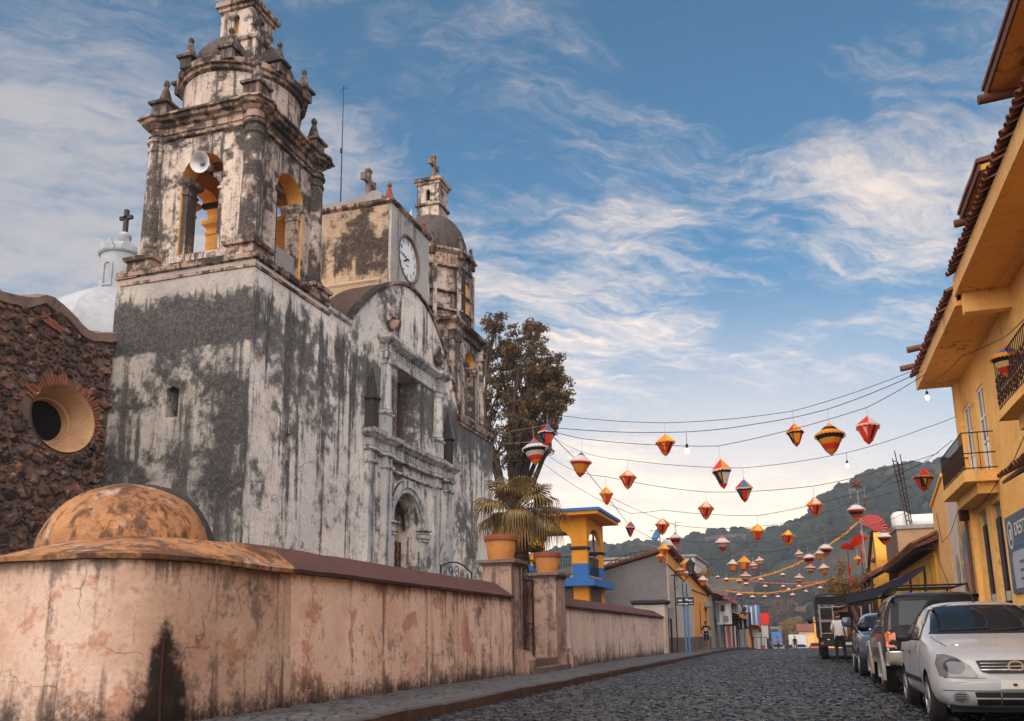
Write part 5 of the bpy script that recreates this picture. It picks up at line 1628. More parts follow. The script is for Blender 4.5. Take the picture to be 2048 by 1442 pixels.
for (xa, xb) in ((-12.05, -10.5), (-14.0, -12.65)):
    rl = MB()
    for z_ in (3.98, 4.85):
        rl.tube([(xa, gy0 + .1, z_), (xb, gy0 + .1, z_)], .022)
    rl = gp(rl, 'railing', M['iron'], 60)
    for i in range(1, 12):
        x = xa + (xb - xa) * i / 12
        MB().tube([(x, gy0 + .1, 3.98), (x, gy0 + .1, 4.85)], .012, 5).build('baluster', M['iron'], rl, smooth=60)
rl = MB()
for z_ in (3.98, 4.85):
    rl.tube([(gx1 - .1, 41.8, z_), (gx1 - .1, 44.2, z_)], .022)
rl = gp(rl, 'railing', M['iron'], 60)
for i in range(1, 18):
    y = 41.8 + 2.4 * i / 18
    MB().tube([(gx1 - .1, y, 3.98), (gx1 - .1, y, 4.85)], .012, 5).build('baluster', M['iron'], rl, smooth=60)
gp(MB().box(gx0, gx1 - .05, gy0 + .1, gy0 + .5, 0, 3.41).box(gx1 - .4, gx1 - .05, gy0 + .5, gy1, 0, 3.41), 'lower_wall', M['stone_dado'])
for y in (gy0, gy1 - .55):
    gp(MB().rect_rings(gx1 - .7, gx1 + .02, y - .02, y + .42, [(0, 0), (0, 3.415)]), 'lower_pillar', M['orange'])
gp(MB().box(gx0, gx1 - .45, gy0 + .55, gy1, 0, 3.4), 'core', M['stone_dado'])

# ------------------------------------------------------------------ grey gabled house at the corner
gh = thing('corner_house', 'house with bare grey gable wall and pale to apricot street front with stone dado', 'house', (-9, 55, 0))
MB().prism([(-15.5, 47.0, 0), (-6.78, 47.0, 0), (-6.78, 47.0, 5.42), (-15.5, 47.0, 3.15)], (0, 0, 0), (0, .4, 0)).build('gable_wall', M['grey_wall'], gh)
zt_ = lambda y: 5.45 - (y - 47.0) * .074
win = arch(61.6, .85, 1.15, 2.5, 8, .75)
MB().plate([(47.003, .95), (57.8, .95), (57.8, 3.9), (47.003, 4.75)], [], FX(-6.74), .3).build('street_wall', M['pale_front'], gh)
MB().plate([(57.803, .95), (67.5, .95), (67.5, 3.9), (57.803, 3.9)], [win, rect(64.4, 65.8, .96, 3.0)], FX(-6.74), .3).build('street_wall', M['orange_front'], gh)
MB().prism([(-6.735, 47.003, 4.76), (-6.735, 57.8, 3.905), (-6.735, 67.5, 3.905), (-6.735, 67.5, zt_(67.5)), (-6.735, 47.003, zt_(47.0))], (0, 0, 0), (-.3, 0, 0)).build('frieze', M['orange_front'], gh)
MB().prism([(-6.70, 47, 4.72), (-6.70, 57.8, 3.86), (-6.70, 67.5, 3.86), (-6.70, 67.5, 3.93), (-6.70, 57.8, 3.93), (-6.70, 47, 4.79)], (0, 0, 0), (-.1, 0, 0)).build('string_course', M['timber'], gh)
MB().box(-7.04, -6.68, 47.0, 67.5, 0, .95).build('stone_dado', M['stone_dado'], gh, jit=.01)
MB().box(-15.4, -7.06, 47.42, 67.4, 0, 3.0).build('core', M['black'], gh)
MB().box(-6.98, -6.95, 61.1, 62.1, 1.1, 3.3).build('pane', M['glass'], gh)
for k in range(5):
    MB().tube([(-6.78, 61.25 + .17 * k, 1.15), (-6.78, 61.25 + .17 * k, 2.8)], .014, 5).build('window_bar', M['iron'], gh)
MB().box(-6.80, -6.70, 61.05, 62.15, 1.0, 1.12).build('window_sill', M['pale_front'], gh)
MB().box(-6.95, -6.9, 64.4, 65.8, .1, 3.0).build('door', M['dark_wood'], gh)
MB().box(-6.85, -6.3, 64.2, 66.0, 3.0, 3.35).build('door_hood', M['concrete'], gh)
rz = lambda x, y: 5.52 + (x + 6.6) * .26 - (y - 47) * .074
rf = MB().rings([[(x, y, rz(x, y) + dz) for x, y in ((-15.6, 46.8), (-6.45, 46.8), (-6.45, 67.7), (-15.6, 67.7))] for dz in (0, .12)]).build('roof', M['tile'], gh)
for i in range(44):                                          # the barrel tiles that show along the verge
    x = -15.4 + .205 * i
    MB().tube([(x, 46.74, rz(x, 46.8) + .13), (x, 47.9, rz(x, 47.9) + .13)], .09, 6).build('roof_tile', M['tile'], rf, smooth=50)
for i in range(46):
    y = 47 + .45 * i
    MB().tube([(-6.38, y, rz(-6.4, y) + .10), (-7.4, y, rz(-7.4, y) + .12)], .12, 6).build('roof_tile', M['tile'], rf, smooth=50)
t = thing('roof_trellis', 'bent iron trellis arch lying along the roof of the grey gabled house', 'trellis', (-9, 47.5, 5))
b = MB()
for dz in (0, .25):
    b.tube([(-10.6 + 3.4 * i / 12, 47.6, rz(-10.6 + 3.4 * i / 12, 47.6) + .12 + (.42 - dz) * math.sin(PI * i / 12) ** .6) for i in range(13)], .018)
b.build('hoop', M['rust_iron'], t, smooth=60)
for i in range(1, 12):
    x = -10.6 + 3.4 * i / 12
    MB().tube([(x, 47.6, rz(x, 47.6) + .1), (x + .12, 47.6, rz(x, 47.6) + .12 + .42 * math.sin(PI * i / 12) ** .6)], .012, 5).build('strut', M['rust_iron'], t)
t = thing('satellite_dish', 'blue satellite dish on a mast at the ridge of the grey gabled house', 'satellite dish', (-7.3, 48.2, 5.4))
q = Vector((-.75, -.55, .5)).to_track_quat('Z', 'Y')
b = MB().lathe(0, 0, [(.02, 0), (.2, .02), (.36, .09), (.45, .15), (.46, .13), (.36, .06), (.2, -.01), (.02, -.03)], 26)
b.v = [tuple(q @ Vector(p) + Vector((0, 0, 1.05))) for p in b.v]
b.build('dish', M['pole_blue'], t, smooth=40, loc=(0, 0, 0))
MB().tube([(.05, .05, -.2), (.05, .05, 1.0)], .03).build('mast', M['grey_metal'], t, loc=(0, 0, 0))
a_ = q @ Vector((0, .3, .1)) + Vector((0, 0, 1.05))
b_ = q @ Vector((0, 0, .5)) + Vector((0, 0, 1.05))
MB().tube([tuple(a_), tuple(b_)], .014).ball(tuple(b_), .05).build('feed_arm', M['grey_metal'], t, smooth=50, loc=(0, 0, 0))
t = thing('water_tank', 'pale round water tank behind the blue satellite dish', 'tank', (-6.95, 49.6, 5.3))
MB().lathe(0, 0, [(.02, 0), (.40, 0), (.45, .08), (.45, .85), (.33, 1.0), (.15, 1.06), (.02, 1.07)], 20).build('tank_body', M['canvas'], t, smooth=40, loc=(0, 0, 0))
MB().lathe(0, 0, [(.02, 1.06), (.14, 1.06), (.14, 1.13), (.02, 1.15)], 14).build('lid', M['cable'], t, smooth=40, loc=(0, 0, 0))
o = MB().tube([(-6.5, 49.3, 5.3), (-6.5, 49.3, 7.3)], .015).tube([(-6.75, 49.3, 7.2), (-6.2, 49.3, 7.25)], .01).tube([(-6.65, 49.3, 7.0), (-6.3, 49.3, 7.05)], .01).build('roof_aerial', M['iron'])
tag(o, 'thin comb aerial rising beside the pale roof tank', 'antenna')

# ------------------------------------------------------------------ street furniture by the corner house
def disc_sign(label, x, y, z, h, r, mt, board):
    t = thing('round_sign', label, 'road sign', (x, y, z), group='round signs on poles')
    for dx in (-.09, .09):
        MB().tube([(dx, 0, 0), (dx, 0, h)], .055, 10).build('pole', mt, t, smooth=50, loc=(0, 0, 0))
    b = MB()
    b.rings([[(r * math.cos(a), dy, h + .05 + r * math.sin(a)) for a in [2 * PI * i / 32 for i in range(32)]] for dy in (-.075, -.06)])
    b.build('disc', M['grey_metal'], t, loc=(0, 0, 0))
    for dx in (-.1, .1):
        MB().box(dx - .02, dx + .02, -.10, -.077, h - r * .85, h + r * .9).build('back_rail', M['iron'], t, loc=(0, 0, 0))
    if board:
        nb = MB().box(-.45, .45, -.13, -.105, h - .82, h - .40).build('name_board', M['navy'], t, loc=(0, 0, 0))
        for u, v_, w, hh in ((-.26, -.55, .11, .09), (-.24, -.73, .14, .05), (.08, -.52, .07, .10), (.26, -.56, .12, .07), (.05, -.74, .10, .06), (.30, -.72, .09, .04)):
            MB().box(u - w, u + w, -.136, -.131, h + v_ - hh / 2, h + v_ + hh / 2).build('board_panel', M['plate'], nb, loc=(0, 0, 0))
    return t


disc_sign('grey back of a round sign with dark name board on thick sky blue poles', -5.95, 47.6, .17, 3.25, .37, M['pole_blue'], True)
disc_sign('smaller grey round sign on navy poles further up the street', -5.9, 84, .0, 3.3, .50, M['navy'], True)
t = thing('street_lamp', 'dark bracket street lamp with a glazed lantern head over the corner pavement', 'street lamp', (-6.5, 47.75, .17))
MB().tube([(0, 0, 0), (0, 0, 3.7)], .035, 8).build('post', M['iron'], t, smooth=50, loc=(0, 0, 0))
MB().tube([(-.2, 0, 4.05), (1.4, 0, 4.05)], .025).tube([(0, 0, 3.3), (.5, 0, 3.75), (.9, 0, 4.0)], .018).tube([(0, 0, 3.6), (0, 0, 4.1)], .03).build('bracket', M['iron'], t, smooth=50, loc=(0, 0, 0))
b = MB().rings([[(.9 + sx * r, sy * r, z) for sx, sy in ((-1, -1), (1, -1), (1, 1), (-1, 1))] for r, z in ((.10, 4.1), (.19, 4.62))])
b.build('glass', M['glass'], t, loc=(0, 0, 0))
for sx in (-1, 1):
    for sy in (-1, 1):
        MB().tube([(.9 + sx * .10, sy * .10, 4.1), (.9 + sx * .2, sy * .2, 4.63)], .018, 5).build('lantern_bar', M['iron'], t, loc=(0, 0, 0))
MB().rings([[(.9 + sx * r, sy * r, z) for sx, sy in ((-1, -1), (1, -1), (1, 1), (-1, 1))] for r, z in ((.24, 4.62), (.22, 4.68), (.06, 4.84), (.02, 4.95))]).build('cap', M['iron'], t, loc=(0, 0, 0))
t = thing('meter_box', 'small grey green meter cabinet on a pipe beside the pale end pier', 'meter box', (-6.65, 46.75, .17))
MB().box(-.16, .16, -.10, .10, 1.75, 2.3).build('cabinet', M['grey_metal'], t, loc=(0, 0, 0))
MB().tube([(0, 0, 0), (0, 0, 1.75)], .05, 8).build('pipe', M['iron'], t, smooth=50, loc=(0, 0, 0))

# ------------------------------------------------------------------ market row up the left side
def row_house(label, y0, y1, h, mt, xf=-6.6, roof='flat', door=1, awn=None, upper=None, mtr='tile'):
    z = zroad((y0 + y1) / 2) - .6
    t = thing('row_house', label, 'house', (xf - 3, y0, z), group='houses along the left of the street')
    z0 = z + .6
    n = max(1, int((y1 - y0) / 3.4))
    hs, ws = [], []
    for i in range(n):
        c = y0 + (y1 - y0) * (i + .5) / n
        hs.append(rect(c - .75, c + .75, z0 + .02, z0 + 2.4))
        if h > 4.6:
            ws.append(rect(c - .5, c + .5, z0 + 3.3, z0 + 4.5))
    MB().plate(rect(y0, y1 - .02, z, z0 + h), hs + ws, FX(xf), .3).build('street_wall', mt, t)
    MB().box(xf - 7, xf - .302, y0 + .002, y1 - .022, z, z0 + h - .01).build('side_wall', mt, t)
    for q in hs:
        MB().box(xf - .26, xf - .22, q[0][0], q[1][0], z0, z0 + 2.4).build('doorway', M['dark_wood'], t)
        MB().box(xf - .21, xf - .16, q[0][0] + .05, (q[0][0] + q[1][0]) / 2, z0, z0 + 2.35).build('door_leaf', M['brown_wood'], t)
    for q in ws:
        w = MB().plate(q, [rect(q[0][0] + .08, q[1][0] - .08, q[0][1] + .08, q[2][1] - .08)], FX(xf - .1), .08).build('window_frame', M['white_paint'], t)
        MB().box(xf - .17, xf - .16, q[0][0], q[1][0], q[0][1], q[2][1]).build('pane', M['glass'], w)
    if roof == 'flat':
        MB().rect_rings(xf - 7, xf, y0, y1 - .02, [(.02, z0 + h), (.18, z0 + h + .06), (.18, z0 + h + .2), (.0, z0 + h + .24)]).build('roof_slab', M['concrete'], t)
    else:
        r = MB().prism([(xf + .7, 0, z0 + h - .35), (xf - 7, 0, z0 + h + 1.6), (xf - 7, 0, z0 + h + 1.75), (xf + .7, 0, z0 + h - .22)], (0, y0 - .2, 0), (0, y1 + .2, 0)).build('roof', M[mtr], t)
        for i in range(int((y1 - y0) / .6)):
            MB().tube([(xf + .72, y0 + .6 * i, z0 + h - .22), (xf - 1.5, y0 + .6 * i, z0 + h + .35)], .13, 6).build('roof_tile', M[mtr], r, smooth=50)
    if awn:
        a = MB().prism([(xf, 0, z0 + awn[1] + .5), (xf + 1.3, 0, z0 + awn[1]), (xf + 1.3, 0, z0 + awn[1] - .28), (xf + 1.28, 0, z0 + awn[1] - .04), (xf, 0, z0 + awn[1] + .46)], (0, y0 + .2, 0), (0, y1 - .2, 0)).build('awning', M[awn[0]], t)
    return t


row_house('white flat roofed upper house behind the red awning', 67.6, 76, 6.9, M['pale_front'], -7.6)
row_house('shop front with red fringed awning and open stone doorway', 68.0, 77, 4.1, M['concrete'], -6.6, 'flat', awn=('p_pink', 3.9))
row_house('dark timber fronted house under a long drooping eave', 77.2, 92, 4.3, M['dark_stone'], -6.5, 'pitch', awn=('p_orange', 3.0), mtr='dark_wood')
row_house('grey cement house with red roof in the middle of the market row', 92.2, 106, 4.6, M['concrete'], -6.4, 'pitch')
row_house('rust orange shop house beyond the hanging clothes', 106.2, 118, 4.2, M['orange_front'], -6.3, 'flat', awn=('p_red', 3.1))
row_house('cream house near the far end of the market row', 118.2, 132, 4.4, M['white_wall'], -6.0, 'pitch')
row_house('last small apricot house of the market row', 132.2, 146, 5.2, M['peach'], -6.4, 'flat')


def banner(label, y, x0, x1, z0, z1, mt, cat='banner', name='banner', group='banners of the market row', sub=None):
    zb = zroad(y)
    t = thing(name, label, cat, ((x0 + x1) / 2, y, zb), group=group)
    b = MB()
    n = 8
    b.rings([[(x0 - t.location.x + (x1 - x0) * i / n, .05 * math.sin(i * 1.7 + z), z) for i in range(n + 1)] + [(x0 - t.location.x + (x1 - x0) * i / n, .05 * math.sin(i * 1.7 + z) + .02, z) for i in range(n, -1, -1)] for z in [z0 + (z1 - z0) * j / 5 for j in range(6)]])
    b.build('cloth', mt, t, smooth=60, loc=(0, 0, 0))
    MB().tube([(x0 - t.location.x - .1, 0, z1 + .03), (x1 - t.location.x + .1, 0, z1 + .03)], .03).build('rail', M['dark_wood'], t, loc=(0, 0, 0))
    for x in (x0, x1):
        MB().tube([(x - t.location.x, .05, 0), (x - t.location.x, .05, z1 + .05)], .035, 6).build('pole', M['dark_wood'], t, loc=(0, 0, 0))
    for k, (u, v_, w, h, m2) in enumerate(sub or []):
        MB().box(x0 - t.location.x + u * (x1 - x0), x0 - t.location.x + (u + w) * (x1 - x0), -.08, -.06, z0 + v_ * (z1 - z0), z0 + (v_ + h) * (z1 - z0)).build('print', M[m2], t, loc=(0, 0, 0))
    return t


banner('large white poster banner with a dark star on the stone shop front', 70, -6.5, -5.3, 1.9, 3.7, M['plate'], sub=[(.35, .55, .25, .25, 'navy'), (.05, .1, .2, .8, 'grey_metal'), (.5, .1, .3, .25, 'grey_metal')])
banner('tall striped brown and cream cloth hanging by the shop door', 72, -6.3, -5.2, .1, 1.8, M['canvas'], sub=[(.12, 0, .12, 1, 'brown_wood'), (.45, 0, .16, 1, 'cloth_red'), (.8, 0, .1, 1, 'brown_wood')])
banner('blue and white cloths hanging from the dark stall frame', 96, -6.1, -4.4, 2.6, 4.6, M['cloth_blue'], sub=[(.15, 0, .14, 1, 'canvas'), (.45, 0, .1, .9, 'plate'), (.72, 0, .12, 1, 'canvas')])
banner('plain orange red banner over the cream stall panel', 112, -6.0, -4.1, 3.3, 4.7, M['p_red'])
banner('cream stall panel with a small black figure print', 110, -6.2, -4.2, 1.6, 3.1, M['canvas'], sub=[(.5, .5, .1, .4, 'cloth_black')])
banner('rows of hanging grey and dark clothes in the market row', 88, -6.3, -4.9, 1.9, 3.4, M['cloth_black'], sub=[(.1, .1, .15, .85, 'grey_paint'), (.4, .05, .12, .9, 'canvas'), (.7, .15, .15, .8, 'cloth_blue')])
banner('low white ribbed curtain closing a stall front', 104, -5.6, -4.2, .1, 1.5, M['canvas'], sub=[(.2, 0, .05, 1, 'grey_paint'), (.5, 0, .05, 1, 'grey_paint'), (.8, 0, .05, 1, 'grey_paint')])
banner('pale blue plastic sheet on poles at the end of the market row', 128, -4.6, -3.1, .6, 3.2, M['pole_blue'])
banner('blank white projection screen standing across the end of the street', 131, -2.35, .1, .6, 2.9, M['plate'], 'screen', 'screen', None)
for k, (x, y, s, c, l) in enumerate(((-4.5, 100, .5, 'cloth_red', 'red plastic bucket at the foot of the market stalls'), (-4.7, 107, .55, 'p_orange', 'orange crate at the foot of the market stalls'))):
    t = thing('market_tub', l, 'tub', (x, y, zroad(y)))
    MB().rect_rings(-s * .4, s * .4, -s * .3, s * .3, [(0, 0), (.06, s), (.09, s), (.09, s + .05), (.03, s + .05), (-.02, .06)]).build('tub_body', M[c], t, loc=(0, 0, 0))

# houses of the town beyond the end of the street
def far_house(label, x, y, z, w, h, d_, mt, roof='flat'):
    t = thing('town_house', label, 'house', (x, y, z), group='town houses beyond the street')
    nx_ = max(1, int(w / 2.6))
    nz_ = max(1, int(h / 3))
    hs = [rect(-w / 2 + w * (i + .5) / nx_ - .5, -w / 2 + w * (i + .5) / nx_ + .5, 3 * j + 1.0, 3 * j + 2.3) for i in range(nx_) for j in range(nz_) if 3 * j + 2.5 < h]
    MB().plate(rect(-w / 2, w / 2, -2, h), hs, lambda u, v, dd: (u, dd, v), .3).build('front_wall', mt, t, loc=(0, 0, 0))
    MB().box(-w / 2 + .002, w / 2 - .002, .302, d_, -2, h - .01).build('side_wall', mt, t, loc=(0, 0, 0))
    for q in hs:
        w_ = MB().plate(q, [rect(q[0][0] + .12, q[1][0] - .12, q[0][1] + .12, q[2][1] - .12)], lambda u, v, dd: (u, .12 + dd, v), .08).build('window_frame', M['white_paint'], t, loc=(0, 0, 0))
        MB().box(q[0][0], q[1][0], .18, .19, q[0][1], q[2][1]).build('pane', M['glass'], w_, loc=(0, 0, 0))
    if roof == 'flat':
        MB().rect_rings(-w / 2, w / 2, 0, d_, [(.15, h), (.2, h + .3), (0, h + .35)]).build('roof_slab', M['concrete'], t, loc=(0, 0, 0))
    else:
        MB().prism([(-w / 2 - .4, -.4, h), (w / 2 + .4, -.4, h), (w / 2 + .4, d_ / 2, h + 1.6), (-w / 2 - .4, d_ / 2, h + 1.6)], (0, 0, 0), (0, 0, .15)).build('roof', M['tile'], t, loc=(0, 0, 0))
    return t


for a in (('white three storey house with balconies beyond the street end', 2.0, 330, -5, 13, 11.5, 9, M['white_wall'], 'flat'),
          ('apricot two storey house left of the white town houses', -15, 235, -5, 7, 7.4, 8, M['peach'], 'pitch'),
          ('small white house low on the far hillside', -30, 330, 9, 8, 4, 8, M['white_paint'], 'pitch'),
          ('pale blue building on the hillside above the street end', -20, 420, 27, 11, 6, 9, M['town_blue'], 'flat'),
          ('cream house among trees right of the white screen', 2.5, 215, -6, 8, 7.5, 7, M['peach'], 'pitch'),
          ('yellow house edge beside the truck at the far end', 3.4, 150, -4, 4, 7.2, 8, M['yellow'], 'flat'),
          ('white flat house highest in the cluster beyond the screen', 9.0, 390, 6, 12, 9.0, 9, M['white_paint'], 'flat'),
          ('grey house behind the cream one among the trees', -11.0, 300, -4, 9, 7.0, 8, M['concrete'], 'flat'),
          ('tiny white house on the left slope below the forest', -44, 400, 22, 8, 4, 8, M['white_paint'], 'pitch')):
    far_house(*a)


# ------------------------------------------------------------------ trees
def leaf_cloud(centres, per, rad, size, seed, flat=.8):
    """Many small leaf quads spread through clumps about the twig ends."""
    r = np.random.default_rng(seed)
    C = np.repeat(np.array(centres), per, axis=0)
    n = len(C)
    d = r.normal(size=(n, 3))
    d /= np.linalg.norm(d, axis=1)[:, None]
    P = C + d * (rad * r.random((n, 1)) ** .45) * np.array([1, 1, flat])
    u = r.normal(size=(n, 3))
    u /= np.linalg.norm(u, axis=1)[:, None]
    w = np.cross(u, r.normal(size=(n, 3)))
    w /= np.linalg.norm(w, axis=1)[:, None]
    s = size * (.6 + .8 * r.random((n, 1)))
    V = np.stack([P - u * s, P + w * s * .42, P + u * s, P - w * s * .42], 1).reshape(-1, 3)
    F = np.arange(4 * n).reshape(-1, 4)
    return V, F


def quick_mesh(name, V, F, mt, parent):
    me = bpy.data.meshes.new(name)
    me.from_pydata(V.tolist(), [], F.tolist())
    me.materials.append(mt)
    o = bpy.data.objects.new(name, me)
    COL.objects.link(o)
    o.parent = parent
    o.location = -Vector(parent.location)
    return o


def branches(mb, p, d, l, r, depth, rnd, tips, spread=.75, up=.12):
    pts, q = [p], Vector(p)
    d = Vector(d).normalized()
    n = 5
    for i in range(n):
        d = (d + Vector((rnd.uniform(-1, 1), rnd.uniform(-1, 1), rnd.uniform(-1, 1))) * .20 + Vector((0, 0, up))).normalized()
        q = q + d * l / n
        pts.append(tuple(q))
        if depth <= 2 and i >= 2:
            tips.append(tuple(q))
    mb.tube(pts, [r * (1 - .45 * i / n) for i in range(n + 1)], 7 if depth > 2 else 5)
    if depth == 0:
        return
    for k in range(rnd.choice((2, 3, 3))):
        a = Vector((rnd.uniform(-1, 1), rnd.uniform(-1, 1), rnd.uniform(-.45, .7))).normalized()
        branches(mb, pts[rnd.choice((3, 4, 5))], d * (1 - spread) + a * spread, l * rnd.uniform(.58, .8), r * .55, depth - 1, rnd, tips, spread, up)


def tree(label, x, y, z, trunk_h, r, limbs, depth, leaf, per, rad, size, seed, mt, group=None, name='tree'):
    t = thing(name, label, 'tree', (x, y, z), group=group)
    rnd = random.Random(seed)
    mb, tips = MB(), []
    mb.tube([(x, y, z), (x + .1, y, z + trunk_h * .5), (x, y + .1, z + trunk_h)], [r * 1.25, r, r * .85], 10)
    for (dx, dy, dz, l) in limbs:
        branches(mb, (x, y, z + trunk_h * .94), (dx, dy, dz), l, r * .6, depth, rnd, tips)
    mb.build('trunk', M['bark'], t, smooth=60, fix=False)
    V, F = leaf_cloud(tips, per, rad, size, seed + 1)
    quick_mesh('crown', V, F, M[mt], t)
    return t


CLUMPS = [(-16.98, 49.0, 20.16, .68), (-14.9, 48.0, 18.4, 1.19), (-13.75, 48.0, 17.23, 1.19), (-12.84, 47.5, 15.73, .8), (-15.27, 49.0, 16.95, 1.36), (-16.97, 50.0, 17.32, 1.19), (-17.01, 49.0, 15.5, 1.19), (-15.2, 48.0, 14.84, 1.31), (-13.49, 47.0, 14.5, .74), (-16.1, 48.0, 13.08, 1.31), (-14.34, 47.0, 13.17, 1.14), (-13.16, 46.5, 12.61, .63), (-15.24, 47.0, 11.65, 1.19), (-18.09, 50.0, 18.52, .74), (-14.55, 49.0, 19.44, .74), (-13.79, 47.0, 15.93, .97), (-16.62, 50.0, 19.17, .63), (-13.4, 46.0, 11.29, .68), (-12.35, 47.0, 14.7, .8), (-12.9, 47.2, 16.3, .85), (-12.75, 46.6, 13.6, .7), (-13.9, 46.8, 12.3, .8)]
t = thing('tree', 'tall dusty olive tree with airy spreading crown behind the far bell tower', 'tree', (-15.9, 48.6, .3))
rnd = random.Random(31)
b, tips = MB(), []
fork = (-15.8, 48.4, 8.2)
b.tube([(-15.9, 48.6, .3), (-15.7, 48.5, 4), fork], [.55, .46, .40], 12)
for (cx, cy, cz, cr) in CLUMPS:
    c, f_ = Vector((cx, cy, cz)), Vector(fork)
    n = 9
    dr = Vector((rnd.uniform(-1, 1), rnd.uniform(-1, 1), rnd.uniform(-.3, .6)))
    pts = [tuple(f_.lerp(c, i / n) + dr * .9 * math.sin(PI * i / n) + noise.noise_vector(f_.lerp(c, i / n) * .9) * .28) for i in range(n + 1)]
    b.tube(pts, [.20 - .15 * i / n for i in range(n + 1)], 7)
    for k in range(int(9 + cr * 9)):
        v_ = Vector((rnd.gauss(0, 1), rnd.gauss(0, 1), rnd.gauss(0, .75))).normalized() * cr * rnd.uniform(.5, 1.22)
        m_ = Vector(pts[rnd.choice((6, 7, 8, 9))])
        q_ = m_.lerp(c + v_, .5) + Vector((rnd.uniform(-.15, .15), rnd.uniform(-.15, .15), rnd.uniform(-.1, .2)))
        b.tube([tuple(m_), tuple(q_), tuple(c + v_)], [.045, .03, .012], 5)
        tips += [tuple(c + v_), tuple(q_.lerp(c + v_, .5))]
b.build('trunk', M['bark'], t, smooth=60, fix=False)
V, F = leaf_cloud(tips, 46, .32, .095, 6, .7)
quick_mesh('crown', V, F, M['leaf_dark'], t)
tree('golden brown tree hung with red ribbons beside the yellow gable house', 3.0, 60.5, -.2, 2.2, .2,
     [(-.5, -.2, .8, 1.7), (.4, .1, .9, 2.0), (0, -.5, .7, 1.5), (-.3, .4, 1, 2.1), (-.7, 0, .1, 1.1), (.1, -.3, .1, 1.0)], 2, None, 46, .42, .085, 8, 'leaf_gold')
tree('small yellow bush growing on the roofs behind the corner house', -7.8, 66, 3.0, 1.2, .1, [(-.3, 0, 1, 1.2), (.4, 0, 1, 1.2), (0, .3, .6, 1.0)], 2, None, 34, .35, .08, 12, 'leaf_gold', name='bush')
for k, (x, y, z, s, mt, l) in enumerate(((-9.5, 175, -4.5, 1.5, 'leaf_dark', 'dark rounded tree beyond the market row'), (-5.6, 160, -3.6, 1.2, 'leaf_dark', 'dark shrubby tree left of the white screen'), (-13, 250, -5, 2.3, 'leaf_gold', 'dry golden tree above the town houses'),
                                       (-3.5, 260, -4, 2.0, 'leaf_gold', 'sparse golden tree behind the cream town house'), (8.5, 280, -3, 2.4, 'leaf_dark', 'dull green tree beside the highest white house'), (-22, 240, -3, 2.2, 'leaf_dark', 'broad dark tree at the foot of the hill'), (-8, 330, 0, 2.6, 'leaf_dark', 'olive tree behind the grey town house'))):
    tree(l, x, y, z, 1.8 * s, .16 * s, [(-.5, 0, .8, 1.7 * s), (.5, .1, .8, 1.7 * s), (0, -.4, .9, 1.6 * s), (0, .4, .6, 1.4 * s), (.8, -.2, .3, 1.1 * s), (-.8, -.1, .2, 1.1 * s)], 2, None, 22, .55 * s, .17 * s, 20 + k, mt, 'trees beyond the street end')

# fan palm behind the gate
pt = thing('fan_palm', 'fan palm with drooping folded leaves rising just behind the gate piers', 'palm tree', (-8.35, 26.3, .3))
PX, PY = -8.35, 26.3
b = MB()
pts = [(PX + .02 * math.sin(i), PY + .02 * math.cos(i * 2),   .3 + 4.7 * i / 40) for i in range(41)]
b.tube(pts, [.17 + .04 * (i % 2) + .05 * (i > 26) for i in range(41)], 14)
b.build('trunk', M['palm_bark'], pt, smooth=30, jit=.015)
b = MB()
rr = random.Random(4)
for i in range(150):
    a, z = rr.uniform(0, 2 * PI), rr.uniform(2.4, 5.2)
    r0 = .2 + .06 * rr.random()
    c = Vector((PX + r0 * math.cos(a), PY + r0 * math.sin(a), z))
    n_ = Vector((math.cos(a), math.sin(a), 0))
    t_ = Vector((-math.sin(a), math.cos(a), 0))
    l = rr.uniform(.25, .6)
    b.add([c - t_ * .03, c + t_ * .03, c + n_ * .10 + t_ * .035 - Vector((0, 0, l)), c + n_ * .12 - t_ * .02 - Vector((0, 0, l * 1.1))], [(0, 1, 2, 3)])
struct(b.build('leaf_skirt', M['palm_bark'], pt, fix=False), 'stuff')


def fan(a, el, pl, R, droop, seed, mt, nseg=34):
    """One palm leaf: arching stalk, then a folded fan of narrow blades whose tips hang."""
    r = random.Random(seed)
    o = Vector((PX, PY, 5.0))
    h = Vector((math.cos(a), math.sin(a), 0))
    up_ = Vector((0, 0, 1))
    st = [o + h * pl * t * math.cos(el) + up_ * (pl * t * math.sin(el) - .16 * pl * t * t) for t in (0, .25, .5, .75, 1)]
    hub = st[-1]
    d = (st[-1] - st[-2]).normalized()
    side = d.cross(up_)
    if side.length < .1:
        side = Vector((-math.sin(a), math.cos(a), 0))
    side.normalize()
    nrm = side.cross(d).normalized()
    lf = MB().tube([tuple(q) for q in st], [.022, .02, .018, .016, .013], 6).build('frond', M['palm_bark'], pt, smooth=60, fix=False)
    b = MB()
    for i in range(nseg):
        f = -1 + 2 * (i + .5) / nseg
        ang = f * 2.15
        e = (d * math.cos(ang) + side * math.sin(ang)).normalized()
        t_ = (side * math.cos(ang) - d * math.sin(ang)).normalized()
        L = R * (1 - .22 * abs(f)) * r.uniform(.92, 1.05)
        w0, w1 = .006, R * 2.15 / nseg * .58
        fold = .020 * (1 if i % 2 else -1)
        p0 = hub
        p1 = hub + e * L * .55 + nrm * (.05 * L + fold) - up_ * droop * .10 * L
        p2 = hub + e * L * .82 - up_ * droop * .32 * L
        p3 = hub + e * L * (.98 - .1 * droop) - up_ * droop * (.72 + .3 * r.random()) * L
        b.add([p0 - t_ * w0, p0 + t_ * w0, p1 + t_ * w1, p1 - t_ * w1, p2 + t_ * w1 * .62, p2 - t_ * w1 * .62, p3], [(0, 1, 2, 3), (3, 2, 4, 5), (5, 4, 6)])
    bl = b.build('leaf_blade', M[mt], lf, fix=False)
    return lf


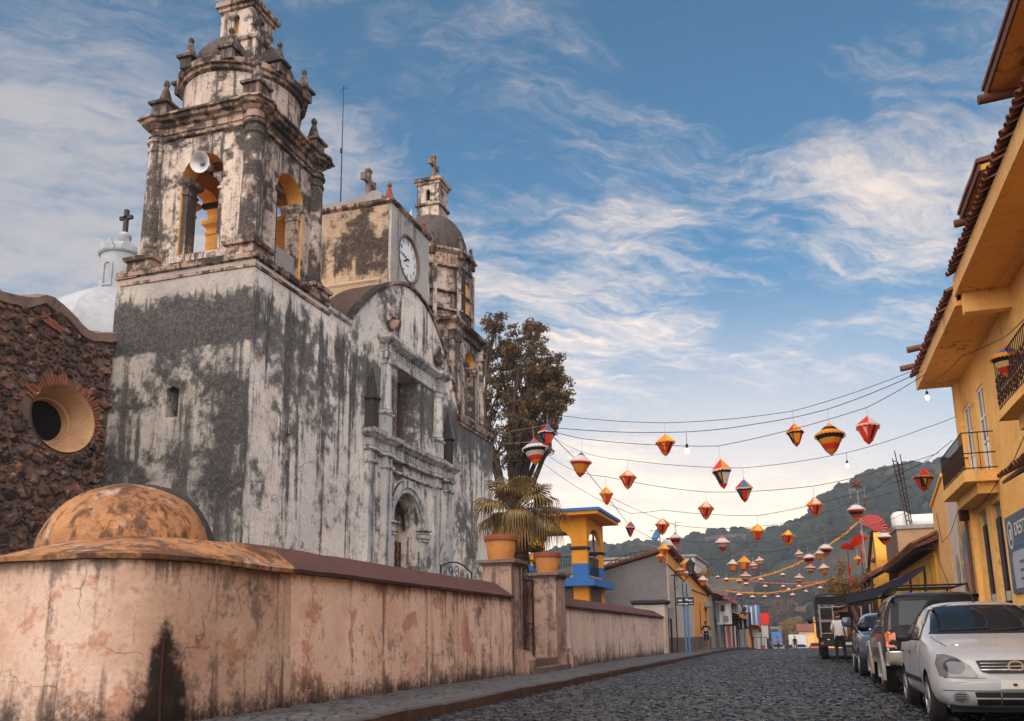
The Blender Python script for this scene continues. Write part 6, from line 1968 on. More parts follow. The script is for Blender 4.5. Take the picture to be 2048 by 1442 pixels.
for k in range(19):
    a = k * 2.399 + .4
    tier = k / 19
    el = 1.25 - 1.5 * tier
    fan(a, el, 1.0 - .1 * (k % 3), 0.93 - .06 * (k % 4), .35 + .75 * tier, 30 + k, 'palm')
for k in range(9):
    fan(k * .72 + .2, -.35 - .1 * (k % 3), .55, .75, 1.1, 70 + k, 'palm_dry', 26)
o = MB()
rr = random.Random(9)
cv = [(-8.05 + rr.uniform(-.12, .12), 26.7 + rr.uniform(-.1, .1), rr.uniform(.5, 3.8)) for _ in range(30)]
t = thing('ivy_stem', 'slim leafy climber on a stem behind the gap between the gate pots', 'climbing plant', (-7.9, 26.8, .3))
MB().tube([(-7.9, 26.8, .3), (-7.92, 26.78, 2), (-7.88, 26.8, 3.9)], .05, 7).build('stem', M['bark'], t, smooth=50)
V, F = leaf_cloud([(-7.9 + rr.uniform(-.15, .15), 26.8, rr.uniform(1.5, 3.9)) for _ in range(40)], 26, .2, .05, 91)
quick_mesh('leaves', V, F, M['leaf_dark'], t)


# ------------------------------------------------------------------ vehicles
from mathutils.bvhtree import BVHTree


def spline(keys, x):
    """Catmull-like interpolation of a list of (x, values)."""
    xs_ = [k[0] for k in keys]
    return [float(np.interp(x, xs_, [k[1][j] for k in keys])) for j in range(len(keys[0][1]))]


def car_body(keys, n=46):
    """keys: (y, (w, zbottom, zbelt, ztop, roof_half_width)); a closed shell in car space, front at y=0."""
    y0, y1 = keys[0][0], keys[-1][0]
    rows = []
    for i in range(n + 1):
        y = y0 + (y1 - y0) * i / n
        w, zb, zbelt, zt, rw = spline(keys, y)
        half = [(0, zb), (w * .72, zb), (w * .93, zb + .05), (w, zb + .2), (w, (zb + zbelt) / 2 + .05), (w * .985, zbelt - .10), (w * .955, zbelt), (w * .955 + (rw - w * .955) * .52, zbelt + (zt - zbelt) * .55), (rw, zt - .075 * min(1, (zt - zbelt) / .3)), (rw * .86, zt - .022 * min(1, (zt - zbelt) / .2)), (rw * .5, zt), (0, zt + .006)]
        ring = [(x, y, z) for x, z in half] + [(-x, y, z) for x, z in half[-2:0:-1]]
        rows.append(ring)
    return MB().rings(rows)


def smooth_obj(mb, name, mt, parent, levels=1, cuts=None, dark=None):
    """Subdivide, cut the wheel arches, return the object and a BVH of it."""
    me = mb.mesh(name, mt, None, 0, True)
    o = bpy.data.objects.new(name, me)
    COL.objects.link(o)
    m_ = o.modifiers.new('s', 'SUBSURF')
    m_.levels = m_.render_levels = levels
    tmp = []
    for (y, z, r, x0, x1) in cuts or []:
        c = MB()
        c.rings([[(x, y + r * math.cos(a), z + r * math.sin(a)) for a in [2 * PI * i / 28 for i in range(28)]] for x in (x0, x1)])
        co = bpy.data.objects.new('tmp', c.mesh('tmp', mt, None, 0, True))
        COL.objects.link(co)
        tmp.append(co)
        bm_ = o.modifiers.new('b', 'BOOLEAN')
        bm_.operation = 'DIFFERENCE'
        bm_.object = co
        bm_.solver = 'EXACT'
    dg = bpy.context.evaluated_depsgraph_get()
    dg.update()
    new = bpy.data.meshes.new_from_object(o.evaluated_get(dg))
    o.modifiers.clear()
    o.data = new
    for co in tmp:
        bpy.data.objects.remove(co)
    if dark is not None:
        new.materials.append(dark)
        for p in new.polygons:
            for (y, z, r, x0, x1) in cuts or []:
                c = p.center
                if abs(math.hypot(c.y - y, c.z - z) - r) < r * .12 and min(x0, x1) - .01 <= c.x <= max(x0, x1) + .01 and p.normal.dot(Vector((0, y - c.y, z - c.z)).normalized()) > .3:
                    p.material_index = 1
                elif math.hypot(c.y - y, c.z - z) < r * .99 and abs(abs(c.x) - min(abs(x0), abs(x1))) < .02:
                    p.material_index = 1
    new.polygons.foreach_set('use_smooth', [True] * len(new.polygons))
    new.set_sharp_from_angle(angle=D2R(38))
    o.parent = parent
    bm = bmesh.new()
    bm.from_mesh(new)
    bv = BVHTree.FromBMesh(bm)
    bm.free()
    return o, bv


def decal(bv, poly, axis, sgn, name, mt, parent, off=.006, thick=.02, step=.06, far=9, smooth=60):
    """A patch following the body: poly in the plane across axis ('x' or 'y'), cast along it from side sgn."""
    P2 = [Vector((a, b, 0)) for a, b in poly]
    bm = bmesh.new()
    vs = [bm.verts.new(p) for p in P2]
    bm.faces.new(vs)
    us = [p[0] for p in poly]
    ws = [p[1] for p in poly]
    for ax, lo, hi in ((0, min(us), max(us)), (1, min(ws), max(ws))):
        k = lo + step
        while k < hi - step * .3:
            co, no = Vector((0, 0, 0)), Vector((0, 0, 0))
            co[ax], no[ax] = k, 1
            bmesh.ops.bisect_plane(bm, geom=bm.verts[:] + bm.edges[:] + bm.faces[:], plane_co=co, plane_no=no)
            k += step
    d = Vector((0, 0, 0))
    d['xy'.index(axis)] = -sgn
    ok = True
    for q in bm.verts:
        p = Vector((sgn * far, q.co.x, q.co.y)) if axis == 'x' else Vector((q.co.x, sgn * far, q.co.y))
        h = bv.ray_cast(p, d)
        q.co = (h[0] - d * off) if h[0] is not None else p + d * far
        if h[0] is None:
            ok = False
    bmesh.ops.recalc_face_normals(bm, faces=bm.faces)
    if bm.faces and sum((f.normal.dot(d) for f in bm.faces)) > 0:
        bmesh.ops.reverse_faces(bm, faces=bm.faces)
    ext = bmesh.ops.extrude_face_region(bm, geom=bm.faces[:])
    for q in [e for e in ext['geom'] if isinstance(e, bmesh.types.BMVert)]:
        q.co -= d * thick * .25
    me = bpy.data.meshes.new(name)
    bmesh.ops.recalc_face_normals(bm, faces=bm.faces)
    bm.to_mesh(me)
    bm.free()
    me.materials.append(mt)
    me.polygons.foreach_set('use_smooth', [True] * len(me.polygons))
    me.set_sharp_from_angle(angle=D2R(smooth))
    o = bpy.data.objects.new(name, me)
    COL.objects.link(o)
    o.parent = parent
    return o


L0 = (0, 0, 0)


def wheel(parent, x, y, r, w, rim='alloy', side=1):
    t = MB()
    pr = [(r * .62, -w / 2), (r * .9, -w / 2), (r, -w / 2 + .03), (r, w / 2 - .03), (r * .9, w / 2), (r * .62, w / 2)]
    t.rings([[(x + dx, y + rr_ * math.cos(a), r + rr_ * math.sin(a)) for a in [2 * PI * i / 30 for i in range(30)]] for rr_, dx in pr], True, True, True)
    o = t.build('wheel', M['rubber'], parent, smooth=40, loc=L0)
    h = MB()
    xo = x + side * (w / 2 + .004)
    h.rings([[(xo + side * dx, y + rr_ * math.cos(a), r + rr_ * math.sin(a)) for a in [2 * PI * i / 30 for i in range(30)]] for rr_, dx in ((r * .64, -.02), (r * .64, .012), (r * .56, .008), (r * .5, -.03))], True, True, True)
    for k in range(7):
        a = 2 * PI * k / 7
        e, n_ = Vector((0, math.cos(a), math.sin(a))), Vector((0, -math.sin(a), math.cos(a)))
        h.obox(Vector((xo - side * .005, y, r)) + e * r * .3, (.012, 0, 0), e * r * .28, n_ * r * .07)
    h.build('rim', M[rim], o, smooth=40, loc=L0)
    return o


def mirror_pair(f, sides=(-1, 1)):
    for s in sides:
        f(s)


# white saloon, nose towards the camera
c1 = thing('white_car', 'white saloon car parked nearest with grey headlamps and scuffed front bumper', 'car', (2.14, 10.88, .0), group='cars parked on the right')
K = [(0, (.56, .34, .56, .60, .50)), (.06, (.66, .26, .66, .70, .58)), (.18, (.75, .22, .74, .79, .66)), (.42, (.81, .20, .81, .875, .70)), (.80, (.82, .20, .87, .955, .71)), (1.15, (.82, .20, .90, 1.02, .70)), (1.32, (.82, .20, .915, 1.09, .66)), (1.62, (.82, .20, .925, 1.28, .60)), (1.92, (.82, .20, .93, 1.405, .545)), (2.3, (.82, .20, .935, 1.44, .55)), (2.75, (.82, .20, .94, 1.43, .55)), (3.1, (.82, .20, .945, 1.36, .54)), (3.42, (.815, .22, .95, 1.18, .58)), (3.68, (.80, .24, .95, 1.02, .66)), (4.0, (.77, .30, .92, .99, .66)), (4.14, (.70, .36, .80, .88, .60))]
body, bv = smooth_obj(car_body(K), 'body', M['car_white'], c1, 1, [(.82, .29, .335, .58, 1), (.82, .29, .335, -.58, -1), (3.28, .29, .335, .58, 1), (3.28, .29, .335, -.58, -1)], M['car_trim'])
DK = lambda poly, ax, s, n, m, **k: decal(bv, poly, ax, s, n, m, c1, **k)
hl = lambda s: [(s * .745, .565), (s * .40, .555), (s * .385, .585), (s * .45, .68), (s * .56, .765), (s * .66, .80), (s * .735, .80), (s * .765, .70)]
for s in (-1, 1):
    h_ = DK(hl(s), 'y', -1, 'headlight', M['headlamp'], step=.035, off=.008)
    DK([(s * (.60 + .105 * math.cos(a)), .672 + .085 * math.sin(a)) for a in [2 * PI * i / 20 for i in range(20)]], 'y', -1, 'headlight_bowl', M['glass'], step=.04, off=.014, thick=.01).parent = h_
    ol = MB()
    DK([(s * (.565 + .075 * math.cos(a)), .345 + .058 * math.sin(a)) for a in [2 * PI * i / 18 for i in range(18)]], 'y', -1, 'fog_lamp_recess', M['grey_metal'], step=.035, off=.010)
    for k in range(3):
        DK([(s * .515, .317 + .026 * k), (s * .615, .317 + .026 * k), (s * .615, .327 + .026 * k), (s * .515, .327 + .026 * k)], 'y', -1, 'fog_lamp_slot', M['car_trim'], step=.05, off=.017, thick=.008)
gr = DK([(-.375, .73), (-.34, .62), (-.27, .60), (.27, .60), (.34, .62), (.375, .73), (.30, .735), (-.30, .735)], 'y', -1, 'grille', M['car_trim'], step=.04, off=.012)
for z in (.632, .668, .702):
    DK([(-.34, z), (.34, z), (.34, z + .011), (-.34, z + .011)], 'y', -1, 'grille_bar', M['chrome'], step=.06, off=.022, thick=.012).parent = gr
em = MB()
pc = bv.ray_cast(Vector((0, -3, .672)), Vector((0, 1, 0)))[0]
em.rings([[(pc.x + rx * math.cos(a), pc.y - .028 - dy, .672 + rz * math.sin(a)) for rx, rz, dy in ((.062, .044, 0), (.082, .060, 0), (.082, .060, .014), (.062, .044, .014))] for a in [2 * PI * i / 32 for i in range(33)]])
em.box(-.095, .095, pc.y - .048, pc.y - .034, .664, .680)
em.build('emblem', M['chrome'], gr, smooth=40, loc=L0)
lg = DK([(-.43, .40), (-.40, .255), (.40, .255), (.43, .40)], 'y', -1, 'lower_grille', M['car_trim'], step=.05, off=.012)
for z in (.325,):
    DK([(-.42, z), (.42, z), (.42, z + .016), (-.42, z + .016)], 'y', -1, 'grille_bar', M['car_white'], step=.06, off=.024, thick=.012).parent = lg
for x in (-.18, .06, .28):
    DK([(x, .26), (x + .014, .26), (x + .014, .395), (x, .395)], 'y', -1, 'grille_bar', M['alloy'], step=.05, off=.026, thick=.01).parent = lg
DK([(-.74, .408), (.74, .408), (.74, .416), (-.74, .416)], 'y', -1, 'bumper_seam', M['car_trim'], step=.04, off=.004, thick=.004)
DK([(-.70, .235), (.70, .235), (.68, .25), (-.68, .25)], 'y', -1, 'bumper_lip', M['car_white'], step=.05, off=.02, thick=.02)
np_ = DK([(-.17, .435), (.17, .435), (.17, .53), (-.17, .53)], 'y', -1, 'number_plate_holder', M['plate'], step=.08, off=.014, thick=.02)
DK([(-.05, .465), (-.01, .465), (-.01, .492), (-.05, .492)], 'y', -1, 'plate_hole', M['car_trim'], step=.05, off=.021, thick=.006).parent = np_
DK([(-.74, .60), (-.70, .545), (-.30, .545), (-.30, .55), (-.69, .552), (-.735, .60)], 'y', -1, 'lamp_seam', M['car_trim'], step=.05, off=.004, thick=.004)
# glazing
DK([(-.66, 1.045), (.66, 1.045), (.545, 1.36), (.3, 1.385), (-.3, 1.385), (-.545, 1.36)], 'y', -1, 'windscreen', M['screen_glass'], step=.035, off=.014, thick=.006)
DK([(-.68, 1.025), (.68, 1.025), (.67, 1.047), (-.67, 1.047)], 'y', -1, 'cowl_seal', M['car_trim'], step=.04, off=.018, thick=.012)
for (xa, za, xb, zb) in ((-.55, 1.06, .02, 1.085), (.0, 1.05, .52, 1.085)):
    DK([(xa, za), (xb, zb), (xb, zb + .014), (xa, za + .016)], 'y', -1, 'wiper', M['car_trim'], step=.05, off=.034, thick=.02)
DK([(-.55, 1.00), (.55, 1.00), (.50, 1.33), (-.50, 1.33)], 'y', 1, 'rear_window', M['screen_glass'], step=.07)
for s in (-1, 1):
    DK([(1.50, .965), (2.33, .975), (2.33, 1.36), (2.02, 1.345), (1.75, 1.20)], 'x', s, 'side_window', M['screen_glass'], step=.04, off=.012)
    DK([(2.40, .975), (3.02, .985), (3.02, 1.22), (2.88, 1.315), (2.40, 1.36)], 'x', s, 'side_window', M['screen_glass'], step=.04, off=.012)
    for ya, yb in ((1.30, 1.31), (2.36, 2.37), (3.12, 3.13)):
        DK([(ya, .32), (yb, .32), (yb, .93), (ya, .93)], 'x', s, 'door_seam', M['car_trim'], step=.08, off=.003, thick=.004)
    DK([(1.22, .44), (2.98, .44), (2.98, .50), (1.22, .50)], 'x', s, 'rubbing_strip', M['car_trim'], step=.09, off=.012, thick=.02)
    for y in (2.18, 3.0):
        DK([(y - .09, .78), (y + .06, .78), (y + .06, .81), (y - .09, .81)], 'x', s, 'door_handle', M['car_trim'], step=.06, off=.022, thick=.03)
    mr = MB().rings([[(s * (.84 + .02 * k + a_ * 0), 1.62 + .07 * math.sin(2 * PI * i / 12) * q_, .985 + .055 * math.cos(2 * PI * i / 12) * q_) for i in range(12)] for k, q_, a_ in ((0, .4, 0), (1, .8, 0), (4, 1, 0), (7, .95, 0), (9, .6, 0), (9.6, .2, 0))])
    mo = mr.build('door_mirror', M['car_trim'], c1, smooth=50, loc=L0)
    MB().tube([(s * .76, 1.60, .96), (s * .87, 1.62, .975)], .022).build('mirror_arm', M['car_trim'], mo, smooth=50, loc=L0)
    DK([(4.02, .70), (4.13, .70), (4.13, .90), (3.9, .92)], 'x', s, 'tail_lamp', M['red_lens'], step=.06)
for y in (.82, 3.28):
    for s in (-1, 1):
        wheel(c1, s * .72, y, .285, .18, 'alloy', s)
MB().tube([(.0, 2.05, 1.42), (.0, 2.10, 1.46), (.0, 2.3, 1.62)], [.016, .01, .003]).build('roof_aerial', M['car_trim'], c1, loc=L0)
MB().box(-.62, .62, .4, 3.9, .16, .26).build('underbody', M['car_trim'], c1, loc=L0)
hs_ = [(-.70, .46), (-.66, .80), (-.62, 1.13)]
for s in (-1, 1):
    b = MB()
    pts = []
    for x, y in ((s * .60, .50), (s * .66, .80), (s * .68, 1.12)):
        h = bv.ray_cast(Vector((x, y, 4)), Vector((0, 0, -1)))[0]
        pts.append((h.x, h.y, h.z + .0015))
    b.tube(pts, .0045, 5).build('bonnet_seam', M['car_trim'], c1, loc=L0)

# dark estate car, seen from behind
c2 = thing('offroad_car', 'dark off road estate car with pale cladding and roof rails seen from behind', 'car', (2.14, 21.1, 0), group='cars parked on the right')
K = [(0, (.78, .50, .78, .84, .66)), (.10, (.85, .42, .88, .96, .74)), (.5, (.88, .38, 1.0, 1.06, .76)), (1.2, (.89, .38, 1.06, 1.13, .76)), (1.45, (.89, .38, 1.07, 1.22, .74)), (2.0, (.89, .38, 1.08, 1.66, .66)), (2.5, (.89, .38, 1.09, 1.74, .66)), (3.6, (.89, .38, 1.10, 1.745, .67)), (4.25, (.89, .38, 1.10, 1.73, .68)), (4.42, (.885, .42, 1.10, 1.67, .69)), (4.55, (.87, .46, 1.09, 1.25, .74)), (4.62, (.85, .50, .98, 1.02, .74))]
K = [(4.62 - y, v_) for y, v_ in K][::-1]
body, bv = smooth_obj(car_body(K), 'body', M['car_dark'], c2, 1, [(4.62 - .95, .37, .43, .62, 1.1), (4.62 - .95, .37, .43, -.62, -1.1), (4.62 - 3.75, .37, .43, .62, 1.1), (4.62 - 3.75, .37, .43, -.62, -1.1)], M['car_trim'])
c2.location = (2.14, 16.48, 0)
DK = lambda poly, ax, s, n, m, **k: decal(bv, poly, ax, s, n, m, c2, **k)
DK([(-.80, .72), (.80, .72), (.80, 1.06), (.72, 1.12), (-.72, 1.12), (-.80, 1.06)], 'y', -1, 'tailgate_panel', M['car_black'], step=.05, off=.016)
DK([(-.74, 1.125), (.74, 1.125), (.68, 1.665), (-.68, 1.665)], 'y', -1, 'tailgate_frame', M['car_black'], step=.05, off=.014)
DK([(-.61, 1.17), (.61, 1.17), (.56, 1.58), (-.56, 1.58)], 'y', -1, 'rear_window', M['screen_glass'], step=.05, off=.026)
DK([(-.25, .60), (.25, .60), (.25, .70), (-.25, .70)], 'y', -1, 'number_plate', M['plate'], step=.1, off=.014, thick=.02)
DK([(-.86, .50), (.86, .50), (.86, .72), (-.86, .72)], 'y', -1, 'rear_bumper', M['car_silver'], step=.08, off=.05, thick=.15)
DK([(-.86, .715), (.86, .715), (.86, .735), (-.86, .735)], 'y', -1, 'bumper_strip', M['chrome'], step=.08, off=.075, thick=.02)
for s in (-1, 1):
    l_ = DK([(s * .84, .80), (s * .68, .80), (s * .68, 1.04), (s * .80, 1.07), (s * .85, 1.06)], 'y', -1, 'tail_lamp', M['amber'], step=.06, off=.016)
    DK([(s * .83, .745), (s * .68, .745), (s * .68, .79), (s * .83, .79)], 'y', -1, 'reversing_lamp', M['plate'], step=.06, off=.014)
    DK([(s * .83, .92), (s * .70, .92), (s * .70, .94), (s * .83, .94)], 'y', -1, 'lamp_divider', M['red_lens'], step=.06, off=.022).parent = l_
    for k, (a_, b_) in enumerate(((.25, .92), (1.0, 1.75), (1.85, 2.6))):
        DK([(a_, 1.14), (b_, 1.14), (b_ - (.0 if k < 2 else .25), 1.60), (a_ + (.05 if k == 0 else 0), 1.60)], 'x', s, 'side_window', M['screen_glass'], step=.05, off=.012)
    for a_, b_ in ((.30, .38), (1.36, 3.2), (4.15, 4.4)):
        DK([(a_, .40), (b_, .40), (b_, .60), (a_, .60)], 'x', s, 'sill_cladding', M['car_silver'], step=.09, off=.016, thick=.05)
    for yc in (.87, 3.67):
        b = MB()
        b.rings([[(s * (.86 + dx), yc + rr_ * math.cos(a), .37 + rr_ * math.sin(a)) for rr_, dx in ((.43, .06), (.50, .05), (.54, 0), (.43, 0))] for a in [PI * (-.08 + 1.16 * i / 20) for i in range(21)]])
        b.build('wheel_arch_trim', M['car_silver'], c2, smooth=40, loc=L0)
    for z, y0, y1 in ((1.86, .35, 2.75),):
        MB().tube([(s * .58, y0, 1.73), (s * .58, y0 + .05, z), (s * .58, y1 - .1, z), (s * .58, y1, 1.74)], .018, 8).build('roof_rail', M['iron'], c2, smooth=50, loc=L0)
    mr = MB().rings([[(s * (.92 + .03 * k), 2.95 + .09 * math.sin(2 * PI * i / 12) * q_, 1.16 + .09 * math.cos(2 * PI * i / 12) * q_) for i in range(12)] for k, q_ in ((0, .5), (1, 1), (5, 1), (6.5, .6), (7, .2))])
    mr.build('door_mirror', M['car_black'], c2, smooth=50, loc=L0)
for y in (.7, 1.7, 2.4):
    MB().tube([(-.58, y, 1.86), (.58, y, 1.86)], .016, 8).build('roof_bar', M['iron'], c2, smooth=50, loc=L0)
for y in (.87, 3.67):
    for s in (-1, 1):
        wheel(c2, s * .76, y, .37, .24, 'alloy', s)
MB().box(-.7, .7, .3, 4.3, .30, .42).build('underbody', M['car_trim'], c2, loc=L0)

# slate blue car facing us behind the off road car
c3 = thing('pickup_car', 'slate blue car with bright grille facing the camera behind the off road car', 'car', (2.02, 22.3, 0), group='cars parked on the right')
K = [(0, (.66, .42, .66, .74, .56)), (.1, (.76, .34, .80, .88, .66)), (.45, (.83, .30, .92, 1.0, .70)), (1.2, (.85, .30, 1.0, 1.06, .72)), (1.4, (.85, .30, 1.01, 1.14, .68)), (2.0, (.85, .30, 1.02, 1.50, .60)), (2.4, (.85, .30, 1.02, 1.55, .60)), (3.4, (.85, .30, 1.02, 1.53, .60)), (4.1, (.83, .34, 1.0, 1.2, .64)), (4.3, (.76, .42, .90, .96, .6))]
body, bv = smooth_obj(car_body(K, 34), 'body', M['car_blue'], c3, 1, [(.85, .33, .39, .6, 1.1), (.85, .33, .39, -.6, -1.1), (3.4, .33, .39, .6, 1.1), (3.4, .33, .39, -.6, -1.1)], M['car_trim'])
DK = lambda poly, ax, s, n, m, **k: decal(bv, poly, ax, s, n, m, c3, **k)
DK([(-.42, .62), (.42, .62), (.40, .80), (-.40, .80)], 'y', -1, 'grille', M['car_trim'], step=.06, off=.012)
for z in (.66, .71, .76):
    DK([(-.40, z), (.40, z), (.40, z + .015), (-.40, z + .015)], 'y', -1, 'grille_bar', M['chrome'], step=.07, off=.02)
DK([(-.72, .42), (.72, .42), (.72, .58), (-.72, .58)], 'y', -1, 'bumper', M['car_trim'], step=.06, off=.03, thick=.1)
DK([(-.66, 1.09), (.66, 1.09), (.55, 1.47), (-.55, 1.47)], 'y', -1, 'windscreen', M['screen_glass'], step=.04, off=.012)
for s in (-1, 1):
    DK([(s * .70, .64), (s * .47, .63), (s * .47, .79), (s * .62, .84), (s * .71, .80)], 'y', -1, 'headlight', M['chrome'], step=.05, off=.012)
    DK([(1.65, 1.05), (2.5, 1.05), (2.5, 1.45), (2.05, 1.42)], 'x', s, 'side_window', M['screen_glass'], step=.05, off=.012)
    DK([(2.6, 1.05), (3.5, 1.05), (3.3, 1.43), (2.6, 1.45)], 'x', s, 'side_window', M['screen_glass'], step=.05, off=.012)
    mr = MB().rings([[(s * (.90 + .03 * k), 1.62 + .06 * math.sin(2 * PI * i / 12) * q_, 1.32 + .12 * math.cos(2 * PI * i / 12) * q_) for i in range(12)] for k, q_ in ((0, .6), (1, 1), (6, 1), (7.5, .7), (8, .2))])
    mo = mr.build('door_mirror', M['car_blue'], c3, smooth=50, loc=L0)
    MB().tube([(s * .78, 1.66, 1.06), (s * .92, 1.62, 1.25)], .025).build('mirror_arm', M['car_trim'], mo, smooth=50, loc=L0)
for y in (.85, 3.4):
    for s in (-1, 1):
        wheel(c3, s * .74, y, .33, .2, 'alloy', s)
MB().box(-.66, .66, .3, 4.0, .24, .34).build('underbody', M['car_trim'], c3, loc=L0)

# stake truck with its load bed towards us
tk = thing('stake_truck', 'black stake sided truck parked tail first with ladder, boxes and open load bed', 'truck', (1.5, 37, 0))
tb = lambda b, n, m, sm=None: b.build(n, M[m], tk, smooth=sm, loc=L0)
tb(MB().box(-1.02, 1.02, 0, 4.6, .82, .98), 'load_bed', 'dark_wood')
tb(MB().box(-.45, .45, .1, 6.8, .52, .80), 'chassis', 'car_trim')
tb(MB().box(-1.03, 1.03, -.12, -.02, .55, .80), 'rear_bumper', 'car_trim')
for s in (-1, 1):
    for z in (1.15, 1.45, 1.75, 2.05, 2.32):
        tb(MB().box(s * .98 - .02, s * .98 + .02, 0, 4.6, z - .07, z + .07), 'side_board', 'cloth_black')
    for y in (.05, 1.2, 2.4, 3.5, 4.5):
        tb(MB().box(s * 1.02 - .03, s * 1.02 + .03, y - .04, y + .04, .9, 2.44), 'side_post', 'dark_wood')
    for y, w in ((.95, 1), (5.9, 0)):
        wheel(tk, s * .82, y, .42, .28, 'rust_iron', s)
    tb(MB().box(s * .9 - .05, s * .9 + .05, -.16, -.121, .62, .72), 'tail_lamp', 'red_lens')
tb(MB().box(-1.04, 1.04, -.03, .04, 2.16, 2.46), 'top_board', 'cloth_black')
tb(MB().tube([(-1.0, .0, 2.52), (-.5, .05, 2.56), (.3, .05, 2.55), (1.0, 0, 2.5)], .03), 'load_bar', 'car_trim')
for x0, x1 in ((-.92, -.42),):
    for x in (x0, x1):
        tb(MB().box(x - .03, x + .03, -.09, -.04, .9, 2.14), 'ladder_rail', 'grey_paint')
    for z in (1.05, 1.5, 1.55, 2.05):
        tb(MB().box(x0 + .031, x1 - .031, -.085, -.045, z - .02, z + .02), 'ladder_rung', 'grey_paint')
tb(MB().plate(rect(-.36, .52, .95, 2.1), [rect(-.26, .30, 1.35, 1.85)], lambda u, v, d: (u, d, v), .06), 'plywood_door', 'timber')
tb(MB().box(-.3, .4, .07, .09, 1.2, 2.0), 'dark_opening', 'black')
for x in (.62, .95):
    tb(MB().box(x - .03, x + .03, -.06, -.01, .98, 2.15), 'rear_post', 'grey_paint')
tb(MB().box(-.95, .95, .3, 2.2, .99, 1.7), 'crate_load', 'dark_wood')
tb(MB().rings([[(x, y, z) for x, y in ((-.9, 4.75), (.9, 4.75), (.9, 6.6), (-.9, 6.6))] for z in (.8, 1.4)] + [[(x * .92, y, 2.15) for x, y in ((-.9, 4.8), (.9, 4.8), (.9, 6.0), (-.9, 6.0))]]), 'cab', 'car_black')
tb(MB().box(-.2, .2, -.14, -.121, .60, .70), 'number_plate', 'plate')
tb(MB().tube([(-1.03, .0, 1.45), (-1.22, -.02, 1.5), (-1.26, -.02, 1.52)], .02).ball((-1.3, -.02, 1.55), .11, 8, 6, 1.2), 'door_mirror', 'car_trim', 50)


def far_car(label, x, y, mt, rz=0):
    t = thing('distant_car', label, 'car', (x, y, zroad(y)), rz, 'cars crossing at the street end')
    K = [(0, (.7, .3, .6, .7, .6)), (.4, (.8, .22, .8, .86, .68)), (1.1, (.8, .22, .88, .95, .68)), (1.8, (.8, .22, .9, 1.4, .56)), (2.9, (.8, .22, .9, 1.42, .56)), (3.6, (.8, .22, .9, 1.0, .66)), (4.1, (.7, .3, .8, .9, .6))]
    b_, v_ = smooth_obj(car_body(K, 18), 'body', M[mt], t, 1)
    decal(v_, [(-.6, .98), (.6, .98), (.52, 1.34), (-.52, 1.34)], 'y', -1, 'windscreen', M['screen_glass'], t, step=.15)
    for s in (-1, 1):
        decal(v_, [(1.4, .95), (3.3, .95), (3.0, 1.34), (1.8, 1.34)], 'x', s, 'side_window', M['screen_glass'], t, step=.15)
        decal(v_, [(s * .68, .58), (s * .48, .58), (s * .48, .7), (s * .66, .7)], 'y', -1, 'headlight', M['headlamp'], t, step=.1)
        for y_ in (.8, 3.3):
            wheel(t, s * .72, y_, .29, .18, 'alloy', s)
    return t


far_car('pale distant car with silver front left of the screen foot', -3.4, 124, 'car_silver', .15)
far_car('white distant car under the right edge of the blank screen', -.5, 126, 'car_white', .1)
far_car('dark red distant car nearest the truck at the street end', 1.2, 122, 'cloth_red', .05)

# navy tarpaulin stall between the parked cars and the houses
st = thing('market_stall', 'stall under a slanting navy tarpaulin on leaning wooden poles with pale canvas', 'stall', (2.6, 31, .0))
b = MB()
q = lambda s_, t_: (1.32 + 2.45 * s_, 30.4 + 3.0 * t_, 2.16 + .92 * s_ ** 1.15 + .05 * math.sin(s_ * 9 + t_ * 5) - .22 * (1 - s_) * t_)
b.rings([[q(i / 14, j / 8) for i in range(15)] + [(lambda p: (p[0], p[1], p[2] - .02))(q(i / 14, j / 8)) for i in range(14, -1, -1)] for j in range(9)])
b.build('tarpaulin', M['tarp'], st, smooth=60)
b = MB()
b.rings([[(1.32 + 2.45 * s_, 30.38 + .0 * s_, z_) for s_, z_ in ((0, 2.16), (.35, 2.42), (.7, 2.75), (1, 3.08))] + [(1.32 + 2.45 * s_, 30.38, z_) for s_, z_ in ((1, 3.0), (.7, 2.5), (.35, 2.12), (0, 1.98))], [(1.32 + 2.45 * s_, 30.36, z_) for s_, z_ in ((0, 2.16), (.35, 2.42), (.7, 2.75), (1, 3.08))] + [(1.32 + 2.45 * s_, 30.36, z_) for s_, z_ in ((1, 3.0), (.7, 2.5), (.35, 2.12), (0, 1.98))]])
b.build('tarp_flap', M['tarp'], st)
for p0, p1 in (((1.9, 30.5, .1), (1.25, 30.45, 2.55)), ((2.15, 30.6, .1), (1.4, 30.5, 2.5)), ((3.6, 30.6, .15), (3.75, 30.5, 3.1)), ((1.6, 33.2, .1), (1.5, 33.2, 2.2)), ((3.5, 33.3, .15), (3.6, 33.2, 2.9)), ((1.0, 31, 1.95), (3.4, 31.2, 2.3))):
    MB().tube([p0, p1], .035, 7).build('pole', M['dark_wood'], st, smooth=50)
b = MB()
b.rings([[(.95 + 1.4 * i / 8, 31.2 + j * .5, 1.93 + .25 * i / 8 - .05 * math.sin(i * 1.3) - .03 * j) for i in range(9)] + [(.95 + 1.4 * i / 8, 31.2 + j * .5, 1.90 + .25 * i / 8 - .05 * math.sin(i * 1.3) - .03 * j) for i in range(8, -1, -1)] for j in range(4)])
b.build('canvas_sheet', M['canvas'], st, smooth=60)
MB().box(2.2, 3.4, 31.0, 32.6, .1, .95).build('counter', M['brown_wood'], st)
for i, (x, m_) in enumerate(((2.4, 'p_orange'), (2.75, 'p_yellow'), (3.1, 'canvas'))):
    MB().rect_rings(x - .13, x + .13, 31.1, 31.5, [(0, .955), (.03, 1.2)]).build('goods_box', M[m_], st)


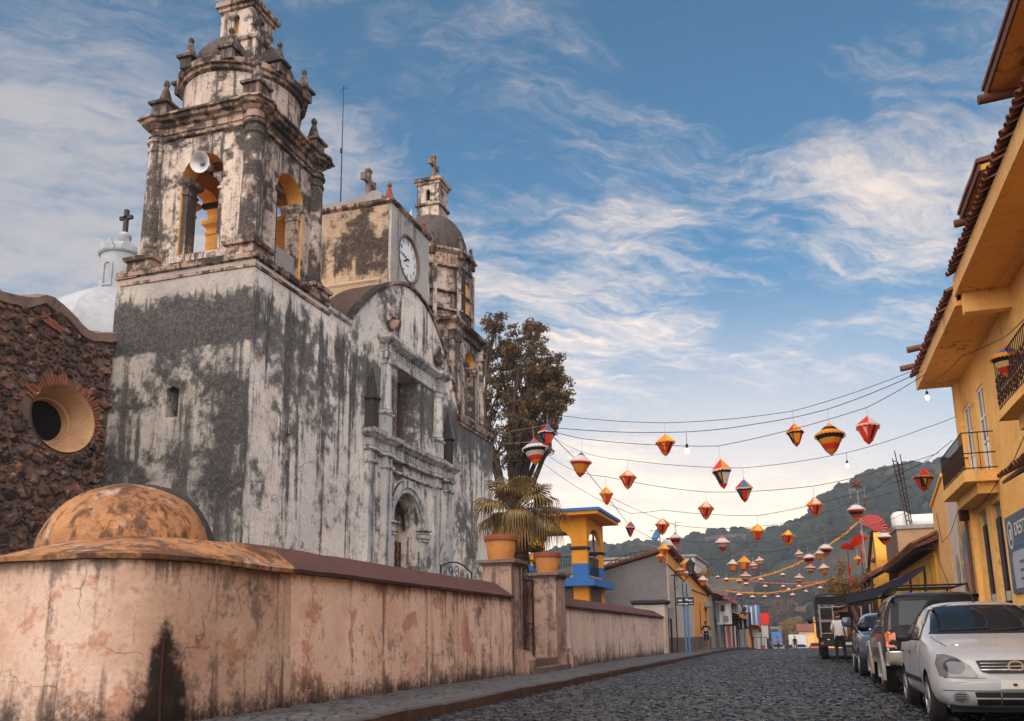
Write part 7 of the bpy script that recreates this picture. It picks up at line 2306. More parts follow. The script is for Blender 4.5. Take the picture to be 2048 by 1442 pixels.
# ------------------------------------------------------------------ people
def person(label, loc, rz, joints, cloth, h=1.72, group=None, carry=None):
    """One continuous body grown by a skin modifier over a posed skeleton; clothes are materials on that body."""
    t = thing('person', label, 'person', loc, rz, group)
    J = dict(pelvis=(0, 0, .93), waist=(0, .0, 1.06), chest=(0, .01, 1.28), neck=(0, .01, 1.45), head0=(0, -.01, 1.53), head1=(0, -.015, 1.63), crown=(0, .0, 1.70),
             shl=(.17, .01, 1.40), ell=(.24, .03, 1.13), wrl=(.25, -.06, .90), hal=(.25, -.09, .82),
             shr=(-.17, .01, 1.40), elr=(-.24, .03, 1.13), wrr=(-.25, -.06, .90), har=(-.25, -.09, .82),
             hil=(.10, 0, .88), knl=(.11, -.02, .49), anl=(.11, .02, .10), fol=(.12, -.13, .04),
             hir=(-.10, 0, .88), knr=(-.11, -.02, .49), anr=(-.11, .02, .10), for_=(-.12, -.13, .04))
    J.update(joints)
    R = dict(pelvis=(.155, .115), waist=(.145, .11), chest=(.165, .12), neck=(.058, .058), head0=(.070, .082), head1=(.078, .095), crown=(.055, .065), shl=(.068, .068), ell=(.046, .046), wrl=(.032, .032), hal=(.034, .022),
             hil=(.095, .095), knl=(.062, .062), anl=(.042, .042), fol=(.040, .030))
    for a, b_ in (('shr', 'shl'), ('elr', 'ell'), ('wrr', 'wrl'), ('har', 'hal'), ('hir', 'hil'), ('knr', 'knl'), ('anr', 'anl'), ('for_', 'fol')):
        R[a] = R[b_]
    names = list(J)
    E = [('pelvis', 'waist'), ('waist', 'chest'), ('chest', 'neck'), ('neck', 'head0'), ('head0', 'head1'), ('head1', 'crown'), ('chest', 'shl'), ('shl', 'ell'), ('ell', 'wrl'), ('wrl', 'hal'), ('chest', 'shr'), ('shr', 'elr'), ('elr', 'wrr'), ('wrr', 'har'),
         ('pelvis', 'hil'), ('hil', 'knl'), ('knl', 'anl'), ('anl', 'fol'), ('pelvis', 'hir'), ('hir', 'knr'), ('knr', 'anr'), ('anr', 'for_')]
    k = h / 1.72
    me = bpy.data.meshes.new('body')
    me.from_pydata([tuple(c * k for c in J[n]) for n in names], [(names.index(a), names.index(b_)) for a, b_ in E], [])
    o = bpy.data.objects.new('body', me)
    COL.objects.link(o)
    sm = o.modifiers.new('skin', 'SKIN')
    for i, n in enumerate(names):
        sv_ = me.skin_vertices[0].data[i]
        sv_.radius = tuple(r * k for r in R[n])
        sv_.use_root = n == 'pelvis'
    ss = o.modifiers.new('s', 'SUBSURF')
    ss.levels = ss.render_levels = 2
    dg = bpy.context.evaluated_depsgraph_get()
    dg.update()
    new = bpy.data.meshes.new_from_object(o.evaluated_get(dg))
    o.modifiers.clear()
    o.data = new
    mats = [M['skin'], M[cloth['top']], M[cloth['legs']], M[cloth.get('shoes', 'cloth_black')]]
    new.materials.clear()
    for m_ in mats:
        new.materials.append(m_)
    hem, sleeve = cloth.get('hem', .10), cloth.get('sleeve', 'elbow')
    el = [Vector(J['ell']) * k, Vector(J['elr']) * k]
    wr = [Vector(J['wrl']) * k, Vector(J['wrr']) * k]
    shd = [Vector(J['shl']) * k, Vector(J['shr']) * k]
    for p in new.polygons:
        c = p.center
        z = c.z / k
        arm = None
        for a, b_, w in zip(shd, el, wr):
            if abs(c.x) > .15 * k and (c - b_).length < .34 * k:
                l = (b_ - a).normalized()
                if (c - a).dot(l) / (b_ - a).length > .35:
                    arm = (c - b_).dot((w - b_).normalized()) / (w - b_).length if (c - a).dot(l) > (b_ - a).length * .9 else -.5
                    far_ = (c - a).dot(l) / (b_ - a).length
        if z > 1.46:
            i = 0
        elif arm is not None:
            i = 1 if (sleeve == 'long' and arm < .92) or (sleeve == 'elbow' and arm < -.2) else 0
        elif z > .93:
            i = 1
        elif z > hem:
            i = 2
        elif z < .085:
            i = 3
        else:
            i = 0
        p.material_index = i
    new.polygons.foreach_set('use_smooth', [True] * len(new.polygons))
    o.parent = t
    hd = Vector(J['head1']) * k
    hm = MB().rings([[(hd.x + .088 * k * math.cos(a) * s_, hd.y + .018 * k + .102 * k * math.sin(a) * s_, hd.z + zz * k) for a in [2 * PI * i / 14 for i in range(14)]] for s_, zz in ((.86, -.03), (1.0, .02), (.98, .06), (.72, .105), (.3, .125), (.05, .128))])
    hm.build('hair', M['hair'], t, smooth=60, loc=L0)
    f = MB().add([(hd.x - .014 * k, hd.y - .088 * k, hd.z - .005), (hd.x + .014 * k, hd.y - .088 * k, hd.z - .005), (hd.x, hd.y - .122 * k, hd.z - .035 * k), (hd.x, hd.y - .09 * k, hd.z - .045 * k), (hd.x, hd.y - .085 * k, hd.z + .03 * k)], [(0, 2, 4), (4, 2, 1), (0, 3, 2), (2, 3, 1)])
    f.build('nose', M['skin'], t, loc=L0)
    for s in (-1, 1):
        MB().ball((hd.x + s * .03 * k, hd.y - .088 * k, hd.z + .005), .012 * k, 8, 6).build('eye', M['cloth_black'], t, smooth=60, loc=L0)
        MB().ball((hd.x + s * .084 * k, hd.y + .005, hd.z - .02 * k), .024 * k, 8, 6, 1.3).build('ear', M['skin'], t, smooth=60, loc=L0)
    MB().box(hd.x - .025 * k, hd.x + .025 * k, hd.y - .094 * k, hd.y - .080 * k, hd.z - .068 * k, hd.z - .060 * k).build('mouth', M['cloth_red'], t, loc=L0)
    for hn, wn, s in (('hal', 'wrl', 1), ('har', 'wrr', -1)):
        hp_, wp = Vector(J[hn]) * k, Vector(J[wn]) * k
        d_ = (hp_ - wp).normalized()
        sd = d_.cross(Vector((s, 0, 0)))
        sd = sd.normalized() if sd.length > .1 else Vector((0, 1, 0))
        b = MB()
        for i in range(4):
            st_ = hp_ + sd * (.026 - .0175 * i) * k
            l = (.070, .080, .075, .058)[i] * k
            mid_ = st_ + d_ * l * .55
            b.tube([st_ - d_ * .02, mid_, mid_ + (d_ * .8 + Vector((-s * .5, 0, 0))).normalized() * l * .5], [.0095 * k, .009 * k, .007 * k], 6)
        b.tube([wp + d_ * .02 + sd * .02, hp_ + sd * .05 * k - d_ * .02, hp_ + sd * .055 * k + d_ * .02], [.011 * k, .010 * k, .008 * k], 6)
        b.build('fingers', M['skin'], t, smooth=60, loc=L0)
    return t


p1 = person('man in a white shirt and dark trousers seen from behind beside the truck', (1.16, 34.4, .0), PI, dict(
    ell=(.25, -.02, 1.14), wrl=(.17, -.20, 1.02), hal=(.13, -.26, 1.00), elr=(-.24, .05, 1.13), wrr=(-.25, -.02, .90), har=(-.25, -.04, .82), head1=(.03, -.05, 1.63), crown=(.03, -.03, 1.70),
    knl=(.12, -.03, .49), anl=(.13, .05, .10), fol=(.14, -.10, .04), knr=(-.13, -.01, .49), anr=(-.15, .0, .10), for_=(-.18, -.14, .04)), dict(top='shirt_white', legs='cloth_black', sleeve='long', hem=.09), 1.78)
p2 = person('man in a black printed T shirt and dark shorts walking on the pavement', (-6.2, 59.5, zroad(59.5) + .17), .05, dict(
    ell=(.29, .02, 1.14), wrl=(.24, -.15, .98), hal=(.21, -.2, .96), elr=(-.29, .02, 1.14), wrr=(-.25, -.12, .97), har=(-.22, -.18, .95),
    knl=(.10, -.10, .50), anl=(.09, -.06, .10), fol=(.09, -.20, .04), knr=(-.10, .02, .49), anr=(-.10, .14, .12), for_=(-.10, .02, .05)), dict(top='cloth_black', legs='cloth_black', hem=.52, sleeve='elbow', shoes='canvas'), 1.76)
for u, v_, w, hh in ((-.06, 1.30, .05, .05), (.07, 1.30, .05, .05), (0.0, 1.18, .10, .025), (-.03, 1.24, .02, .03)):
    MB().box(u - w, u + w, -.150, -.128, v_ - hh, v_ + hh).build('shirt_print', M['plate'], p2, loc=L0)
MB().lathe(0, .0, [(.162, .90), (.170, .94), (.165, .99)], 20, 1, .78).build('waist_band', M['cloth_blue'], p2, loc=L0, smooth=50)
person('person in dark clothes standing at the crest of the street', (-1.25, 108, zroad(108)), .3, dict(knl=(.12, -.08, .5), anl=(.16, -.02, .1), fol=(.17, -.15, .04), knr=(-.12, .05, .49), anr=(-.16, .14, .12), for_=(-.16, .02, .05)), dict(top='cloth_black', legs='cloth_black', sleeve='long'), 1.72)
person('person in a red top pushing along the far left of the street', (-3.0, 104, zroad(104)), .9, dict(ell=(.22, -.12, 1.15), wrl=(.2, -.35, 1.1), hal=(.2, -.42, 1.1), elr=(-.22, -.12, 1.15), wrr=(-.2, -.35, 1.1), har=(-.2, -.42, 1.1)), dict(top='cloth_red', legs='cloth_black', sleeve='long'), 1.55)
person('person in blue by the pale blue plastic sheet', (-4.3, 118, zroad(118)), 2.5, {}, dict(top='cloth_blue', legs='cloth_black', sleeve='elbow'), 1.7)
person('woman in dark skirt among the stalls on the left', (-5.2, 94, zroad(94)), 1.2, dict(ell=(.22, -.02, 1.13), elr=(-.22, .02, 1.13)), dict(top='cloth_black', legs='brown_wood', sleeve='elbow'), 1.58)
# handcart beside the standing figure
t = thing('handcart', 'low dark handcart with two wheels beside the person at the street crest', 'cart', (-1.9, 107.5, zroad(107.5)))
MB().box(-.35, .35, -.3, .3, .38, .75).build('tray', M['car_trim'], t, loc=L0)
for s in (-1, 1):
    MB().rings([[(s * .4 + dx, .26 * math.cos(a), .26 + .26 * math.sin(a)) for a in [2 * PI * i / 18 for i in range(18)]] for dx in (-.03, .03)]).build('wheel', M['rubber'], t, loc=L0)
    MB().tube([(s * .3, .2, .7), (s * .3, .7, .95)], .025).build('handle', M['rust_iron'], t, loc=L0)


# ------------------------------------------------------------------ paper lanterns over the street
LANTERNS = [
    (3.96, 17.5, 6.23, 0.287, 0.634, 0.17, 'ribbed_red', 'ribbed red, blue and orange lantern with black band hanging before the near balcony'),
    (-7.01, 25, 7.38, 0.281, 0.683, 0.34, 'panel_blue', 'lantern with red, blue and yellow roof panels nearest the big tree on the topmost wire'),
    (-3.47, 25, 6.79, 0.306, 0.652, 0.33, 'panel_gold', 'gold and blue roofed lantern alone in mid span of the topmost wire'),
    (0.13, 25, 6.8, 0.251, 0.683, 0.34, 'panel_mix', 'narrow red and gold lantern on the topmost wire left of the widest lantern'),
    (0.88, 21, 5.82, 0.336, 0.779, 0.33, 'band_gold', 'widest lantern of the wires, gold roof, black band and scalloped red skirt'),
    (-6.56, 22, 6.28, 0.334, 0.736, 0.36, 'ribbed_white', 'large red capped lantern with white, black and red bands before the big tree'),
    (-5.5, 23, 6.01, 0.301, 0.695, 0.38, 'grey_orange', 'grey roofed lantern with red and orange body above the arcaded gallery'),
    (-1.79, 23, 5.54, 0.275, 0.792, 0.35, 'tall_mix', 'tall slim lantern with red and gold roof over a grey body, third wire'),
    (1.89, 23, 6.38, 0.314, 0.743, 0.21, 'panel_red', 'tilted grey and red panelled lantern right of the widest lantern'),
    (-5.15, 28, 6.39, 0.295, 0.661, 0.32, 'red_stripe', 'red lantern with diagonal dark stripe on the fourth wire'),
    (-1.5, 28, 5.83, 0.275, 0.728, 0.35, 'panel_blue', 'blue and gold panelled lantern with black band on the fourth wire'),
    (-6.74, 32, 6.56, 0.281, 0.699, 0.38, 'gold_red', 'small gold lantern with red triangles crossed by the dark power cable'),
    (-3.08, 32, 5.79, 0.298, 0.689, 0.33, 'red_stripe', 'red lantern with dark stripe in mid span of the fifth wire'),
    (0.64, 32, 5.73, 0.305, 0.72, 0.37, 'red_stripe', 'red and gold lantern with dark stripe at the right of the fifth wire'),
    (3.58, 27, 5.64, 0.301, 0.666, 0.16, 'panel_mix', 'red and gold lantern hanging just left of the lower balcony'),
    (-6.6, 36, 5.73, 0.239, 0.665, 0.31, 'panel_blue', 'small blue and grey lantern in front of the power cable right of the gallery roof'),
    (-5.26, 36, 5.79, 0.309, 0.7, 0.33, 'red_stripe', 'red lantern hanging above the blue satellite dish'),
    (-1.5, 36, 5.36, 0.299, 0.676, 0.32, 'gold_red', 'golden lantern with red patches against the skyline of the hill'),
    (-5.18, 39, 5.53, 0.276, 0.662, 0.31, 'white_red', 'white topped red lantern with black band right of the satellite dish'),
    (-3.15, 39, 5.26, 0.327, 0.672, 0.33, 'white_pot', 'pinkish white lantern with wide brim against the forested hill'),
    (-0.38, 39, 5.4, 0.32, 0.681, 0.3, 'panel_gold', 'gold and red lantern with blue patch at the crest line of the hill'),
    (2.41, 39, 6.4, 0.367, 0.759, 0.04, 'white_red', 'white topped red lantern with black band hanging below the star'),
    (3.83, 44, 5.68, 0.315, 0.653, 0.28, 'white_red', 'white topped red lantern in front of the tan brick building'),
    (-6.74, 46, 5.76, 0.352, 0.676, 0.23, 'gold_red', 'gold lantern with red patches touching the ridge of the corner house'),
    (-6.91, 46, 5.33, 0.261, 0.572, 0.23, 'gold_red', 'small gold lantern against the grey gable below the ridge'),
    (-6.21, 50, 5.22, 0.309, 0.67, 0.31, 'gold_red', 'gold lantern beside the bracket lamp on the corner house front'),
    (-6.51, 50, 4.84, 0.323, 0.558, 0.31, 'white_orange', 'white topped orange lantern left of the bracket lamp'),
    (-6.13, 50, 4.66, 0.168, 0.472, 0.19, 'white_pot', 'tiny whitish lantern below the two gold ones at the corner house'),
    (-5.21, 50, 4.3, 0.278, 0.634, 0.3, 'white_orange', 'orange lantern with white edge in front of the apricot house front'),
    (-3.69, 52, 5.31, 0.316, 0.771, 0.29, 'white_orange', 'orange lantern with white edge at left of the cluster above the market row'),
    (-3.04, 52, 5.46, 0.401, 0.883, 0.29, 'gold_red', 'largest gold lantern in the cluster above the market row'),
    (-2.56, 52, 5.15, 0.257, 0.623, 0.28, 'band_white', 'banded white and red lantern overlapping the largest gold one'),
    (-2.21, 52, 5.39, 0.257, 0.567, 0.23, 'band_white', 'small banded white and red lantern at right of the cluster above the market row'),
    (-3.01, 52, 4.57, 0.328, 0.622, 0.25, 'band_white', 'banded white, yellow and red lantern lowest in the cluster above the market row'),
    (-0.03, 54, 5.85, 0.264, 0.613, 0.23, 'band_white', 'banded pinkish lantern highest at left of the cluster before the hill slope'),
    (0.49, 54, 5.68, 0.365, 0.754, 0.32, 'white_red', 'blue and white topped red lantern crossed by the flower garland'),
    (0.58, 54, 5.01, 0.32, 0.578, 0.29, 'band_white', 'banded yellow and red lantern below the garland before the hill slope'),
    (1.5, 54, 6.22, 0.407, 0.841, 0.26, 'white_red', 'widest white topped lantern before the hill slope'),
    (1.18, 54, 5.91, 0.291, 0.725, 0.29, 'white_orange', 'orange bodied white topped lantern half hidden by the widest one before the hill'),
    (1.27, 54, 5.01, 0.319, 0.69, 0.26, 'white_orange', 'round orange lantern with white cap left of the ribbon tree'),
    (-0.08, 54, 4.48, 0.291, 0.635, 0.32, 'band_white', 'tilted banded red lantern alone above the second garland'),
    (3.16, 54, 5.42, 0.244, 0.572, 0.34, 'gold_red', 'pale gold lantern in front of the yellow gable house'),
]
FAR_LANTERNS = [(-6.89, 78, 6.11, 0.19), (-6.69, 85, 6.36, 0.26), (-6.01, 92, 6.63, 0.3), (-5.75, 99, 6.68, 0.3), (-3.39, 80, 5.93, 0.26), (-1.65, 87, 6.73, 0.26), (-3.59, 94, 6.05, 0.26), (-1.96, 101, 6.33, 0.25), (-0.23, 82, 5.32, 0.22), (1.41, 89, 5.84, 0.21), (1.78, 96, 5.83, 0.26), (3.43, 103, 6.87, 0.3), (0.33, 84, 4.94, 0.2), (-0.93, 91, 4.99, 0.25), (-2.49, 98, 5.12, 0.26), (-3.12, 79, 4.37, 0.21), (-4.48, 86, 4.71, 0.26), (-6.17, 93, 5.28, 0.31), (-1.39, 100, 5.94, 0.24)]
WIRES = [
    ('topmost wire', [(-13.95, 39.7, 10.7), (-7.03, 25.0, 7.72), (-3.45, 25.0, 7.12), (0.16, 25.0, 7.15), (3.42, 25.0, 8.02)]),
    ('second wire', [(-13.95, 39.8, 10.5), (-6.26, 21.0, 6.38), (-5.82, 21.0, 6.29), (-2.43, 21.0, 5.88), (-0.71, 21.0, 5.94), (0.9, 21.0, 6.15), (2.99, 21.0, 6.85)]),
    ('third wire', [(-13.9, 39.8, 10.6), (-6.59, 23.0, 6.78), (-5.48, 23.0, 6.39), (-1.82, 23.0, 5.89), (1.9, 23.0, 6.59), (3.34, 23.0, 7.32)]),
    ('fourth wire', [(-13.2, 46.5, 12.5), (-5.13, 28.0, 6.7), (-1.47, 28.0, 6.18), (1.64, 28.0, 6.44), (3.83, 28.0, 7.0), (4.75, 28.0, 7.29)]),
    ('fifth wire', [(-13.2, 46.5, 11.2), (-6.73, 32.0, 6.94), (-3.06, 32.0, 6.12), (0.67, 32.0, 6.1), (3.11, 32.0, 6.55), (4.78, 32.0, 6.98)]),
    ('sixth wire', [(-13.3, 46.3, 10.6), (-6.58, 36.0, 6.05), (-5.25, 36.0, 6.12), (-1.48, 36.0, 5.68), (2.05, 36.0, 6.29), (5.14, 36.0, 7.1)]),
    ('seventh wire', [(-8.23, 39.0, 7.38), (-5.16, 39.0, 5.84), (-3.14, 39.0, 5.58), (-0.36, 39.0, 5.7), (2.42, 39.0, 6.44), (5.49, 39.0, 7.19)]),
    ('near balcony wire', [(3.6, 26.3, 7.98), (3.2, 17.5, 6.1), (3.98, 17.5, 6.4), (4.38, 17.5, 6.76)]),
    ('lower balcony wire', [(2.05, 36.0, 6.29), (2.67, 27.0, 5.42), (3.6, 27.0, 5.8), (4.42, 27.0, 6.39)]),
    ('eighth wire', [(-7.69, 46.0, 6.12), (-6.72, 46.0, 6.0), (-2.35, 46.0, 5.62), (1.29, 46.0, 5.87), (4.04, 46.0, 6.3), (5.76, 46.0, 7.06)]),
    ('ninth wire', [(-6.96, 51.0, 6.02), (-6.32, 51.0, 5.62), (-5.29, 51.0, 4.73), (-3.6, 51.0, 5.56), (-2.96, 51.0, 5.68), (-2.15, 51.0, 5.56), (0.06, 51.0, 5.71), (3.26, 51.0, 6.53)]),
    ('tenth wire', [(-6.05, 54.0, 5.5), (-2.9, 54.0, 5.61), (-0.01, 54.0, 6.11), (1.53, 54.0, 6.51), (3.27, 54.0, 6.68)]),
]
GARLANDS = [('upper', [(-4.82, 62.0, 4.78), (-3.33, 62.0, 4.73), (-1.83, 62.0, 5.02), (-0.33, 62.0, 5.56), (1.33, 62.0, 6.4), (3.0, 62.0, 7.49), (3.85, 62.0, 8.21)]), ('lower', [(-4.97, 62.0, 3.98), (-3.72, 62.0, 3.8), (-2.25, 62.0, 3.73), (-0.78, 62.0, 3.88), (1.16, 62.0, 4.32), (2.61, 62.0, 4.73)]), ('thin', [(-4.14, 70.0, 5.14), (-2.3, 70.0, 4.86), (-0.48, 70.0, 4.72), (1.32, 70.0, 4.85), (3.13, 70.0, 5.27)])]
CABLE = [(-14.04, 40.0, 12.37), (-8.88, 30.0, 8.82), (-8.7, 31.0, 8.64), (-8.38, 35.0, 8.05), (-8.23, 39.0, 7.38), (-8.05, 44.0, 6.44), (-7.48, 48.3, 6.21)]
BULBS = [(-2.4, 21.0, 5.41), (1.6, 28.0, 6.02), (3.46, 24.0, 6.96)]
BTOP = [(-2.4, 21.0, 5.86), (1.62, 28.0, 6.44), (3.46, 24.0, 7.13)]
DES = {   # roof panels, fringe, upper band, middle band, skirt, tip
    'ribbed_red': (['red', 'blue', 'orange'], 'orange', 'black', 'cream', 'red', 'orange', 'rings'),
    'ribbed_white': (['red', 'blue', 'white'], 'white', 'black', 'white', 'red', 'orange', 'rings'),
    'panel_blue': (['red', 'blue', 'orange'], 'white', 'black', 'red', 'cream', 'red', 'panels'),
    'panel_gold': (['orange', 'yellow', 'blue'], 'orange', 'red', 'red', 'orange', 'orange', 'stripe'),
    'panel_mix': (['red', 'orange', 'blue'], 'orange', 'black', 'orange', 'red', 'red', 'panels'),
    'panel_red': (['red', 'white', 'orange'], 'white', 'red', 'red', 'orange', 'red', 'stripe'),
    'band_gold': (['orange', 'black', 'orange'], 'orange', 'black', 'orange', 'red', 'orange', 'rings'),
    'grey_orange': (['blue', 'white', 'white'], 'white', 'red', 'orange', 'orange', 'red', 'rings'),
    'tall_mix': (['red', 'orange', 'blue'], 'white', 'black', 'white', 'pink', 'red', 'panels'),
    'red_stripe': (['orange', 'white', 'red'], 'orange', 'red', 'red', 'orange', 'orange', 'stripe'),
    'gold_red': (['orange', 'yellow', 'orange'], 'cream', 'orange', 'red', 'orange', 'red', 'panels'),
    'white_red': (['blue', 'white', 'white'], 'white', 'red', 'black', 'red', 'orange', 'rings'),
    'white_pot': (['pink', 'white', 'white'], 'white', 'pink', 'white', 'red', 'red', 'rings'),
    'white_orange': (['white', 'white', 'white'], 'white', 'red', 'orange', 'orange', 'red', 'rings'),
    'band_white': (['white', 'pink', 'white'], 'cream', 'green', 'white', 'red', 'orange', 'rings'),
}


def lantern(x, y, z, R, H, cord, des, label, rot, full=True, tilt=(0, 0)):
    roof, fr, c1_, c2_, c3_, tip, mode = DES[des]
    t = thing('paper_lantern', label, 'lantern', (x, y, z), rot, 'paper lanterns strung over the street')
    n = 6 if mode != 'rings' else 10
    hex_ = lambda r, zz, k=0: [(r * math.cos(2 * PI * (i + k) / n), r * math.sin(2 * PI * (i + k) / n), zz * H) for i in range(n)]
    t.rotation_euler[0], t.rotation_euler[1] = tilt
    ms = [M['p_' + c] for c in roof]
    b = MB()
    if mode == 'rings':
        for k, (r0, z0, r1, z1) in enumerate(((.04, 0, .40, -.15), (.38, -.14, .70, -.27), (.68, -.26, 1.0, -.38))):
            b.mi = k
            b.rings([hex_(r0 * R, z0), hex_(r1 * R, z1), hex_(r1 * R * .97, z1 - .012), hex_(r0 * R * .9, z0 - .012)])
    else:
        A, B = hex_(.04 * R, 0), hex_(R, -.38)
        C = [(p[0] * .95, p[1] * .95, p[2] - .012 * H) for p in B]
        for i in range(n):
            b.mi = i % 3
            j = (i + 1) % n
            b.add([A[i], A[j], B[j], B[i], C[j], C[i]], [(0, 3, 2, 1), (3, 5, 4, 2)])
    b.build('roof', ms, t, loc=L0, jit=.016 if full else 0)
    # fringe of cut paper along the eave
    b = MB()
    m = n * 5
    for i in range(m):
        a0, a1 = 2 * PI * i / m, 2 * PI * (i + .86) / m
        pr = lambda a: (math.cos(PI / n) / math.cos((a % (2 * PI / n)) - PI / n)) if n == 6 else 1
        p0, p1 = R * 1.005 * pr(a0), R * 1.005 * pr(a1)
        zt_, zb_ = -.372 * H, (-.43 - .02 * (i % 2)) * H
        b.add([(p0 * math.cos(a0), p0 * math.sin(a0), zt_), (p1 * math.cos(a1), p1 * math.sin(a1), zt_), (p1 * 1.03 * math.cos(a1), p1 * 1.03 * math.sin(a1), zb_), (p0 * 1.03 * math.cos(a0), p0 * 1.03 * math.sin(a0), zb_)], [(0, 3, 2, 1)])
    struct(b.build('fringe', M['p_' + fr], t, loc=L0, fix=False), 'stuff')
    prof = ((.93, -.385), (.79, -.53), (.61, -.69), (.40, -.86))
    if mode == 'rings':
        for k, c in enumerate((c1_, c2_, c3_)):
            (r0, z0), (r1, z1) = prof[k], prof[k + 1]
            MB().rings([hex_(r0 * R, z0), hex_(r1 * R, z1 + .004)]).build('band', M['p_' + c], t, loc=L0, jit=.012 if full else 0)
    else:
        cs = [c1_, c2_, c3_]
        for k in range(3):
            b = MB()
            for i in range(n):
                if i % 3 != k:
                    continue
                j = (i + 1) % n
                A, B = hex_(.93 * R, -.385), hex_(.40 * R, -.86)
                if mode == 'stripe':
                    b.add([A[i], A[j], B[j], B[i]], [(0, 3, 2, 1)])
                else:
                    b.add([A[i], A[j], B[j], B[i]], [(0, 3, 2, 1)])
            b.build('side_panel', M['p_' + cs[k]], t, loc=L0, fix=False)
        if mode == 'panels':
            MB().rings([hex_(.945 * R, -.385), hex_(.83 * R, -.50)], True, False, False).build('band', M['p_black'] if c1_ == 'black' else M['p_' + c1_], t, loc=L0, fix=False)
        for i in range(n):                          # a diamond of paper on each side
            p = [Vector(q) for q in (hex_(.93 * R, -.385)[i], hex_(.93 * R, -.385)[(i + 1) % n], hex_(.40 * R, -.86)[(i + 1) % n], hex_(.40 * R, -.86)[i])]
            c = sum(p, Vector()) / 4
            o_ = Vector((c.x, c.y, 0)).normalized() * .006
            if mode == 'stripe' and i % 3 == 1:
                q0, q1 = p[0].lerp(p[1], .55), p[3].lerp(p[2], .15)
                w_ = (p[1] - p[0]) * .22
                MB().add([q0 + o_, q0 + w_ + o_, q1 + w_ * .9 + o_, q1 + o_], [(0, 3, 2, 1)]).build('paper_stripe', M['p_black'], t, loc=L0, fix=False)
            if full and i % 2:
                MB().add([c + (p[0] - c) * .1 + (p[1] - p[0]) * .25 + o_ + (p[0] - c) * .55, c + (p[1] - c) * .55 + o_, c + (p[2] - c) * .7 + o_], [(0, 2, 1)]).build('paper_motif', M['p_' + roof[(i + 1) % 3]], t, loc=L0, fix=False)
    MB().rings([hex_(.41 * R, -.855), hex_(.30 * R, -.91), hex_(.03 * R, -1.02)]).build('tip', M['p_' + tip], t, loc=L0)
    MB().tube([(0, 0, -.02), (0, 0, cord)], .006 if y < 45 else .009, 4).build('cord', M['cord'], t, loc=L0)
    return t


rl_ = random.Random(21)
for k, (x, y, z, R, H, cord, des, label) in enumerate(LANTERNS):
    lantern(x, y, z, R, H, max(.08, cord), des, label, rl_.uniform(0, 1.0), tilt=(rl_.uniform(-.09, .09), rl_.uniform(-.09, .09)))
fl = lantern(*FAR_LANTERNS[0][:4], FAR_LANTERNS[0][3] * 2.1, .35, 'white_red', 'tiny white topped red lantern hanging over the far end of the market row', 0, False)
fl['group'] = 'tiny lanterns over the far end of the street'
for k, (x, y, z, R) in enumerate(FAR_LANTERNS[1:]):
    c = dup_tree(fl)
    c.location = (x, y, z)
    c.rotation_euler[2] = k
    f_ = R / FAR_LANTERNS[0][3]
    c.scale = (f_, f_, f_)

for nm, pts in WIRES:
    out = []
    for i in range(len(pts) - 1):
        a, b_ = Vector(pts[i]), Vector(pts[i + 1])
        n = 8
        for j in range(n):
            f = j / n
            p = a.lerp(b_, f)
            p.z -= .018 * (b_ - a).length * 4 * f * (1 - f)
            out.append(tuple(p))
    out.append(pts[-1])
    o = MB().tube(out, .009 if pts[-1][1] < 30 else .011, 5).build('lantern_wire', M['cable'], smooth=60, fix=False)
    tag(o, nm + ' of the lantern strings, slung slack across the street', 'wire', 'lantern wires across the street')
o = MB().tube(CABLE, .014, 6).build('power_cable', M['cable'], smooth=60, fix=False)
tag(o, 'thick dark power cable slanting down from the big tree to the corner house ridge', 'cable')
for k, (pts, lb) in enumerate((([(-13.9, 39.5, 10.2), (-9.9, 30, 8.5), (-7.3, 26.3, 7.7), (-6.85, 24.8, 7.5)], 'pale slack service wire from the church corner past the large tree, upper one'),
                               ([(-13.9, 39.4, 9.9), (-10.6, 31.5, 8.4), (-8.2, 27, 7.35), (-7.6, 25.4, 6.9)], 'pale slack service wire from the church corner past the large tree, lower one'),
                               ([(3.62, 24.2, 8.0), (4.2, 19.5, 8.0), (4.5, 15.5, 7.9)], 'pale wire running under the ochre eaves towards the near balcony'),
                               ([(4.52, 26.5, 4.2), (4.4, 24.0, 4.1), (4.5, 20.5, 4.6), (4.55, 17.0, 5.6)], 'drooping cable along the ochre wall below the balconies'),
                               ([(4.57, 32.6, 5.0), (4.5, 31.6, 3.9), (4.5, 29.8, 4.0), (4.52, 27.6, 4.6)], 'looped cable hanging across the peach and white walls'),
                               ([(4.57, 32.6, 4.4), (4.53, 32.9, 3.4), (4.55, 31.2, 2.3)], 'loose cable end dangling on the peach wall'))):
    tag(MB().tube(pts, .010, 5).build('service_wire', M['cord'] if k < 3 else M['cable'], smooth=60, fix=False), lb, 'wire')
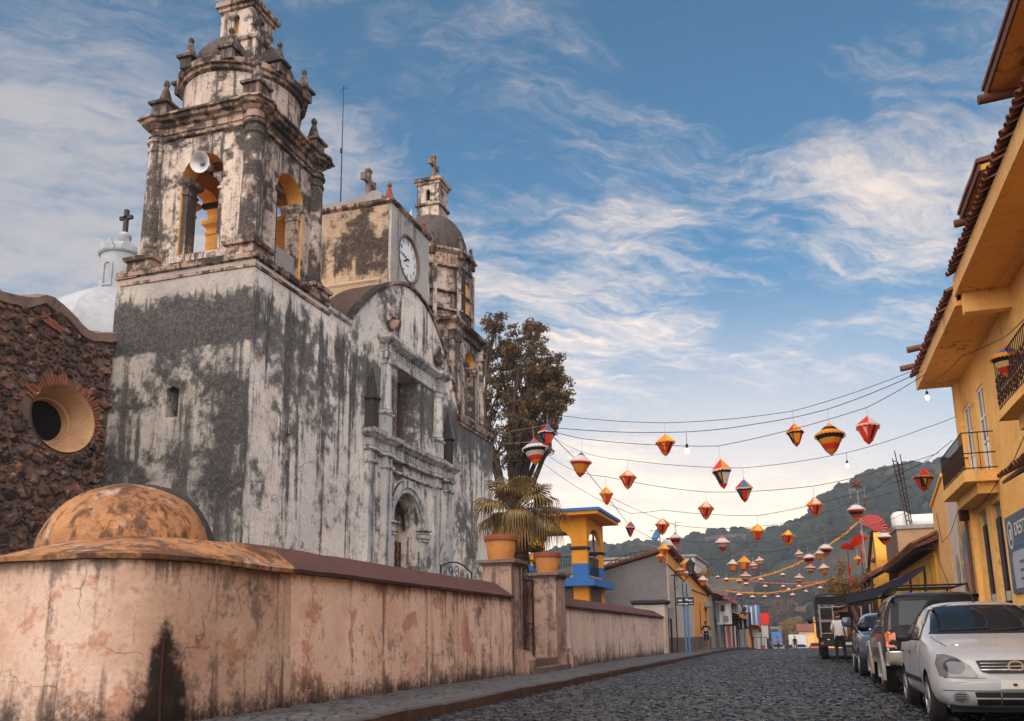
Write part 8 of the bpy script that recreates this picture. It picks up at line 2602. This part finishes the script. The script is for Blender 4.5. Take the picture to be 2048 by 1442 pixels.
for k, ((bx, by, bz), top, lb) in enumerate((((BULBS[0]), BTOP[0], 'clear light bulb hanging from the second wire left of mid street'), (BULBS[1], BTOP[1], 'lit bulb hanging from the fourth wire below the widest lantern'), (BULBS[2], BTOP[2], 'lit bulb hanging under the far corner of the ochre eaves'))):
    t = thing('light_bulb', lb, 'bulb', (bx, by, bz), group='bulbs hung over the street')
    MB().lathe(0, 0, [(.01, -.06), (.035, -.05), (.052, -.015), (.05, .02), (.03, .05), (.022, .075)], 14).build('glass_bulb', M['bulb'], t, smooth=60, loc=L0)
    MB().lathe(0, 0, [(.026, .06), (.034, .075), (.034, .15), (.02, .17)], 12).build('socket', M['cable'], t, smooth=40, loc=L0)
    MB().tube([(0, 0, .16), (0, 0, max(.25, top[2] - bz))], .007, 5).build('flex', M['cable'], t, loc=L0)
    l_d = bpy.data.lights.new('bulb_light', 'POINT')
    l_d.energy = 4
    l_d.color = (1, .8, .55)
    l_d.shadow_soft_size = .05
    l_ = bpy.data.objects.new('bulb_light', l_d)
    COL.objects.link(l_)
    l_.location = (0, 0, -.12)
    l_.parent = t

# flower garlands further up the street
for nm, pts in GARLANDS:
    out = []
    for i in range(len(pts) - 1):
        for j in range(6):
            out.append(Vector(pts[i]).lerp(Vector(pts[i + 1]), j / 6))
    out.append(Vector(pts[-1]))
    r0 = .05 if nm != 'thin' else .035
    t = thing('flower_garland', dict(upper='thick orange flower garland rising to the red fans', lower='thick orange flower garland sagging low over the market row', thin='thin pink streamer between the two orange garlands')[nm], 'garland', pts[0], group='garlands across the street')
    b = MB().tube([tuple(p) for p in out], [r0 * (1 + .3 * math.sin(i * 2.7)) for i in range(len(out))], 6)
    b.build('rope', M['p_orange'] if nm != 'thin' else M['p_pink'], t, jit=.03)
    b = MB()
    for i in range(len(out) - 1):
        for k in range(4):
            p = out[i].lerp(out[i + 1], k / 4)
            b.ball((p.x + rl_.uniform(-.05, .05), p.y + rl_.uniform(-.05, .05), p.z + rl_.uniform(-.05, .05)), r0 * .8, 5, 4)
    struct(b.build('blossoms', M['p_yellow'] if nm != 'thin' else M['p_pink'], t, fix=False), 'stuff')

# star and ribbons on a pole, red paper fans
t = thing('star_ornament', 'brown five pointed star with two hanging tassels on a slim pole above the street', 'star', (2.58, 40, 7.33))
pts = []
for i in range(12):
    a = PI / 2 + 2 * PI * i / 12
    r = .36 if i % 2 == 0 else .13
    pts.append((r * math.cos(a), 0, r * math.sin(a)))
b = MB()
for i in range(12):
    j = (i + 1) % 12
    b.add([pts[i], pts[j], (0, -.10, 0), (0, .10, 0)], [(0, 1, 2), (1, 0, 3)])
b.build('star', M['timber'], t, loc=L0)
MB().tube([(0, 0, -.1), (.06, 0, -2.6), (.1, 0, -3.6)], .022, 6).build('pole', M['cord'], t, loc=L0)
for s in (-1, 1):
    MB().tube([(s * .30, 0, -.12), (s * .28, 0, -.62)], .012, 5).build('tassel_cord', M['cord'], t, loc=L0)
    MB().lathe(s * .28, 0, [(.02, -.6), (.05, -.65), (.06, -.95), (.03, -1.0)], 8).build('tassel', M['timber'], t, loc=L0)
for k, (x, y, z, R, a0, a1, lb) in enumerate(((3.72, 49.0, 6.35, .75, -.5, 2.6, 'large pleated red paper fan rising by the tan brick building'), (3.1, 49.3, 5.6, .5, .6, 3.6, 'smaller pleated red paper fan on the upper garland end'), (2.45, 49.5, 5.35, .36, 0, 3.0, 'smallest red paper fan beside the ribbon tree'))):
    t = thing('paper_fan', lb, 'paper fan', (x, y, z), group='red paper fans')
    b = MB()
    m = 26
    for i in range(m):
        p = []
        for j in (i, i + 1):
            a = a0 + (a1 - a0) * j / m
            p.append((R * math.cos(a), .06 * (1 if j % 2 else -1), R * math.sin(a)))
        b.add([(0, 0, 0), p[0], p[1], (0, .02, 0), (p[0][0], p[0][1] + .02, p[0][2]), (p[1][0], p[1][1] + .02, p[1][2])], [(0, 2, 1), (3, 4, 5), (1, 2, 5, 4)])
    b.build('pleated_paper', M['p_pink'] if k == 0 else M['p_red'], t, loc=L0, fix=False)
    MB().tube([(0, .01, -.05), (0, .01, -1.6)], .02, 5).build('stick', M['dark_wood'], t, loc=L0)
for k, (x, z0, z1) in enumerate(((3.35, 4.8, 6.6), (2.6, 3.6, 4.8))):
    o = MB()
    o.rings([[(x + .06 * math.sin(j * 1.3) + dx, 52 + .05 * math.cos(j * 1.7), z1 + (z0 - z1) * j / 8) for dx in (-.06, .06)] + [(x + .06 * math.sin(j * 1.3) + dx, 52.02 + .05 * math.cos(j * 1.7), z1 + (z0 - z1) * j / 8) for dx in (.06, -.06)] for j in range(9)])
    tag(o.build('ribbon', M['p_red'] if k else M['p_pink']), ('long pink and white ribbon hanging by the largest red fan', 'red ribbon hanging in front of the golden tree')[k], 'ribbon')

# ------------------------------------------------------------------ the air between here and the hills
hz_ = MB().box(-1510, 1510, -305, 855, -42, 175).build('haze', None)
hz_.data.materials.clear()
hm_ = bpy.data.materials.new('haze')
hm_.use_nodes = True
hm_.node_tree.nodes.clear()
ho_ = hm_.node_tree.nodes.new('ShaderNodeOutputMaterial')
hv_ = hm_.node_tree.nodes.new('ShaderNodeVolumePrincipled')
hv_.inputs['Color'].default_value = (.60, .70, .85, 1)
hv_.inputs['Density'].default_value = .00045
hm_.node_tree.links.new(hv_.outputs[0], ho_.inputs['Volume'])
hz_.data.materials.append(hm_)
struct(hz_, 'stuff')
